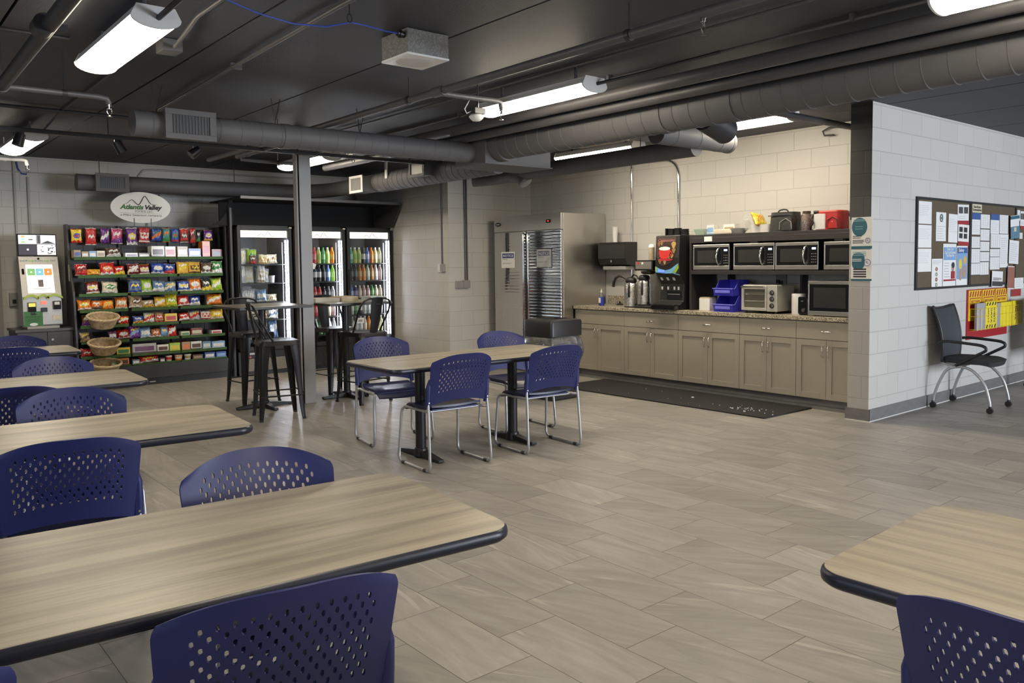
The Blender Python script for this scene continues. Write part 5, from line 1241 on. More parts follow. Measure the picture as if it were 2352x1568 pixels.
# ------------------------------------------------------------------ snack rack
RX0, RX1 = 2.185, 4.04
rk = thing('snack_rack', 'tall black snack rack with green edged shelves beside the kiosk', 'shelf rack', (3.11, 10.95, 0))
RO = (-3.11, -10.95, 0)
def rb_(b, n, m, **k): return b.build(n, m, rk, loc=RO, **k)
M_rack = mat('rack_black', (.016,.015,.017), .45, var=.2)
M_strip = mat('green_price_strip', (.075,.155,.055), .4, var=.45, scale=7, stretch=(1.5, 1, 1))
rb_(MB().box(RX0+.03, RX1-.01, 11.17, 11.20, .26, 2.0), 'back_panel', mat('rack_back', (.055,.052,.055), .5, var=.2))
for x in (RX0, RX1-.02):
    rb_(MB().prism([(x, 10.78, 0), (x, 10.78, .30), (x, 10.86, 1.2), (x, 11.04, 1.62), (x, 11.08, 2.01), (x, 11.22, 2.01), (x, 11.25, 0)], (.025, 0, 0)), 'side_panel', mat('rack_side_grey', (.045,.042,.043), .4, var=.15), bevel=.003)
rb_(MB().box(RX0+.02, RX1, 10.755, 11.2, .085, .26).m(0), 'base_deck', mat('rack_base_grey', (.027,.026,.027), .4), bevel=.004)
rb_(MB().box(RX0+.04, RX1-.02, 10.80, 11.2, 0, .085), 'kick', M_blackp)
rb_(MB().box(3.0, 3.07, 10.799, 10.80, .030, .042), 'maker_plate', M_paper)
b = MB()
for i in range(20): z = 1.05+.05*i; b.box(RX0+.04, RX1-.03, 11.155, 11.16, z-.002, z+.002)
for x in [RX0+.06+.145*i for i in range(13)]: b.box(x-.002, x+.002, 11.15, 11.155, .3, 2.0)
rb_(b, 'wire_grid', M_blackp)
b = MB()
for x in (2.79, 3.40): b.box(x-.012, x+.012, 11.12, 11.17, .26, 2.0)
rb_(b, 'upright', M_rack)
rb_(MB().box(RX0-.0015, RX0, 10.98, 11.06, 1.32, 1.52).m(0), 'notice_strip', mat('faded_sticker', (.34,.32,.27), .5, var=.3, scale=20))
ZR = [0, 1.601, 1.383, 1.158, .966, .775, .587, .400, .271]
BX = dict(L=(2.235, 2.775), M=(2.815, 3.375), R=(3.405, 3.965))
for r in range(1, 9):
    for k, (x0, x1) in BX.items():
        if r == 1: x0, x1 = dict(L=(2.215, 2.795), M=(2.805, 3.40), R=(3.41, 4.0))[k]
        if r >= 7: x0, x1 = dict(L=(2.23, 2.785), M=(2.805, 3.385), R=(3.395, 3.985))[k]
        yf = 10.865 if r == 1 else 10.785
        zs = ZR[r]
        if r < 8: o = rb_(MB().box(x0, x1, yf, 11.16, zs-.014, zs-.001), 'shelf', M_rack)
        else: o = rb_(MB().box(x0, x1, yf, 11.16, .261, zs-.001), 'shelf', M_rack)
        MB().prism([(x0, yf-.003, zs-.026), (x0, yf-.013, zs+.010), (x0, yf-.010, zs+.010), (x0, yf, zs-.026)], (x1-x0, 0, 0)).build('price_strip', M_strip, o)
ITEMS = [
('peg', 'P', 2.221, 2.341, 1.782, 0.168, 'yellow', 'blue', 'red'),
('peg', 'P', 2.376, 2.5, 1.757, 0.209, 'red', 'red', 'white'),
('peg', 'P', 2.545, 2.648, 1.784, 0.176, 'purple', 'white', 'plum'),
('peg', 'P', 2.664, 2.798, 1.772, 0.191, 'pink', 'purple', 'white'),
('peg', 'P', 2.844, 2.976, 1.759, 0.216, 'purple', 'yellow', 'white'),
('peg', 'P', 2.989, 3.12, 1.787, 0.19, 'rose', 'white', 'red'),
('peg', 'P', 3.144, 3.267, 1.812, 0.155, 'blue', 'orange', 'green'),
('peg', 'P', 3.277, 3.374, 1.798, 0.18, 'teal', 'green', 'orange'),
('peg', 'P', 3.385, 3.483, 1.799, 0.172, 'blue', 'green', 'red'),
('peg', 'P', 3.499, 3.607, 1.795, 0.183, 'red', 'brown', 'white'),
('peg', 'P', 3.623, 3.694, 1.791, 0.193, 'red', 'brown', 'white'),
('peg', 'P', 3.706, 3.762, 1.801, 0.161, 'black', 'green', 'white'),
('peg', 'P', 3.806, 3.925, 1.822, 0.142, 'purple', 'white', 'gold'),
('box', 'L1', 2.221, 2.297, 1.601, 0.093, 'tan', 'blue'),
('box', 'L1', 2.304, 2.381, 1.601, 0.075, 'tan', 'white'),
('box', 'L1', 2.385, 2.467, 1.601, 0.081, 'lightblue', 'white'),
('box', 'L1', 2.471, 2.563, 1.601, 0.084, 'cream', 'tan'),
('bag', 'L1', 2.59, 2.75, 1.601, 0.107, 'brown', 'white'),
('box', 'M1', 2.793, 2.943, 1.601, 0.058, 'white', 'plum'),
('box', 'M1', 2.951, 3.086, 1.601, 0.057, 'brown', 'white'),
('box', 'M1', 3.102, 3.265, 1.601, 0.144, 'white', 'brown'),
('box', 'M1', 3.272, 3.403, 1.601, 0.14, 'white', 'red'),
('box', 'R1', 3.423, 3.556, 1.601, 0.141, 'tan', 'white'),
('box', 'R1', 3.563, 3.725, 1.601, 0.115, 'blue', 'white'),
('box', 'R1', 3.743, 3.844, 1.601, 0.211, 'orange', 'red'),
('box', 'R1', 3.865, 4.006, 1.601, 0.106, 'darkred', 'black'),
('bag', 'L2', 2.219, 2.343, 1.383, 0.125, 'red', 'darkred'),
('bag', 'L2', 2.348, 2.488, 1.383, 0.07, 'gold', 'orange'),
('bag', 'L2', 2.498, 2.648, 1.383, 0.141, 'red', 'orange'),
('bag', 'L2', 2.654, 2.765, 1.383, 0.102, 'red', 'yellow'),
('bag', 'M2', 2.806, 2.934, 1.383, 0.125, 'darkred', 'white'),
('bag', 'M2', 2.942, 3.059, 1.383, 0.117, 'darkred', 'white'),
('bag', 'M2', 3.086, 3.232, 1.383, 0.13, 'blue', 'white'),
('bag', 'M2', 3.24, 3.364, 1.383, 0.12, 'blue', 'red'),
('bag', 'R2', 3.4, 3.538, 1.383, 0.142, 'gold', 'yellow'),
('bag', 'R2', 3.546, 3.693, 1.383, 0.141, 'gold', 'brown'),
('bag', 'R2', 3.705, 3.836, 1.383, 0.129, 'brown', 'white'),
('bag', 'R2', 3.845, 3.975, 1.383, 0.148, 'green', 'white'),
('bag', 'L3', 2.335, 2.468, 1.158, 0.135, 'darkred', 'white'),
('bag', 'L3', 2.506, 2.674, 1.158, 0.13, 'cream', 'green'),
('bag', 'M3', 2.808, 2.953, 1.158, 0.161, 'slate', 'blue'),
('bag', 'M3', 2.96, 3.082, 1.158, 0.158, 'lime', 'white'),
('bag', 'M3', 3.089, 3.228, 1.158, 0.126, 'steelblue', 'white'),
('bag', 'M3', 3.235, 3.371, 1.158, 0.122, 'steelblue', 'cream'),
('bag', 'R3', 3.401, 3.538, 1.158, 0.128, 'blue', 'white'),
('bag', 'R3', 3.55, 3.696, 1.158, 0.149, 'orange', 'white'),
('bag', 'R3', 3.709, 3.831, 1.158, 0.141, 'black', 'yellow'),
('bag', 'R3', 3.839, 3.967, 1.158, 0.148, 'lime', 'white'),
('bag', 'L4', 2.235, 2.37, 0.966, 0.116, 'orange', 'yellow'),
('bag', 'L4', 2.377, 2.494, 0.966, 0.104, 'orange', 'brown'),
('bag', 'L4', 2.501, 2.62, 0.966, 0.105, 'orange', 'gold'),
('bag', 'L4', 2.649, 2.777, 0.966, 0.132, 'orange', 'cream'),
('bag', 'M4', 2.807, 2.956, 0.966, 0.142, 'tan', 'brown'),
('bag', 'M4', 2.962, 3.099, 0.966, 0.087, 'tan', 'gold'),
('bag', 'M4', 3.108, 3.24, 0.966, 0.121, 'gold', 'white'),
('bag', 'M4', 3.248, 3.379, 0.966, 0.146, 'yellow', 'lime'),
('bag', 'R4', 3.398, 3.531, 0.966, 0.124, 'red', 'white'),
('bag', 'R4', 3.542, 3.67, 0.966, 0.115, 'blue', 'white'),
('bag', 'R4', 3.771, 3.956, 0.966, 0.127, 'orange', 'white'),
('bag', 'L5', 2.265, 2.366, 0.775, 0.119, 'brown', 'purple'),
('bag', 'L5', 2.671, 2.783, 0.775, 0.092, 'red', 'white'),
('bag', 'M5', 2.844, 2.961, 0.775, 0.084, 'blue', 'gold'),
('bag', 'M5', 2.97, 3.096, 0.775, 0.116, 'white', 'red'),
('bag', 'M5', 3.104, 3.204, 0.775, 0.121, 'tan', 'red'),
('box', 'M5', 3.213, 3.367, 0.775, 0.11, 'yellow', 'red'),
('bag', 'R5', 3.405, 3.527, 0.775, 0.091, 'red', 'white'),
('bag', 'R5', 3.536, 3.663, 0.775, 0.115, 'silver', 'red'),
('bag', 'R5', 3.675, 3.796, 0.775, 0.108, 'white', 'red'),
('bag', 'R5', 3.805, 3.97, 0.775, 0.122, 'gold', 'yellow'),
('bag', 'L6', 2.243, 2.345, 0.587, 0.103, 'tan', 'brown'),
('bag', 'L6', 2.549, 2.647, 0.587, 0.102, 'plum', 'white'),
('bag', 'L6', 2.658, 2.794, 0.587, 0.105, 'red', 'white'),
('bag', 'M6', 2.796, 2.92, 0.587, 0.144, 'purple', 'lightblue'),
('bag', 'M6', 2.926, 3.045, 0.587, 0.117, 'lightblue', 'white'),
('bag', 'M6', 3.052, 3.161, 0.587, 0.104, 'rust', 'orange'),
('bag', 'M6', 3.165, 3.249, 0.587, 0.113, 'lightblue', 'steelblue'),
('bag', 'M6', 3.257, 3.357, 0.587, 0.127, 'red', 'white'),
('box', 'R6', 3.407, 3.519, 0.587, 0.058, 'cream', 'green'),
('box', 'R6', 3.532, 3.684, 0.587, 0.09, 'darkred', 'cream'),
('box', 'R6', 3.8, 3.936, 0.587, 0.05, 'white', 'red'),
('bag', 'L7', 2.239, 2.367, 0.4, 0.094, 'red', 'darkred'),
('bag', 'L7', 2.381, 2.477, 0.4, 0.067, 'red', 'orange'),
('box', 'L7', 2.629, 2.787, 0.4, 0.092, 'yellow', 'green'),
('box', 'M7', 2.81, 3.101, 0.4, 0.123, 'silver', 'plum'),
('box', 'M7', 3.108, 3.249, 0.4, 0.095, 'white', 'brown'),
('box', 'M7', 3.257, 3.392, 0.4, 0.105, 'lime', 'yellow'),
('box', 'R7', 3.412, 3.518, 0.4, 0.107, 'tan', 'orange'),
('box', 'R7', 3.526, 3.666, 0.4, 0.107, 'white', 'brown'),
('box', 'R7', 3.674, 3.787, 0.4, 0.097, 'steelblue', 'white'),
('box', 'R7', 3.795, 3.973, 0.4, 0.088, 'lightblue', 'white'),
('box', 'L8', 2.621, 2.771, 0.271, 0.089, 'orange', 'brown'),
('box', 'M8', 2.806, 2.894, 0.271, 0.058, 'slate', 'white'),
('bag', 'M8', 2.906, 3.125, 0.271, 0.077, 'red', 'white'),
('box', 'M8', 3.136, 3.197, 0.271, 0.05, 'plum', 'white'),
('cup', 'M8', 3.209, 3.293, 0.271, 0.076, 'cream', 'red'),
('cup', 'M8', 3.317, 3.422, 0.271, 0.075, 'orange', 'cream'),
('cup', 'R8', 3.438, 3.532, 0.271, 0.077, 'white', 'tan'),
('box', 'R8', 3.544, 3.68, 0.271, 0.06, 'brown', 'tan'),
('box', 'R8', 3.697, 3.835, 0.271, 0.079, 'blue', 'white'),
('box', 'R8', 3.848, 3.985, 0.271, 0.077, 'blue', 'lightblue'),
]
ORD = ['first', 'second', 'third', 'fourth', 'fifth', 'sixth', 'seventh', 'eighth', 'ninth', 'tenth', 'eleventh', 'twelfth', 'thirteenth']
BAY = dict(L='kiosk side bay', M='middle bay', R='cooler side bay'); cnt = {}
CN = dict(darkred='dark red', lightblue='light blue', steelblue='steel blue')
def cname(a): return CN.get(a, a)
for it in ITEMS:
    typ, key, x0, x1, z0, h, ca, cb_ = it[:8]; cc = it[8] if len(it) > 8 else cb_
    n = cnt.get(key, 0); cnt[key] = n+1
    w = x1-x0; xc = (x0+x1)/2
    if typ == 'peg':
        o = pillow(w, h, .045, it, n % 4).build('candy_bag', [pc(ca), pc(cb_), pc(cc)], smooth=60, loc=(xc, 11.0, z0))
        tag(o, 'hanging %s and %s candy bag, %s from the kiosk end of the top peg row' % (cname(ca), cname(cc), ORD[n]), 'candy bag', 'candy bags on the top pegs')
        rb_(MB().tube([(xc, 11.16, z0+h-.012), (xc, 10.97, z0+h-.012), (xc, 10.955, z0+h+.004)], .003, seg=6).build('peg_hook', M_chrome, rk, loc=RO) and MB().box(xc-.012, xc+.012, 11.145, 11.16, z0+h-.03, z0+h+.01), 'peg_plate', M_blackp)
        continue
    bay, r = key[0], int(key[1]); bx = BX[bay]
    g = 'snacks on the %s rack shelf' % ORD[r-1]
    yf = 10.885 if r == 1 else 10.805
    where = '%s from the kiosk end, %s shelf, %s' % (ORD[n], ORD[r-1], BAY[bay])
    if typ == 'bag':
        d = min(.075, max(.045, w*.5)); hh = max(h, .07)
        o = pillow(w*1.12, hh*1.12, d, it, (n*7+r*3) % 4, tilt=.22).build('snack_bag', [pc(ca), pc(cb_), pc('white' if (n+r) % 3 else 'yellow')], smooth=60, loc=(xc, yf+d/2, z0))
        tag(o, '%s and %s snack bag, %s' % (cname(ca), cname(cb_), where), 'snack bag', g)
        if ca == 'darkred' and r == 2: text('Doritos', .03, (0, -d*.5-.012, hh*.42), FACE_S, M_paper, o, width=w*.7, shear=.25, bold=.001)
    elif typ == 'box':
        d = .16 if h > .05 else .20
        o = carton(w*.97, h, d).build('snack_box', [pc(ca, .5), pc(cb_, .5), pc(cb_, .5)], loc=(xc, yf+d/2, z0), bevel=.0015)
        tag(o, '%s and %s snack carton, %s' % (cname(ca), cname(cb_), where), 'snack box', g)
    else:
        o = MB().lathe([(w*.36, 0), (w*.38, .004), (w*.40, h*.35), (w*.46, h*.75), (w*.47, h*.9), (w*.50, h*.92), (w*.50, h*.97), (w*.46, h), (.0, h)], 22, mats=[0,0,1,0,0,2,2,2]).build('soup_cup', [pc(ca), pc(cb_), pc('white')], smooth=40, loc=(xc, 10.83, z0))
        tag(o, '%s and %s instant soup cup, %s' % (cname(ca), cname(cb_), where), 'soup cup', g)
# ------------------------------------------------------------------ wicker baskets on the rack front
def basket(label, x, z, tilt=.30, loc_y=10.66):
    t = thing('wicker_basket', label, 'basket', (x, loc_y, z), 0, 'wicker baskets on the snack rack')
    t.rotation_euler = (tilt, 0, 0)
    R0, R1, H = .118, .168, .125
    def shell(u, v):
        a = 2*PI*u; r = R0+(R1-R0)*v**.8; k = 1+.030*math.sin(a*28+(PI if int(v*18+.01) % 2 else 0))
        return Vector((r*k*math.cos(a), r*k*math.sin(a)*.86, H*v))
    b = MB().grid(shell, 168, 18); b.build('woven_side', M_wicker, t, smooth=80, solid=.006)
    MB().lathe([(.0, .004), (R0, .004), (R0, .0), (.0, 0)], 32, sy=.86).build('bottom', M_wicker, t)
    b = MB()
    for ph in range(3):
        pts = []
        for i in range(72):
            a = 2*PI*i/72; q = a*9+ph*2*PI/3
            rr = R1+.006+.008*math.cos(q); pts.append((rr*math.cos(a), rr*math.sin(a)*.86, H+.008*math.sin(q)))
        b.tube(pts, .0085, seg=6, closed=True)
    b.build('braided_rim', mat('wicker_rim', (.60,.46,.29), .55, var=.3, scale=40), t, smooth=70)
    return t
GB = None
bk1 = basket('round wicker basket on the snack rack, highest of three', 2.450, .775)
bk2 = basket('round wicker basket on the snack rack, middle of three', 2.452, .460)
bk3 = basket('round wicker basket on the snack rack, lowest, with yellow packs inside', 2.458, .215, .26)
for i, (x, y, z, c) in enumerate(((2.42, 10.65, .262, 'yellow'), (2.47, 10.63, .258, 'gold'), (2.44, 10.60, .250, 'yellow'))):
    o = pillow(.10, .06, .03, 0, i).build('snack_pack', [pc(c), pc('yellow'), pc('white')], smooth=60, loc=(x, y, z)); o.rotation_euler = (.9, 0, .4*i-.3); tag(o, 'yellow snack pack lying in the lowest wicker basket, %s' % ('deepest', 'middle', 'nearest the rim')[i], 'snack pack', 'packs in the lowest basket')
o = MB().lathe([(.028, 0), (.030, .06), (.0, .061)], 18, mats=[0, 1]).build('white_tin', [pc('white'), pc('green')], smooth=40, loc=(2.54, 10.66, .272)); o.rotation_euler = (.3, .5, 0); tag(o, 'small white and green tin in the lowest wicker basket', 'tin')
# oval sign over the rack
sg = thing('oval_sign', 'white oval company sign standing above the snack rack', 'sign', (3.062, 11.10, 2.24))
MB().prism([(.362*math.cos(a), 0, .197*math.sin(a)) for a in [2*PI*k/64 for k in range(64)]], (0, .02, 0)).build('board', mat('sign_white', (.74,.72,.68), .35, var=.03), sg, smooth=40)
def wave(t0, n=40, A=1):
    pts = []
    for i in range(n+1):
        s = i/n; x = -.20+.40*s
        z = .055*math.exp(-((s-.22)/.11)**2)+.105*math.exp(-((s-.62)/.115)**2)-.012*math.exp(-((s-.42)/.05)**2)
        pts.append((x, -.004, z+.005))
    return pts
wv = wave(0); MB().tube([(x, y, z+.035) for x, y, z in wv], .004, seg=6, rs=[.001+.004*math.sin(PI*i/40) for i in range(41)]).build('wave_logo', M_ink, sg, smooth=60)
M_gtext = mat('logo_green', (.05,.16,.035), .5)
text('Atlantis', .078, (-.248, -.002, .002), FACE_S, M_gtext, sg, align='LEFT', shear=.25, bold=.0036, width=.285)
text('Valley', .078, (.036, -.002, .002), FACE_S, M_ink, sg, align='LEFT', shear=.25, bold=.0036, width=.212)
text('FOODS, LLC', .036, (.03, -.002, -.050), FACE_S, M_ink, sg, width=.21)
MB().box(-.25, .25, -.0015, 0, -.0745, -.0715).build('rule', M_grey_ink, sg)
text('a Mike Swanson company', .033, (.0, -.002, -.098), FACE_S, M_ink, sg, width=.50)
for x in (-.09, .115): MB().cyl((x, -.006, -.24), (x, -.006, -.135), .003, seg=6).build('hook', M_blackp, sg)
MB().box(.045, .075, .005, .015, -.24, -.19).build('bracket', M_blackp, sg)

# ------------------------------------------------------------------ kiosk and its cabinet
kc = thing('kiosk_cabinet', 'dark low cabinet under the self checkout kiosk', 'cabinet', (1.89, 11.22, 0))
MB().box(-.29, .29, -.28, .30, .06, .735).build('body', mat('charcoal_laminate', (.050,.048,.050), .4, var=.15, scale=10, stretch=(8, 8, 1)), kc)
MB().box(-.31, .315, -.31, .30, .735, .765).build('top', mat('charcoal_top', (.075,.072,.072), .35), kc, bevel=.003)
MB().box(-.28, .28, -.25, .28, 0, .06).build('toe_kick', M_blackp, kc)
for a, c in ((-.288, .0155), (.0195, .288)):
    d = MB().box(a, c, -.300, -.281, .07, .725).build('door', mat('charcoal_laminate', (.050,.048,.050)), kc, bevel=.002)
    if a > 0: MB().cyl((.07, -.300, .635), (.07, -.309, .635), .014, seg=18).build('lock', M_chrome, d, smooth=40)
ks = thing('checkout_kiosk', 'silver self checkout kiosk with slanted touch screen', 'kiosk', (1.885, 11.10, .765))
M_kio = mat('kiosk_silver', (.42,.41,.39), .35, metal=.35, var=.05)
def kz(y, z): return y, z
prof = [(-.10, .035), (-.11, .05), (-.10, .385), (.045, .855), (.16, .855), (.22, .035)]
MB().prism([(-.205, y, z) for y, z in prof], (.41, 0, 0)).build('housing', M_kio, ks, bevel=.005)
MB().box(-.17, .17, -.12, .2, 0, .036).build('base', M_chrome, ks, bevel=.003)
def slant(x, t, lift=0):       # t 0..1 up the slanted face
    return Vector((x, -.10+.145*t-lift*.955, .385+.47*t-lift*.295))
def sl_panel(b, x0, x1, t0, t1, l0, l1):
    b.hexa([slant(x0, t0, l0), slant(x1, t0, l0), slant(x1, t1, l0), slant(x0, t1, l0)], [slant(x0, t0, l1), slant(x1, t0, l1), slant(x1, t1, l1), slant(x0, t1, l1)]); return b
sl_panel(MB(), -.205, .205, 0, 1, 0, .004).build('white_bezel', mat('kiosk_white', (.66,.61,.54), .35), ks)
sc = sl_panel(MB(), -.140, .140, .09, .80, .004, .0065).build('touch_screen', emit_mat('screen_white', (1, .95, .93), .95), ks)
for i, (x, c) in enumerate(((-.128, (.16,.36,.12)), (-.04, (.16,.42,.48)), (.048, (.62,.22,.05)))):
    o = sl_panel(MB(), x, x+.080, .53, .70, .0065, .0075).build('screen_tile', emit_mat('tile_%d' % i, c, .9), sc)
    q = slant(x+.04, .615, .009); MB().cyl(q, q+Vector((0, -.001, 0)), .010, seg=12).build('icon', emit_mat('screen_white', (1,.95,.93), .95), o)
sl_panel(MB(), -.027, .027, .24, .42, .0065, .0075).build('product_picture', mat('chip_picture', (.22,.17,.16), .4, var=.8, scale=40), sc)
for t_, w in ((.20, .11), (.185, .08), (.14, .06), (.77, .10)): sl_panel(MB(), -w, w, t_-.004, t_+.004, .0065, .0072).build('screen_text', M_grey_ink, sc)
M_slate = mat('kiosk_label_teal', (.10,.22,.24), .5)
RK = (PI/2-.30, 0, 0)
for s, x, m in (('SHOP', -.155, M_slate), ('SCAN', 0, M_slate), ('PAY', .155, M_slate)): text(s, .032, slant(x, .895, .005), RK, m, ks, bold=.0006)
for x in (-.078, .082):
    b = MB(); sl_panel(b, x-.035, x+.012, .88, .905, .004, .005); b.add([slant(x+.012, .86, .005), slant(x+.038, .893, .005), slant(x+.012, .925, .005)], [(0, 1, 2)]); b.build('arrow', mat('kiosk_arrow_green', (.30,.52,.20), .5), ks)
o = slant(0, .95, .006); MB().cyl(o, o+Vector((0, -.004, -.001)), .013, seg=16).build('camera_dot', M_blackgloss, ks)
sl_panel(MB(), -.185, -.160, .56, .70, .004, .010).build('scanner_window', M_blackgloss, ks)
M_limek = mat('kiosk_lime', (.40,.52,.03), .35)
for x, w in ((-.115, .075), (.01, .06), (.13, .085)):
    b = MB(); n = 10
    P1 = [Vector((x-w+2*w*i/n, -.118, .350+.035*math.sin(PI*i/n))) for i in range(n+1)]; P2 = [p+Vector((0, 0, .026)) for p in P1]
    b.add(P1+P2, [(i, i+1, n+2+i, n+1+i) for i in range(n)]); b.build('lime_arch', M_limek, ks, solid=.012)
ro = MB().box(-.155, -.07, -.125, -.104, .205, .315).build('card_reader', M_blackgloss, ks, bevel=.003)
MB().box(-.148, -.077, -.1262, -.125, .265, .308).build('reader_display', emit_mat('reader_yellow', (.75,.60,.12), .7), ro)
MB().box(-.015, .04, -.112, -.106, .29, .325).build('red_scanner', emit_mat('red_scanner', (1, .12, .08), 1.5), ks)
MB().box(-.018, .045, -.130, -.104, .20, .25).build('receipt_slot', M_blackp, ks, bevel=.004)
ro = MB().box(.11, .19, -.135, -.104, .225, .325).build('pin_pad', M_blackgloss, ks, bevel=.004); MB().box(.12, .175, -.1362, -.135, .28, .315).build('pad_display', M_paper, ro)
MB().box(.10, .185, -.1125, -.109, .10, .155).build('white_sticker', pc('cream'), ks)
gs = MB().box(-.198, -.005, -.118, -.112, .03, .21).build('security_sign', mat('security_green', (.035,.17,.03), .4, var=.15), ks)
MB().box(-.130, -.075, -.1195, -.118, .165, .185).cyl((-.12, -.1195, .193), (-.12, -.118, .193), .010, seg=12).cyl((-.093, -.1195, .193), (-.093, -.118, .193), .010, seg=12).box(-.075, -.064, -.1195, -.118, .170, .180).build('camera_icon', M_ink, gs)
text('FOR YOUR SECURITY', .020, (-.1015, -.1187, .145), FACE_S, M_ink, gs, width=.165, bold=.0006)
for z, w in ((.122, .06), (.108, .07), (.094, .065)): MB().box(-.1015-w, -.1015+w, -.1185, -.118, z-.002, z+.002).build('printed_lines', M_ink, gs)
MB().prism([(-.1015+.042*math.cos(a), -.1185, .056+.018*math.sin(a)) for a in [2*PI*k/24 for k in range(24)]], (0, .0005, 0)).build('oval_logo', M_paper, gs)
mo = MB().box(-.212, .205, .055, .085, .865, 1.125).build('monitor', M_blackgloss, ks, bevel=.003)
MB().box(-.03, .03, .085, .12, .80, .95).build('monitor_mount', M_blackp, mo)
for i, (x0, x1, z0, z1, c, s) in enumerate(((-.195, -.008, 1.005, 1.112, (.9,.9,.85), .85), (-.195, -.008, .875, 1.0, (.045,.04,.06), .6), (-.003, .195, 1.005, 1.112, (.62,.62,.66), .9), (-.003, .195, .875, 1.0, (.72,.70,.74), .8))):
    pn = MB().box(x0, x1, .0535, .055, z0, z1).build('screen_view', emit_mat('view_%d' % i, c, s), mo)
    if i == 0:
        for k, cc in enumerate(((.75,.45,.15), (.30,.62,.66), (.30,.60,.22))): MB().box(-.165, -.128, .0525, .0535, 1.083-.033*k, 1.104-.033*k).build('menu_tile', emit_mat('menu_%d' % k, cc, .8), pn)
        MB().box(-.09, -.045, .0525, .0535, 1.05, 1.066).build('menu_text', M_grey_ink, pn)
    if i == 1: MB().cyl((-.1, .0535, .94), (-.1, .0525, .94), .012, seg=16).build('emblem', emit_mat('emblem_white', (.8,.8,.85), .6), pn)
    if i == 2: MB().box(.0, .035, .0525, .0535, 1.01, 1.11).add([(.035, .0525, 1.01), (.19, .0525, 1.01), (.11, .0525, 1.045)], [(0,1,2)]).build('camera_picture', mat('camera_dark', (.10,.10,.11), .4), pn)
    if i == 3:
        b = MB()
        for k in range(26): x = .03+.16*random.random(); z = .885+.1*random.random(); b.box(x, x+.014, .0525, .0535, z, z+.009)
        b.build('camera_picture', mat('camera_dark', (.10,.10,.11), .4), pn)
wb = thing('wall_outlet', 'grey outlet box on the block wall beside the kiosk', 'outlet', (1.70, YB-.001, 1.10)); MB().box(-.05, .05, -.05, 0, -.08, .08).build('box_body', M_column, wb, bevel=.004); MB().box(-.02, .02, -.065, -.05, -.05, .0).build('plug', M_blackp, wb)

# ------------------------------------------------------------------ canopy and glass door coolers
cn = thing('cooler_canopy', 'black canopy over the three drink coolers', 'canopy', (5.3, 11.0, 2.02)); CO = (-5.3, -11.0, -2.02)
def cb2(b, n, m, **k): return b.build(n, m, cn, loc=CO, **k)
M_blk = mat('black_fabric_panel', (.006,.006,.007), .8)
cb2(MB().box(4.06, 6.46, 11.10, 11.13, 2.025, 2.36), 'back_panel', M_blk)
cb2(MB().box(4.05, 6.43, 10.33, 11.42, 2.352, 2.372), 'top_board', M_blk)
cb2(MB().box(4.05, 6.43, 10.30, 10.33, 2.345, 2.380), 'top_trim', M_pipe)
cb2(MB().prism([(6.43, 10.30, 2.38), (6.43, 10.30, 2.35), (6.46, 10.58, 2.03), (6.46, 11.42, 2.03), (6.43, 11.42, 2.38)], (.022, 0, 0)), 'side_panel', mat('canopy_side_reflection', (.06,.058,.057), .5))  # lighter than the black panels: its reflection is put into the colour
cb2(MB().prism([(4.07, 10.76, 2.375), (4.06, 10.76, 2.29), (4.03, 10.76, 2.20), (3.98, 10.76, 2.12), (3.92, 10.76, 2.06), (3.84, 10.76, 2.02), (4.12, 10.76, 2.02), (4.12, 10.76, 2.375)], (0, .03, 0)), 'curved_fin', M_blk)
cb2(MB().box(4.048, 4.078, 10.70, 10.76, .0, 2.25), 'post', M_pipe_dk); cb2(MB().box(4.02, 4.046, 10.80, 10.86, .0, 2.02), 'post', M_pipe_dk)
M_cin = mat('cooler_interior', (.10,.10,.105), .6); M_cout = mat('cooler_black', (.012,.012,.013), .5, var=.1)
SH = [1.500, 1.245, .985, .745, .480]
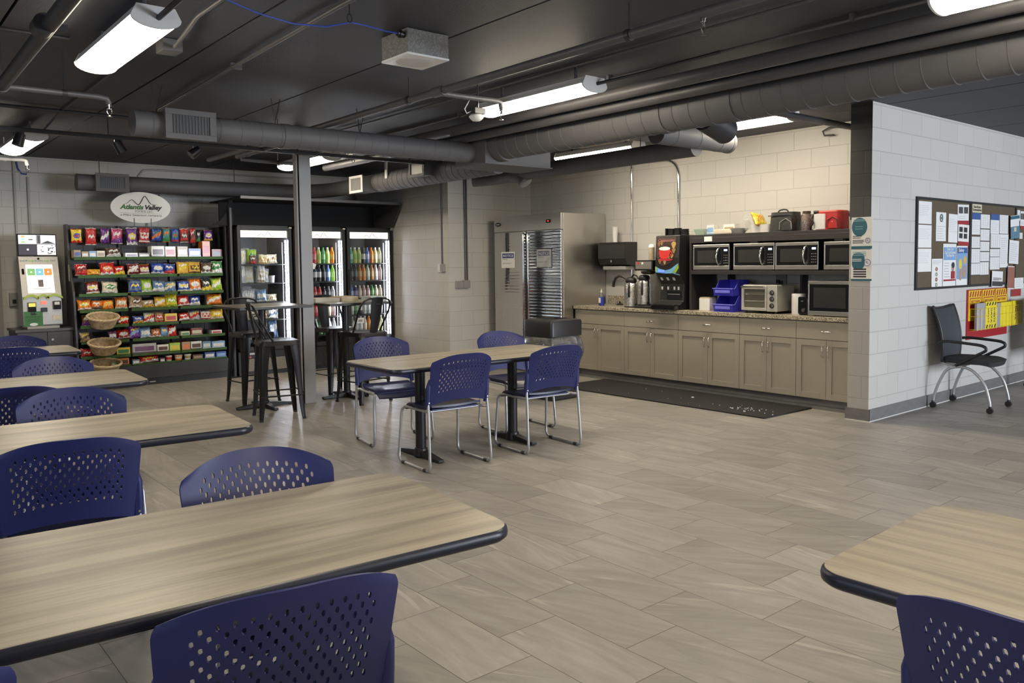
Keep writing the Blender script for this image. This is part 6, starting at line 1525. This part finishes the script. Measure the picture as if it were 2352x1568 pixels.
def cooler(label, x0, x1, bright_grille):
    t = thing('drink_cooler', label, 'cooler', ((x0+x1)/2, 11.0, 0), 0, 'glass door coolers'); off = (-(x0+x1)/2, -11.0, 0)
    def c_(b, n, m, par=None, **k):
        return b.build(n, m, par or t, loc=None if par else off, **k)
    c_(MB().box(x0, x0+.035, 10.655, 11.42, .04, 2.02).box(x1-.035, x1, 10.655, 11.42, .04, 2.02).box(x0, x1, 11.39, 11.42, .04, 2.02).box(x0, x1, 10.655, 11.42, 1.985, 2.02).box(x0, x1, 10.655, 11.42, .33, .37).box(x0, x1, 10.70, 11.42, .04, .33), 'cabinet', M_cout)
    c_(MB().box(x0+.036, x1-.036, 11.375, 11.389, .371, 1.984).box(x0+.0355, x0+.040, 10.70, 11.37, .371, 1.984).box(x1-.040, x1-.0355, 10.70, 11.37, .371, 1.984), 'liner', M_cin)
    for z in SH:
        c_(MB().box(x0+.041, x1-.041, 10.70, 11.36, z-.012, z-.001), 'shelf', M_cout)
    g = c_(MB().box(x0+.02, x1-.02, 10.665, 10.70, .05, .325), 'lower_panel', M_cout)
    b = MB()
    for i in range(16):
        z = .065+.0105*i; b.box(x0+.06, (x0+x1)/2-.02, 10.655, 10.665, z, z+.005).box((x0+x1)/2+.02, x1-.06, 10.655, 10.665, z, z+.005)
    b.build('grille', mat('grille_lit_tan', (.40,.35,.27), .5) if bright_grille else M_pipe_dk, g)  # slats of the food cooler: light shining through put into the tan
    if bright_grille:
        MB().box(x0+.10, x0+.30, 10.660, 10.6645, .285, .310).build('rating_label', M_paper, g); MB().cyl((x0+.16, 10.664, .255), (x0+.16, 10.655, .255), .016, seg=16).build('red_badge', pc('red'), g)
    c_(MB().box(x0+.03, x1-.03, 10.72, 11.4, 0, .05), 'base', M_blackp)
    fw_, z0, z1 = .055, .345, 2.0
    d = c_(MB().box(x0+.008, x0+fw_, 10.60, 10.65, z0, z1).box(x1-fw_, x1-.008, 10.60, 10.65, z0, z1).box(x0+fw_, x1-fw_, 10.60, 10.65, z0, z0+.05).box(x0+fw_, x1-fw_, 10.60, 10.65, z1-.045, z1), 'door', M_cout, bevel=.003)
    MB().box(x0+fw_, x1-fw_, 10.618, 10.624, z0+.05, z1-.045).build('glass', M_glass, d)
    MB().box(x0+.020, x0+.034, 10.575, 10.60, 1.12, 1.42).build('handle', M_blackp, d, bevel=.003)
    lb_ = c_(MB().box(x0+fw_+.005, x1-fw_-.005, 10.64, 10.66, 1.862, 1.952), 'light_box', M_lightbox)
    xm = (x0+x1)/2
    MB().tube([(xm+.03+x*.62, 10.637, 1.876+z*.60) for x, y, z in wv], .0038, seg=6).build('wave_logo', M_grey_ink, lb_)
    b = MB()
    for i in range(28): z = .44+i*.0500; b.box(x1-.080, x1-.064, 10.662, 10.670, z, z+.036)
    c_(b, 'led_strip', M_led)
    c_(MB().box(x1-.107, x1-.100, 10.70, 10.71, .42, 1.80), 'shelf_rail', M_column)
    for z in (.0,): c_(MB().box(x1-.05, x1-.01, 10.585, 10.60, 1.985, 2.004), 'hinge', M_chrome)
    return t
CX = [(4.095, 4.872), (4.915, 5.69), (5.705, 6.475)]
cooler('glass door cooler beside the snack rack, filled with packed food', *CX[0], True)
cooler('middle glass door cooler behind the grey column, filled with bottles', *CX[1], False)
cooler('glass door cooler beside the block wall, filled with bottles', *CX[2], False)
BT = {}
BC = dict(mint=((.20,.50,.40),(.55,.75,.62),'white'), limec=((.55,.62,.20),(.30,.48,.10),'white'), darkw=((.03,.025,.03),(.62,.60,.60),'black'), blueb=((.10,.20,.50),(.45,.55,.75),'blue'), orangeb=((.75,.22,.03),(.65,.30,.06),'orange'),
 paley=((.62,.62,.30),(.72,.72,.50),'white'), dark=((.03,.03,.03),(.08,.08,.09),'black'), amber=((.48,.22,.06),(.58,.34,.14),'orange'), greenp=((.45,.60,.50),(.60,.70,.60),'green'), clearw=((.55,.57,.58),(.72,.72,.72),'white'),
 pinkb=((.60,.38,.36),(.65,.50,.48),'white'), purpleb=((.22,.08,.32),(.45,.30,.55),'purple'), redb=((.50,.04,.06),(.60,.15,.15),'red'), lime=((.30,.70,.08),(.42,.78,.12),'lime'), greenb=((.08,.30,.10),(.25,.45,.20),'green'), creamb=((.62,.54,.38),(.70,.64,.50),'white'),
 lightb=((.40,.52,.72),(.60,.68,.80),'blue'), navy=((.06,.06,.22),(.35,.30,.55),'white'))
def bottle(kind):
    a, c, cp = BC[kind]
    m1 = mat('drink_'+kind, a, .12, var=.12); m2 = mat('wrap_'+kind, c, .3, var=.25, scale=60)
    o = MB().lathe([(.022, 0), (.029, .006), (.030, .05), (.0305, .052), (.0305, .118), (.030, .12), (.029, .138), (.014, .178), (.0125, .185), (.0, .185)], 14, mats=[0,0,0,1,1,0,0,0,0]).build('drink_bottle', [m1, m2], smooth=40)
    MB().lathe([(.0145, .182), (.0145, .202), (.0, .203)], 12).build('cap', pc(cp), o, smooth=40)
    return o
CNAME = dict(mint='mint green', limec='pale lime', darkw='dark bottle with white wrap', blueb='blue', orangeb='orange', paley='pale yellow', dark='nearly black', amber='amber', greenp='pale green', clearw='clear white', pinkb='pale pink', purpleb='purple', redb='red', lime='bright lime', greenb='deep green', creamb='cream', lightb='light blue', navy='navy')
CNAME['darkw'] = 'dark white wrapped'
ROWS = {2: ['mint mint limec limec darkw blueb orangeb paley paley', 'limec dark dark amber orangeb greenp amber clearw pinkb', 'lightb blueb navy creamb pinkb pinkb greenb creamb creamb', 'greenp clearw greenb darkw clearw clearw greenp clearw clearw', 'clearw clearw clearw clearw creamb orangeb orangeb paley paley'],
        1: ['purpleb purpleb navy navy redb limec greenb limec orangeb', 'lime dark navy navy darkw darkw dark blueb lime', 'redb redb darkw redb redb redb dark dark clearw', 'redb clearw redb pinkb redb pinkb redb creamb pinkb', 'orangeb orangeb redb orangeb clearw greenb greenb clearw clearw']}
WHICH = {1: 'middle cooler', 2: 'wall side cooler'}
for ci, rows in ROWS.items():
    x0, x1 = CX[ci]
    for r, line in enumerate(rows):
        ks_ = line.split(); n = len(ks_); xa, xb = x0+.085, x1-.135
        for back in (0, 1):
            if back and r > 2: continue
            for i, kd in enumerate(ks_):
                kk = kd
                lab = '%s bottle in front on the %s shelf, %s' % (CNAME[kd], ORD[r], WHICH[ci])
                grp = 'bottles in the front row of the %s shelf, %s' % (ORD[r], WHICH[ci])
                if back: lab = 'bottle in the second row on the %s shelf, %s' % (ORD[r], WHICH[ci]); grp = 'bottles in the second row of the %s shelf, %s' % (ORD[r], WHICH[ci])
                loc = (xa+(xb-xa)*i/(n-1), 10.775+.13*back, SH[r])
                if kk not in BT: o = bottle(kk); BT[kk] = o; o.location = loc; tag(o, lab, 'bottle', grp)
                else: o = dup(BT[kk], loc, 0, lab, grp)
                o.scale = (.98, .98, .92) if r == 2 else (1.08, 1.08, 1.16)
# food in the first cooler: (kind, x offset, width, height, depth, colours, shelf, description)
x0 = CX[0][0]
FOOD = [('bag', .20, .20, .17, .20, ('white', 'silver'), 0, 'large white netted bread bag in the second row'), ('bag', .12, .20, .17, .22, ('silver', 'white'), 1, 'silver and white bag in the second row'), ('bag', .50, .16, .15, .22, ('silver', 'cream'), 1, 'silver and cream bag in the second row'), ('bag', .20, .24, .16, .22, ('silver', 'slate'), 2, 'wide grey foil bag in the second row'), ('bag', .48, .18, .13, .22, ('cream', 'white'), 3, 'cream and white bag in the second row'),
 ('bag', .07, .12, .12, 0, ('cream', 'white'), 0, 'cream wrapped sandwich pack at the hinge free side'), ('bag', .17, .13, .15, .12, ('white', 'cream'), 0, 'puffy white bread bag behind the front packs'), ('bag', .29, .08, .09, 0, ('brown', 'red'), 0, 'dark brown pack below the green salad bag'),
 ('bag', .33, .11, .16, .14, ('lime', 'green'), 0, 'green salad bag standing tallest'), ('bag', .43, .10, .10, 0, ('cream', 'gold'), 0, 'cream and gold sandwich pack in the middle'), ('bag', .55, .14, .10, 0, ('cream', 'tan'), 0, 'cream sandwich pack nearest the light strip'),
 ('bag', .10, .16, .19, 0, ('white', 'silver'), 1, 'large clear white bag of buns'), ('bag', .25, .11, .20, .06, ('cream', 'white'), 1, 'tall pale cream bag'), ('bag', .40, .09, .21, 0, ('white', 'tan'), 1, 'tall narrow wafer bag'), ('cup', .55, .09, .10, 0, ('silver', 'white'), 1, 'silver cup nearest the light strip'),
 ('bag', .09, .14, .13, 0, ('silver', 'slate'), 2, 'grey foil pack at the rack end'), ('bag', .24, .14, .14, .03, ('silver', 'white'), 2, 'silver foil pack in the middle'), ('bag', .40, .12, .13, 0, ('steelblue', 'white'), 2, 'blue and white foil pack'), ('bag', .545, .12, .08, 0, ('cream', 'tan'), 2, 'small cream wrapped roll'),
 ('bag', .13, .13, .11, 0, ('cream', 'tan'), 3, 'cream wrapped roll at the rack end'), ('bag', .29, .13, .09, 0, ('cream', 'brown'), 3, 'brown and cream wrap'), ('bag', .42, .11, .09, 0, ('tan', 'orange'), 3, 'tan wrap beside the white one'), ('bag', .545, .14, .10, 0, ('white', 'slate'), 3, 'white wrapped sandwich nearest the light strip'),
 ('cup', .20, .10, .10, 0, ('white', 'cream'), 4, 'white cup at the rack end'), ('cup', .33, .10, .11, 0, ('cream', 'tan'), 4, 'cream cup in the middle'), ('bag', .44, .11, .18, .05, ('tan', 'brown'), 4, 'tan standing pouch'), ('bag', .56, .11, .20, .02, ('steelblue', 'white'), 4, 'tall blue patterned pouch')]
for i, (kd, xo, w, h, dy, cs_, r, desc) in enumerate(FOOD):
    lab = '%s, %s shelf of the food cooler' % (desc, ORD[r])
    if kd == 'bag': o = pillow(w*1.28, min(.235, h*1.3), .07, 0, i % 4, tilt=.12).build('food_pack', [pc(cs_[0]), pc(cs_[1]), pc('white')], smooth=60, loc=(x0+xo, 10.80+dy, SH[r])); tag(o, lab, 'food pack', 'packed food in the cooler')
    else: o = MB().lathe([(w*.38, 0), (w*.40, .004), (w*.48, h*.9), (w*.5, h*.92), (w*.5, h), (.0, h)], 20, mats=[0,1,0,0,0]).build('food_cup', [pc(cs_[0]), pc(cs_[1])], smooth=40, loc=(x0+xo, 10.80, SH[r])); tag(o, lab, 'food cup', 'packed food in the cooler')
o = MB().box(-.045, .045, -.0015, .0015, 0, .075).build('door_sticker', M_paper, loc=(5.155, 10.612, 1.44)); o.rotation_euler = (0, .45, 0); tag(o, 'white tilted sticker on the glass of middle cooler', 'sticker')
o = MB().box(-.06, .06, -.0015, .0015, 0, .075).m(1).box(-.035, .035, -.0025, -.0015, .018, .055).build('door_sticker', [M_paper, M_grey_ink], loc=(5.905, 10.612, .625)); tag(o, 'white framed sticker on the glass of wall side cooler', 'sticker')
# ------------------------------------------------------------------ notice boards on the partition wall
YP = 3.586
def board(label, x0, x1, z0, z1):
    t = thing('notice_board', label, 'notice board', ((x0+x1)/2, YP, z0), 0, 'cork notice boards'); w = (x1-x0)/2; h = z1-z0
    MB().box(-w+.02, w-.02, -.012, 0, .02, h-.02).build('cork', speckle_mat('cork', [(.105,.075,.045),(.13,.095,.06),(.09,.065,.04),(.12,.088,.052)], 260, .85), t)
    MB().box(-w, w, -.022, 0, 0, .024).box(-w, w, -.022, 0, h-.024, h).box(-w, -w+.024, -.022, 0, .024, h-.024).box(w-.024, w, -.022, 0, .024, h-.024).build('frame', M_black, t, bevel=.002)
    return t
board('cork notice board nearest the kitchen', 8.015, 9.265, 1.166, 2.068)
board('second cork notice board, above the yellow booklet rack', 9.268, 10.53, 1.166, 2.068)
board('third cork notice board cut by the picture edge', 10.533, 11.78, 1.166, 2.068)
M_dkblue = mat('poster_blue', (.04,.10,.30), .5); M_ltblue = mat('poster_sky', (.20,.36,.62), .5, var=.12); M_redc = mat('card_red', (.33,.02,.025), .5); M_teal = mat('poster_teal', (.02,.12,.17), .5); M_skin = mat('poster_skin', (.45,.27,.18), .6)
PN = [0]
def sheet(label, x0, x1, z0, z1, kind='text', tilt=0, y=None, group=None):
    PN[0] += 1
    w, h = x1-x0, z1-z0; y = (YP-.0135-.0008*(PN[0] % 4)) if y is None else y
    t = thing('paper_sheet', label, 'paper', ((x0+x1)/2, y, (z0+z1)/2), 0, group); t.rotation_euler = (0, tilt, 0)
    a, c = -w/2, w/2; b_, d = -h/2, h/2
    curl = MB().grid(lambda u, v: Vector((a+w*u, -.0012-.010*max(0, .25-v)**1.5*(1 if kind != 'flat' else 0), b_+h*v)), 4, 8)
    curl.build('sheet', M_paper if kind != 'cream' else pc('cream', .6), t, smooth=60, solid=.0006)
    def R(n, m, xa, xb, za, zb, l=.0024): return MB().box(xa, xb, -l-.003, -l-.0020, za, zb).build(n, m, t)
    def lines(n, za, zb, m=mat('pale_ink', (.45,.45,.46), .7), xa=a+w*.1, xb=c-w*.1):
        bb = MB()
        for i in range(n): z = za+(zb-za)*(i+.5)/n; bb.box(xa, xb-(xb-xa)*random.random()*.35, -.0052, -.0042, z-.0022, z+.0022)
        bb.build('printed_lines', m, t)
    if kind == 'text': lines(max(3, int(h/.028)), b_+h*.1, d-h*.1)
    elif kind == 'faint': lines(max(3, int(h/.035)), b_+h*.35, d-h*.15, mat('faint_ink', (.58,.57,.57), .7))
    elif kind == 'emblem':
        MB().tube([(.028*math.cos(q), -.005, d-h*.2+.036*math.sin(q)) for q in [2*PI*k/24 for k in range(24)]], .004, seg=6, closed=True).build('emblem', mat('emblem_green', (.02,.10,.05), .5), t)
        R('emblem', M_ink, -.012, .012, d-h*.2-.003, d-h*.2+.003); R('emblem', M_ink, -.003, .003, d-h*.2-.014, d-h*.2+.014); lines(6, b_+h*.05, b_+h*.55)
    elif kind == 'photos':
        for xa in (a+w*.1, a+w*.56): R('photo', mat('photo_dark', (.06,.06,.065), .4, var=.7, scale=30), xa, xa+w*.34, d-h*.45, d-h*.12)
        R('red_band', M_redc, a, c, b_, b_+h*.19); lines(2, b_+h*.25, b_+h*.45)
    elif kind == 'photos4':
        for xa in (a+w*.1, a+w*.52):
            for za in (d-h*.36, d-h*.66): R('photo', mat('photo_black', (.02,.02,.022), .4, var=.5, scale=30), xa, xa+w*.28, za, za+h*.23)
        R('red_band', M_redc, a, c, b_, b_+h*.19)
    elif kind == 'icons':
        for i in range(4): MB().tube([(-.02+.017*math.cos(q), -.005, d-h*(.36+.18*i)+.017*math.sin(q)) for q in [2*PI*k/16 for k in range(16)]], .003, seg=5, closed=True).build('icon', M_grey_ink if i % 2 else M_redc, t)
        lines(3, d-h*.2, d-h*.05)
    elif kind == 'cough':
        R('headline_panel', M_ltblue, a+w*.05, c-w*.05, d-h*.38, d-h*.08)
        for i, s in enumerate(('Cover Your', 'Cough and Sneeze', 'The Right Way')): text(s, .042, (0, -.0062, d-h*(.125+.075*i)), FACE_S, M_paper, t, width=w*(.5, .82, .62)[i], bold=.0008)
        R('red_band', M_redc, a+w*.05, c-w*.05, b_+h*.13, b_+h*.17); lines(6, b_+h*.2, d-h*.42, M_grey_ink, a+w*.1, a+w*.55)
        R('figure', M_redc, w*.12, w*.4, b_+h*.18, b_+h*.36, .003); MB().prism([(w*.26+.03*math.cos(q), -.0058, b_+h*.45+.045*math.sin(q)) for q in [2*PI*k/18 for k in range(18)]], (0, .001, 0)).build('figure_head', M_skin, t)
        MB().prism([(w*.26+.034*math.cos(q), -.0068, b_+h*.50+.03*math.sin(q)) for q in [2*PI*k/18 for k in range(18)]], (0, .001, 0)).build('figure_hair', M_ink, t)
    elif kind == 'safety':
        R('picture', M_ltblue, a+w*.05, c-w*.05, b_+h*.17, d-h*.04); R('headline_panel', M_dkblue, a+w*.05, c-w*.05, d-h*.18, d-h*.04, .0028)
        text('Safety', .05, (-w*.12, -.0068, d-h*.11), FACE_S, M_paper, t, width=w*.5, bold=.0008)
        for xa, za, m, rx, rz in ((-.05, .02, pc('yellow', .6), .04, .055), (.06, .06, pc('gold', .6), .035, .045), (-.04, -.09, M_skin, .035, .06), (.05, -.06, M_skin, .04, .07)): MB().prism([(xa+rx*math.cos(q), -.0065, za+rz*math.sin(q)) for q in [2*PI*k/16 for k in range(16)]], (0, .001, 0)).build('figure', m, t)
    elif kind == 'grid':
        bb = MB(); n = max(3, int(h/.02))
        for i in range(n+1): z = b_+h*.08+h*.84*i/n; bb.box(a+w*.08, c-w*.08, -.0052, -.0042, z-.001, z+.001)
        for i in range(5): x = a+w*.08+w*.84*i/4; bb.box(x-.001, x+.001, -.0052, -.0042, b_+h*.08, d-h*.08)
        bb.build('printed_grid', mat('faint_ink', (.58,.57,.57)), t)
        R('black_line', M_ink, a, c, b_-.006, b_)
    elif kind == 'bluehead':
        R('headline_panel', M_dkblue, a, c, d-h*.30, d); lines(2, d-h*.26, d-h*.06, M_paper); lines(6, b_+h*.08, d-h*.36, mat('faint_ink', (.58,.57,.57)))
    elif kind == 'cream':
        text('Team Partner', .036, (0, -.0055, h*.16), FACE_S, M_ink, t, width=w*.72, bold=.0005); text('Communications', .036, (0, -.0055, -h*.18), FACE_S, M_ink, t, width=w*.86, bold=.0005)
    elif kind == 'brochure':
        R('picture', mat('brochure_teal', (.10,.22,.30), .5, var=.3), a, c, b_, b_+h*.52); R('headline_panel', M_teal, a, c, d-h*.16, d-h*.02); R('tag', pc('cream', .6), -.04, .03, b_+h*.3, b_+h*.48, .003)
    elif kind == 'photo':
        R('picture', mat('group_photo', (.035,.035,.04), .4, var=.8, scale=25), a+.01, c-.01, b_+.01, b_+h*.36); lines(4, b_+h*.4, b_+h*.6, M_ink)
    elif kind == 'redleaf':
        R('picture', mat('leaflet_rust', (.33,.12,.08), .5, var=.3, scale=14), a+.004, c-.004, b_+.01, d-.01)
    elif kind == 'red': R('panel', M_redc, a, c, b_, d)
    return t
GP = 'papers pinned to the notice boards'
for k, (z0, z1, w_) in enumerate(((1.809, 2.027, 'topmost'), (1.578, 1.799, 'middle'), (1.344, 1.569, 'lowest'))): sheet('blank looking white sheet down the kitchen edge of the first board, %s of three' % w_, 8.03-.006*k, 8.335+.003*k, z0, z1, 'faint', group=GP)
sheet('white sheet with a dark green round emblem on the first board', 8.439, 8.669, 1.645, 1.932, 'emblem', group=GP)
sheet('plain white sheet between the green emblem sheet and the photo flyers', 8.726, 8.945, 1.633, 1.922, 'faint', .02, group=GP)
sheet('flyer with two photos and a red band, upper one on first board', 8.938, 9.215, 1.823, 2.027, 'photos', -.02, group=GP)
sheet('flyer with four dark photos and a red band, under the two photo flyer', 8.955, 9.228, 1.602, 1.821, 'photos4', .03, group=GP)
sheet('white sheet with a column of round icons at the bottom of the first board', 8.361, 8.605, 1.182, 1.469, 'icons', group=GP)
sheet('blue headed poster about covering coughs on the first board', 8.613, 8.922, 1.184, 1.619, 'cough', group=GP)
sheet('blue safety poster with yellow hard hat figures on the first board', 8.932, 9.205, 1.184, 1.599, 'safety', group=GP)
sheet('cream title card at the top of the second board', 9.29, 9.549, 1.955, 2.045, 'cream', group=GP)
sheet('blue headed sheet under the cream title card', 9.292, 9.523, 1.721, 1.950, 'bluehead', group=GP)
for x0, x1, z0, z1, l in ((9.292, 9.526, 1.579, 1.699, 'first below the blue headed sheet'), (9.292, 9.530, 1.42, 1.568, 'second below the blue headed sheet'), (9.292, 9.527, 1.294, 1.415, 'third below the blue headed sheet')): sheet('white grid sheet, '+l, x0, x1, z0, z1, 'grid', group=GP)
for i, (z0, z1) in enumerate(((1.791, 1.941), (1.658, 1.78), (1.546, 1.647), (1.435, 1.535), (1.289, 1.425))): sheet('white grid sheet in the second column of the second board, %s from the top' % ORD[i], 9.535, 9.782, z0, z1, 'grid', group=GP)
sheet('blue cornered calendar sheet in the third column of the second board', 9.802, 10.045, 1.737, 1.952, 'bluehead', group=GP)
sheet('white sheet beside the blue cornered calendar sheet', 10.055, 10.304, 1.741, 1.95, 'grid', group=GP)
for i, (z0, z1) in enumerate(((1.581, 1.734), (1.484, 1.569), (1.341, 1.478))): sheet('white grid sheet in the third column of second board, %s below the calendar' % ORD[i], 9.808, 10.08, z0, z1, 'grid', group=GP)
sheet('long white sheet in the fourth column of the second board', 10.083, 10.320, 1.361, 1.737, 'text', group=GP)
sheet('tilted teal brochure hanging over the edge of the second board', 10.335, 10.60, 1.69, 1.955, 'brochure', -.08, YP-.030, group=GP)
sheet('slightly tilted white letter below the teal brochure', 10.31, 10.60, 1.40, 1.668, 'text', .04, YP-.030, group=GP)
sheet('leaflet with a dark group photo hanging below the second board', 9.83, 10.14, 1.145, 1.322, 'photo', .04, YP-.030, group=GP)
sheet('rust coloured leaflet at the lower edge of the second board', 10.285, 10.48, 1.113, 1.374, 'redleaf', .03, YP-.030, group=GP)
sheet('white notice beside the rust coloured leaflet', 10.495, 10.775, 1.112, 1.236, 'text', 0, YP-.030, group=GP)
sheet('small red card hanging below the white notice', 10.47, 10.765, 1.022, 1.104, 'red', 0, YP-.006, group=GP)
sheet('small white sheet at the top of the third board', 10.56, 10.66, 1.90, 2.02, 'text', group=GP)
sheet('photo flyer on the third board beside the teal brochure', 10.67, 10.80, 1.80, 2.01, 'photos', group=GP)
sheet('small note low on the third board', 10.65, 10.75, 1.69, 1.76, 'text', group=GP)
# yellow and red right-to-know station with booklets in a wire rack
st = thing('booklet_station', 'red and yellow striped safety booklet station below the second board', 'booklet rack', (9.80, YP, .60))
MB().box(-.56, .556, -.012, 0, .0, .535).build('red_panel', mat('station_red', (.36,.012,.02), .45), st, bevel=.002)
M_yel = mat('station_yellow', (.78,.55,.02), .45)
for i in range(3):
    xa = -.535+.365*i; xb = xa+.34
    p = MB().box(xa, xb, -.0150, -.012, .20, .525).build('yellow_panel', M_yel, st)
    b = MB()
    for k in range(5): xx = xa+.02+.065*k; b.prism([(xx, -.0165, .455), (xx+.03, -.0165, .455), (xx+.055, -.0165, .515), (xx+.025, -.0165, .515)], (0, .001, 0))
    b.build('stripes', mat('station_red', (.36,.012,.02)), p)
    MB().box(xa+.03, xb-.03, -.0165, -.0150, .33, .445).build('title_border', mat('station_red', (.36,.012,.02)), p)
    q = MB().box(xa+.04, xb-.04, -.0175, -.0165, .375, .435).build('title_panel', M_yel, p)
    text('RIGHT TO KNOW', .04, ((xa+xb)/2, -.0180, .405), FACE_S, mat('station_red', (.36,.012,.02)), q, width=.22, bold=.0008)
b = MB()
for z in (.11, .25, .33): b.tube([(-.50, -.012, z), (-.50, -.095, z), (.84, -.095, z), (.84, -.012, z)], .003, seg=6)
for i in range(14): x = -.50+.103*i; b.tube([(x, -.095, .33), (x, -.095, .10), (x, -.012, .095)], .0022, seg=5)
b.build('wire_rack', pc('yellow'), st)
def booklet(label, x0, x1, h, m, stripe=False, txt=None, y=-.07):
    t = thing('safety_booklet', label, 'booklet', (9.80+(x0+x1)/2, YP+y, .70), 0, 'booklets in the yellow wire rack'); w = (x1-x0)/2
    MB().box(-w, w, -.012, .012, 0, h).build('cover', m, t, bevel=.002)
    if stripe:
        for z in (.012, h-.045):
            b = MB()
            for k in range(4): xx = -w+.012+k*w*.48; b.prism([(xx, -.0135, z), (xx+w*.2, -.0135, z), (xx+w*.36, -.0135, z+.035), (xx+w*.16, -.0135, z+.035)], (0, .001, 0))
            b.build('stripes', M_ink, t)
    if txt:
        for k, s in enumerate(txt): text(s, .05, (-w*.5+k*w*.5, -.0128, h*.5), (PI/2, PI/2, 0), M_ink, t, width=h*.55, bold=.0008)
    return t
M_ygloss = mat('booklet_yellow', (.82,.66,.02), .4)
booklet('grey booklets with a dark picture at the kitchen end of the yellow rack', -.49, -.27, .29, mat('booklet_grey', (.36,.34,.36), .5, var=.3, scale=20, stretch=(14, 1, 1)))
booklet('yellow black striped binder of data sheets in the wire rack', -.255, .055, .30, M_ygloss, True, ('SAFETY', 'DATA', 'SHEETS'))
booklet('thin grey booklet between the yellow binders', .065, .16, .27, mat('booklet_grey', (.36,.34,.36)))
booklet('plain yellow binder in the middle of the wire rack', .17, .49, .275, M_ygloss)
booklet('yellow binder with black lettering at the far end of the wire rack', .51, .83, .28, M_ygloss, False, ('DATA',))
# ------------------------------------------------------------------ two posters on the end of the partition wall
def end_poster(label, z0, z1, second):
    t = thing('poster', label, 'poster', (7.1495, 3.668, z0), 0, 'posters on the wall end'); h = z1-z0; w = .097
    MB().box(-.003, 0, -w, w, 0, h).build('sheet', M_paper, t)
    def blob(n, m, cy, cz, ry, rz, l=.0036, sq=2): return MB().prism([(-l, cy+ry*(abs(math.cos(q))**(2/sq))*(1 if math.cos(q) > 0 else -1), cz+rz*(abs(math.sin(q))**(2/sq))*(1 if math.sin(q) > 0 else -1)) for q in [2*PI*k/32 for k in range(32)]], (.0006, 0, 0)).build(n, m, t)
    L = mat('poster_line', (.30,.34,.36), .6)
    if not second:
        blob('teal_shape', M_teal, .022, h-.088, .072, .084, .0038, 2); MB().box(-.0036, -.003, -w, w, 0, .026).build('teal_band', M_teal, t)
        for z, a in ((h-.022, .07), (h-.034, .06)): MB().box(-.0046, -.0038, -.03, .08, z-.003, z+.003).build('printed_lines', mat('pale_teal_text', (.25,.42,.46), .6), t)
        for z in (h-.085, h-.105): MB().box(-.0046, -.0038, -.01, .062, z-.0025, z+.0025).build('printed_lines', mat('pale_teal_text', (.25,.42,.46)), t)
        for z, a in ((.115, .0), (.100, .01), (.078, -.02), (.066, -.02), (.054, -.01)): MB().box(-.0038, -.003, a, .085, z-.003, z+.003).build('printed_lines', M_ink, t)
        cy, cz = -.055, .075
    else:
        blob('teal_shape', M_teal, .03, h-.10, .06, .075, .0038, 3); MB().box(-.0036, -.003, -w, w, 0, .018).build('teal_band', M_teal, t)
        for z in (h-.02, h-.034, h-.048): MB().box(-.0048, -.0040, -.04, .085, z-.003, z+.003).build('printed_lines', mat('pale_teal_text', (.25,.42,.46)), t)
        for z in (h-.085, h-.10): MB().box(-.0048, -.0040, -.0, .088, z-.003, z+.003).build('printed_lines', M_paper, t)
        for z in (.105, .082, .060, .038): MB().box(-.0040, -.003, -.045, .075, z-.007, z+.007).build('bullet_bar', M_ink, t)
        cy, cz = -.052, h-.115
    r = .030 if second else .022
    MB().tube([(-.0045, cy+r*math.cos(q), cz+r*math.sin(q)) for q in [2*PI*k/24 for k in range(24)]], .0022, seg=6, closed=True).build('round_mark', M_dkblue, t)
    MB().prism([(-.0042, cy-r*.55, cz-r*.5), (-.0042, cy+r*.1, cz+r*.6), (-.0042, cy+r*.5, cz+r*.1), (-.0042, cy-.0, cz-r*.3)], (.0006, 0, 0)).build('hand_mark', L, t)
    return t
end_poster('teal and white poster on the wall end, upper of two', 1.566, 1.852, False)
end_poster('teal and white poster on the wall end, lower one with black bars', 1.278, 1.558, True)
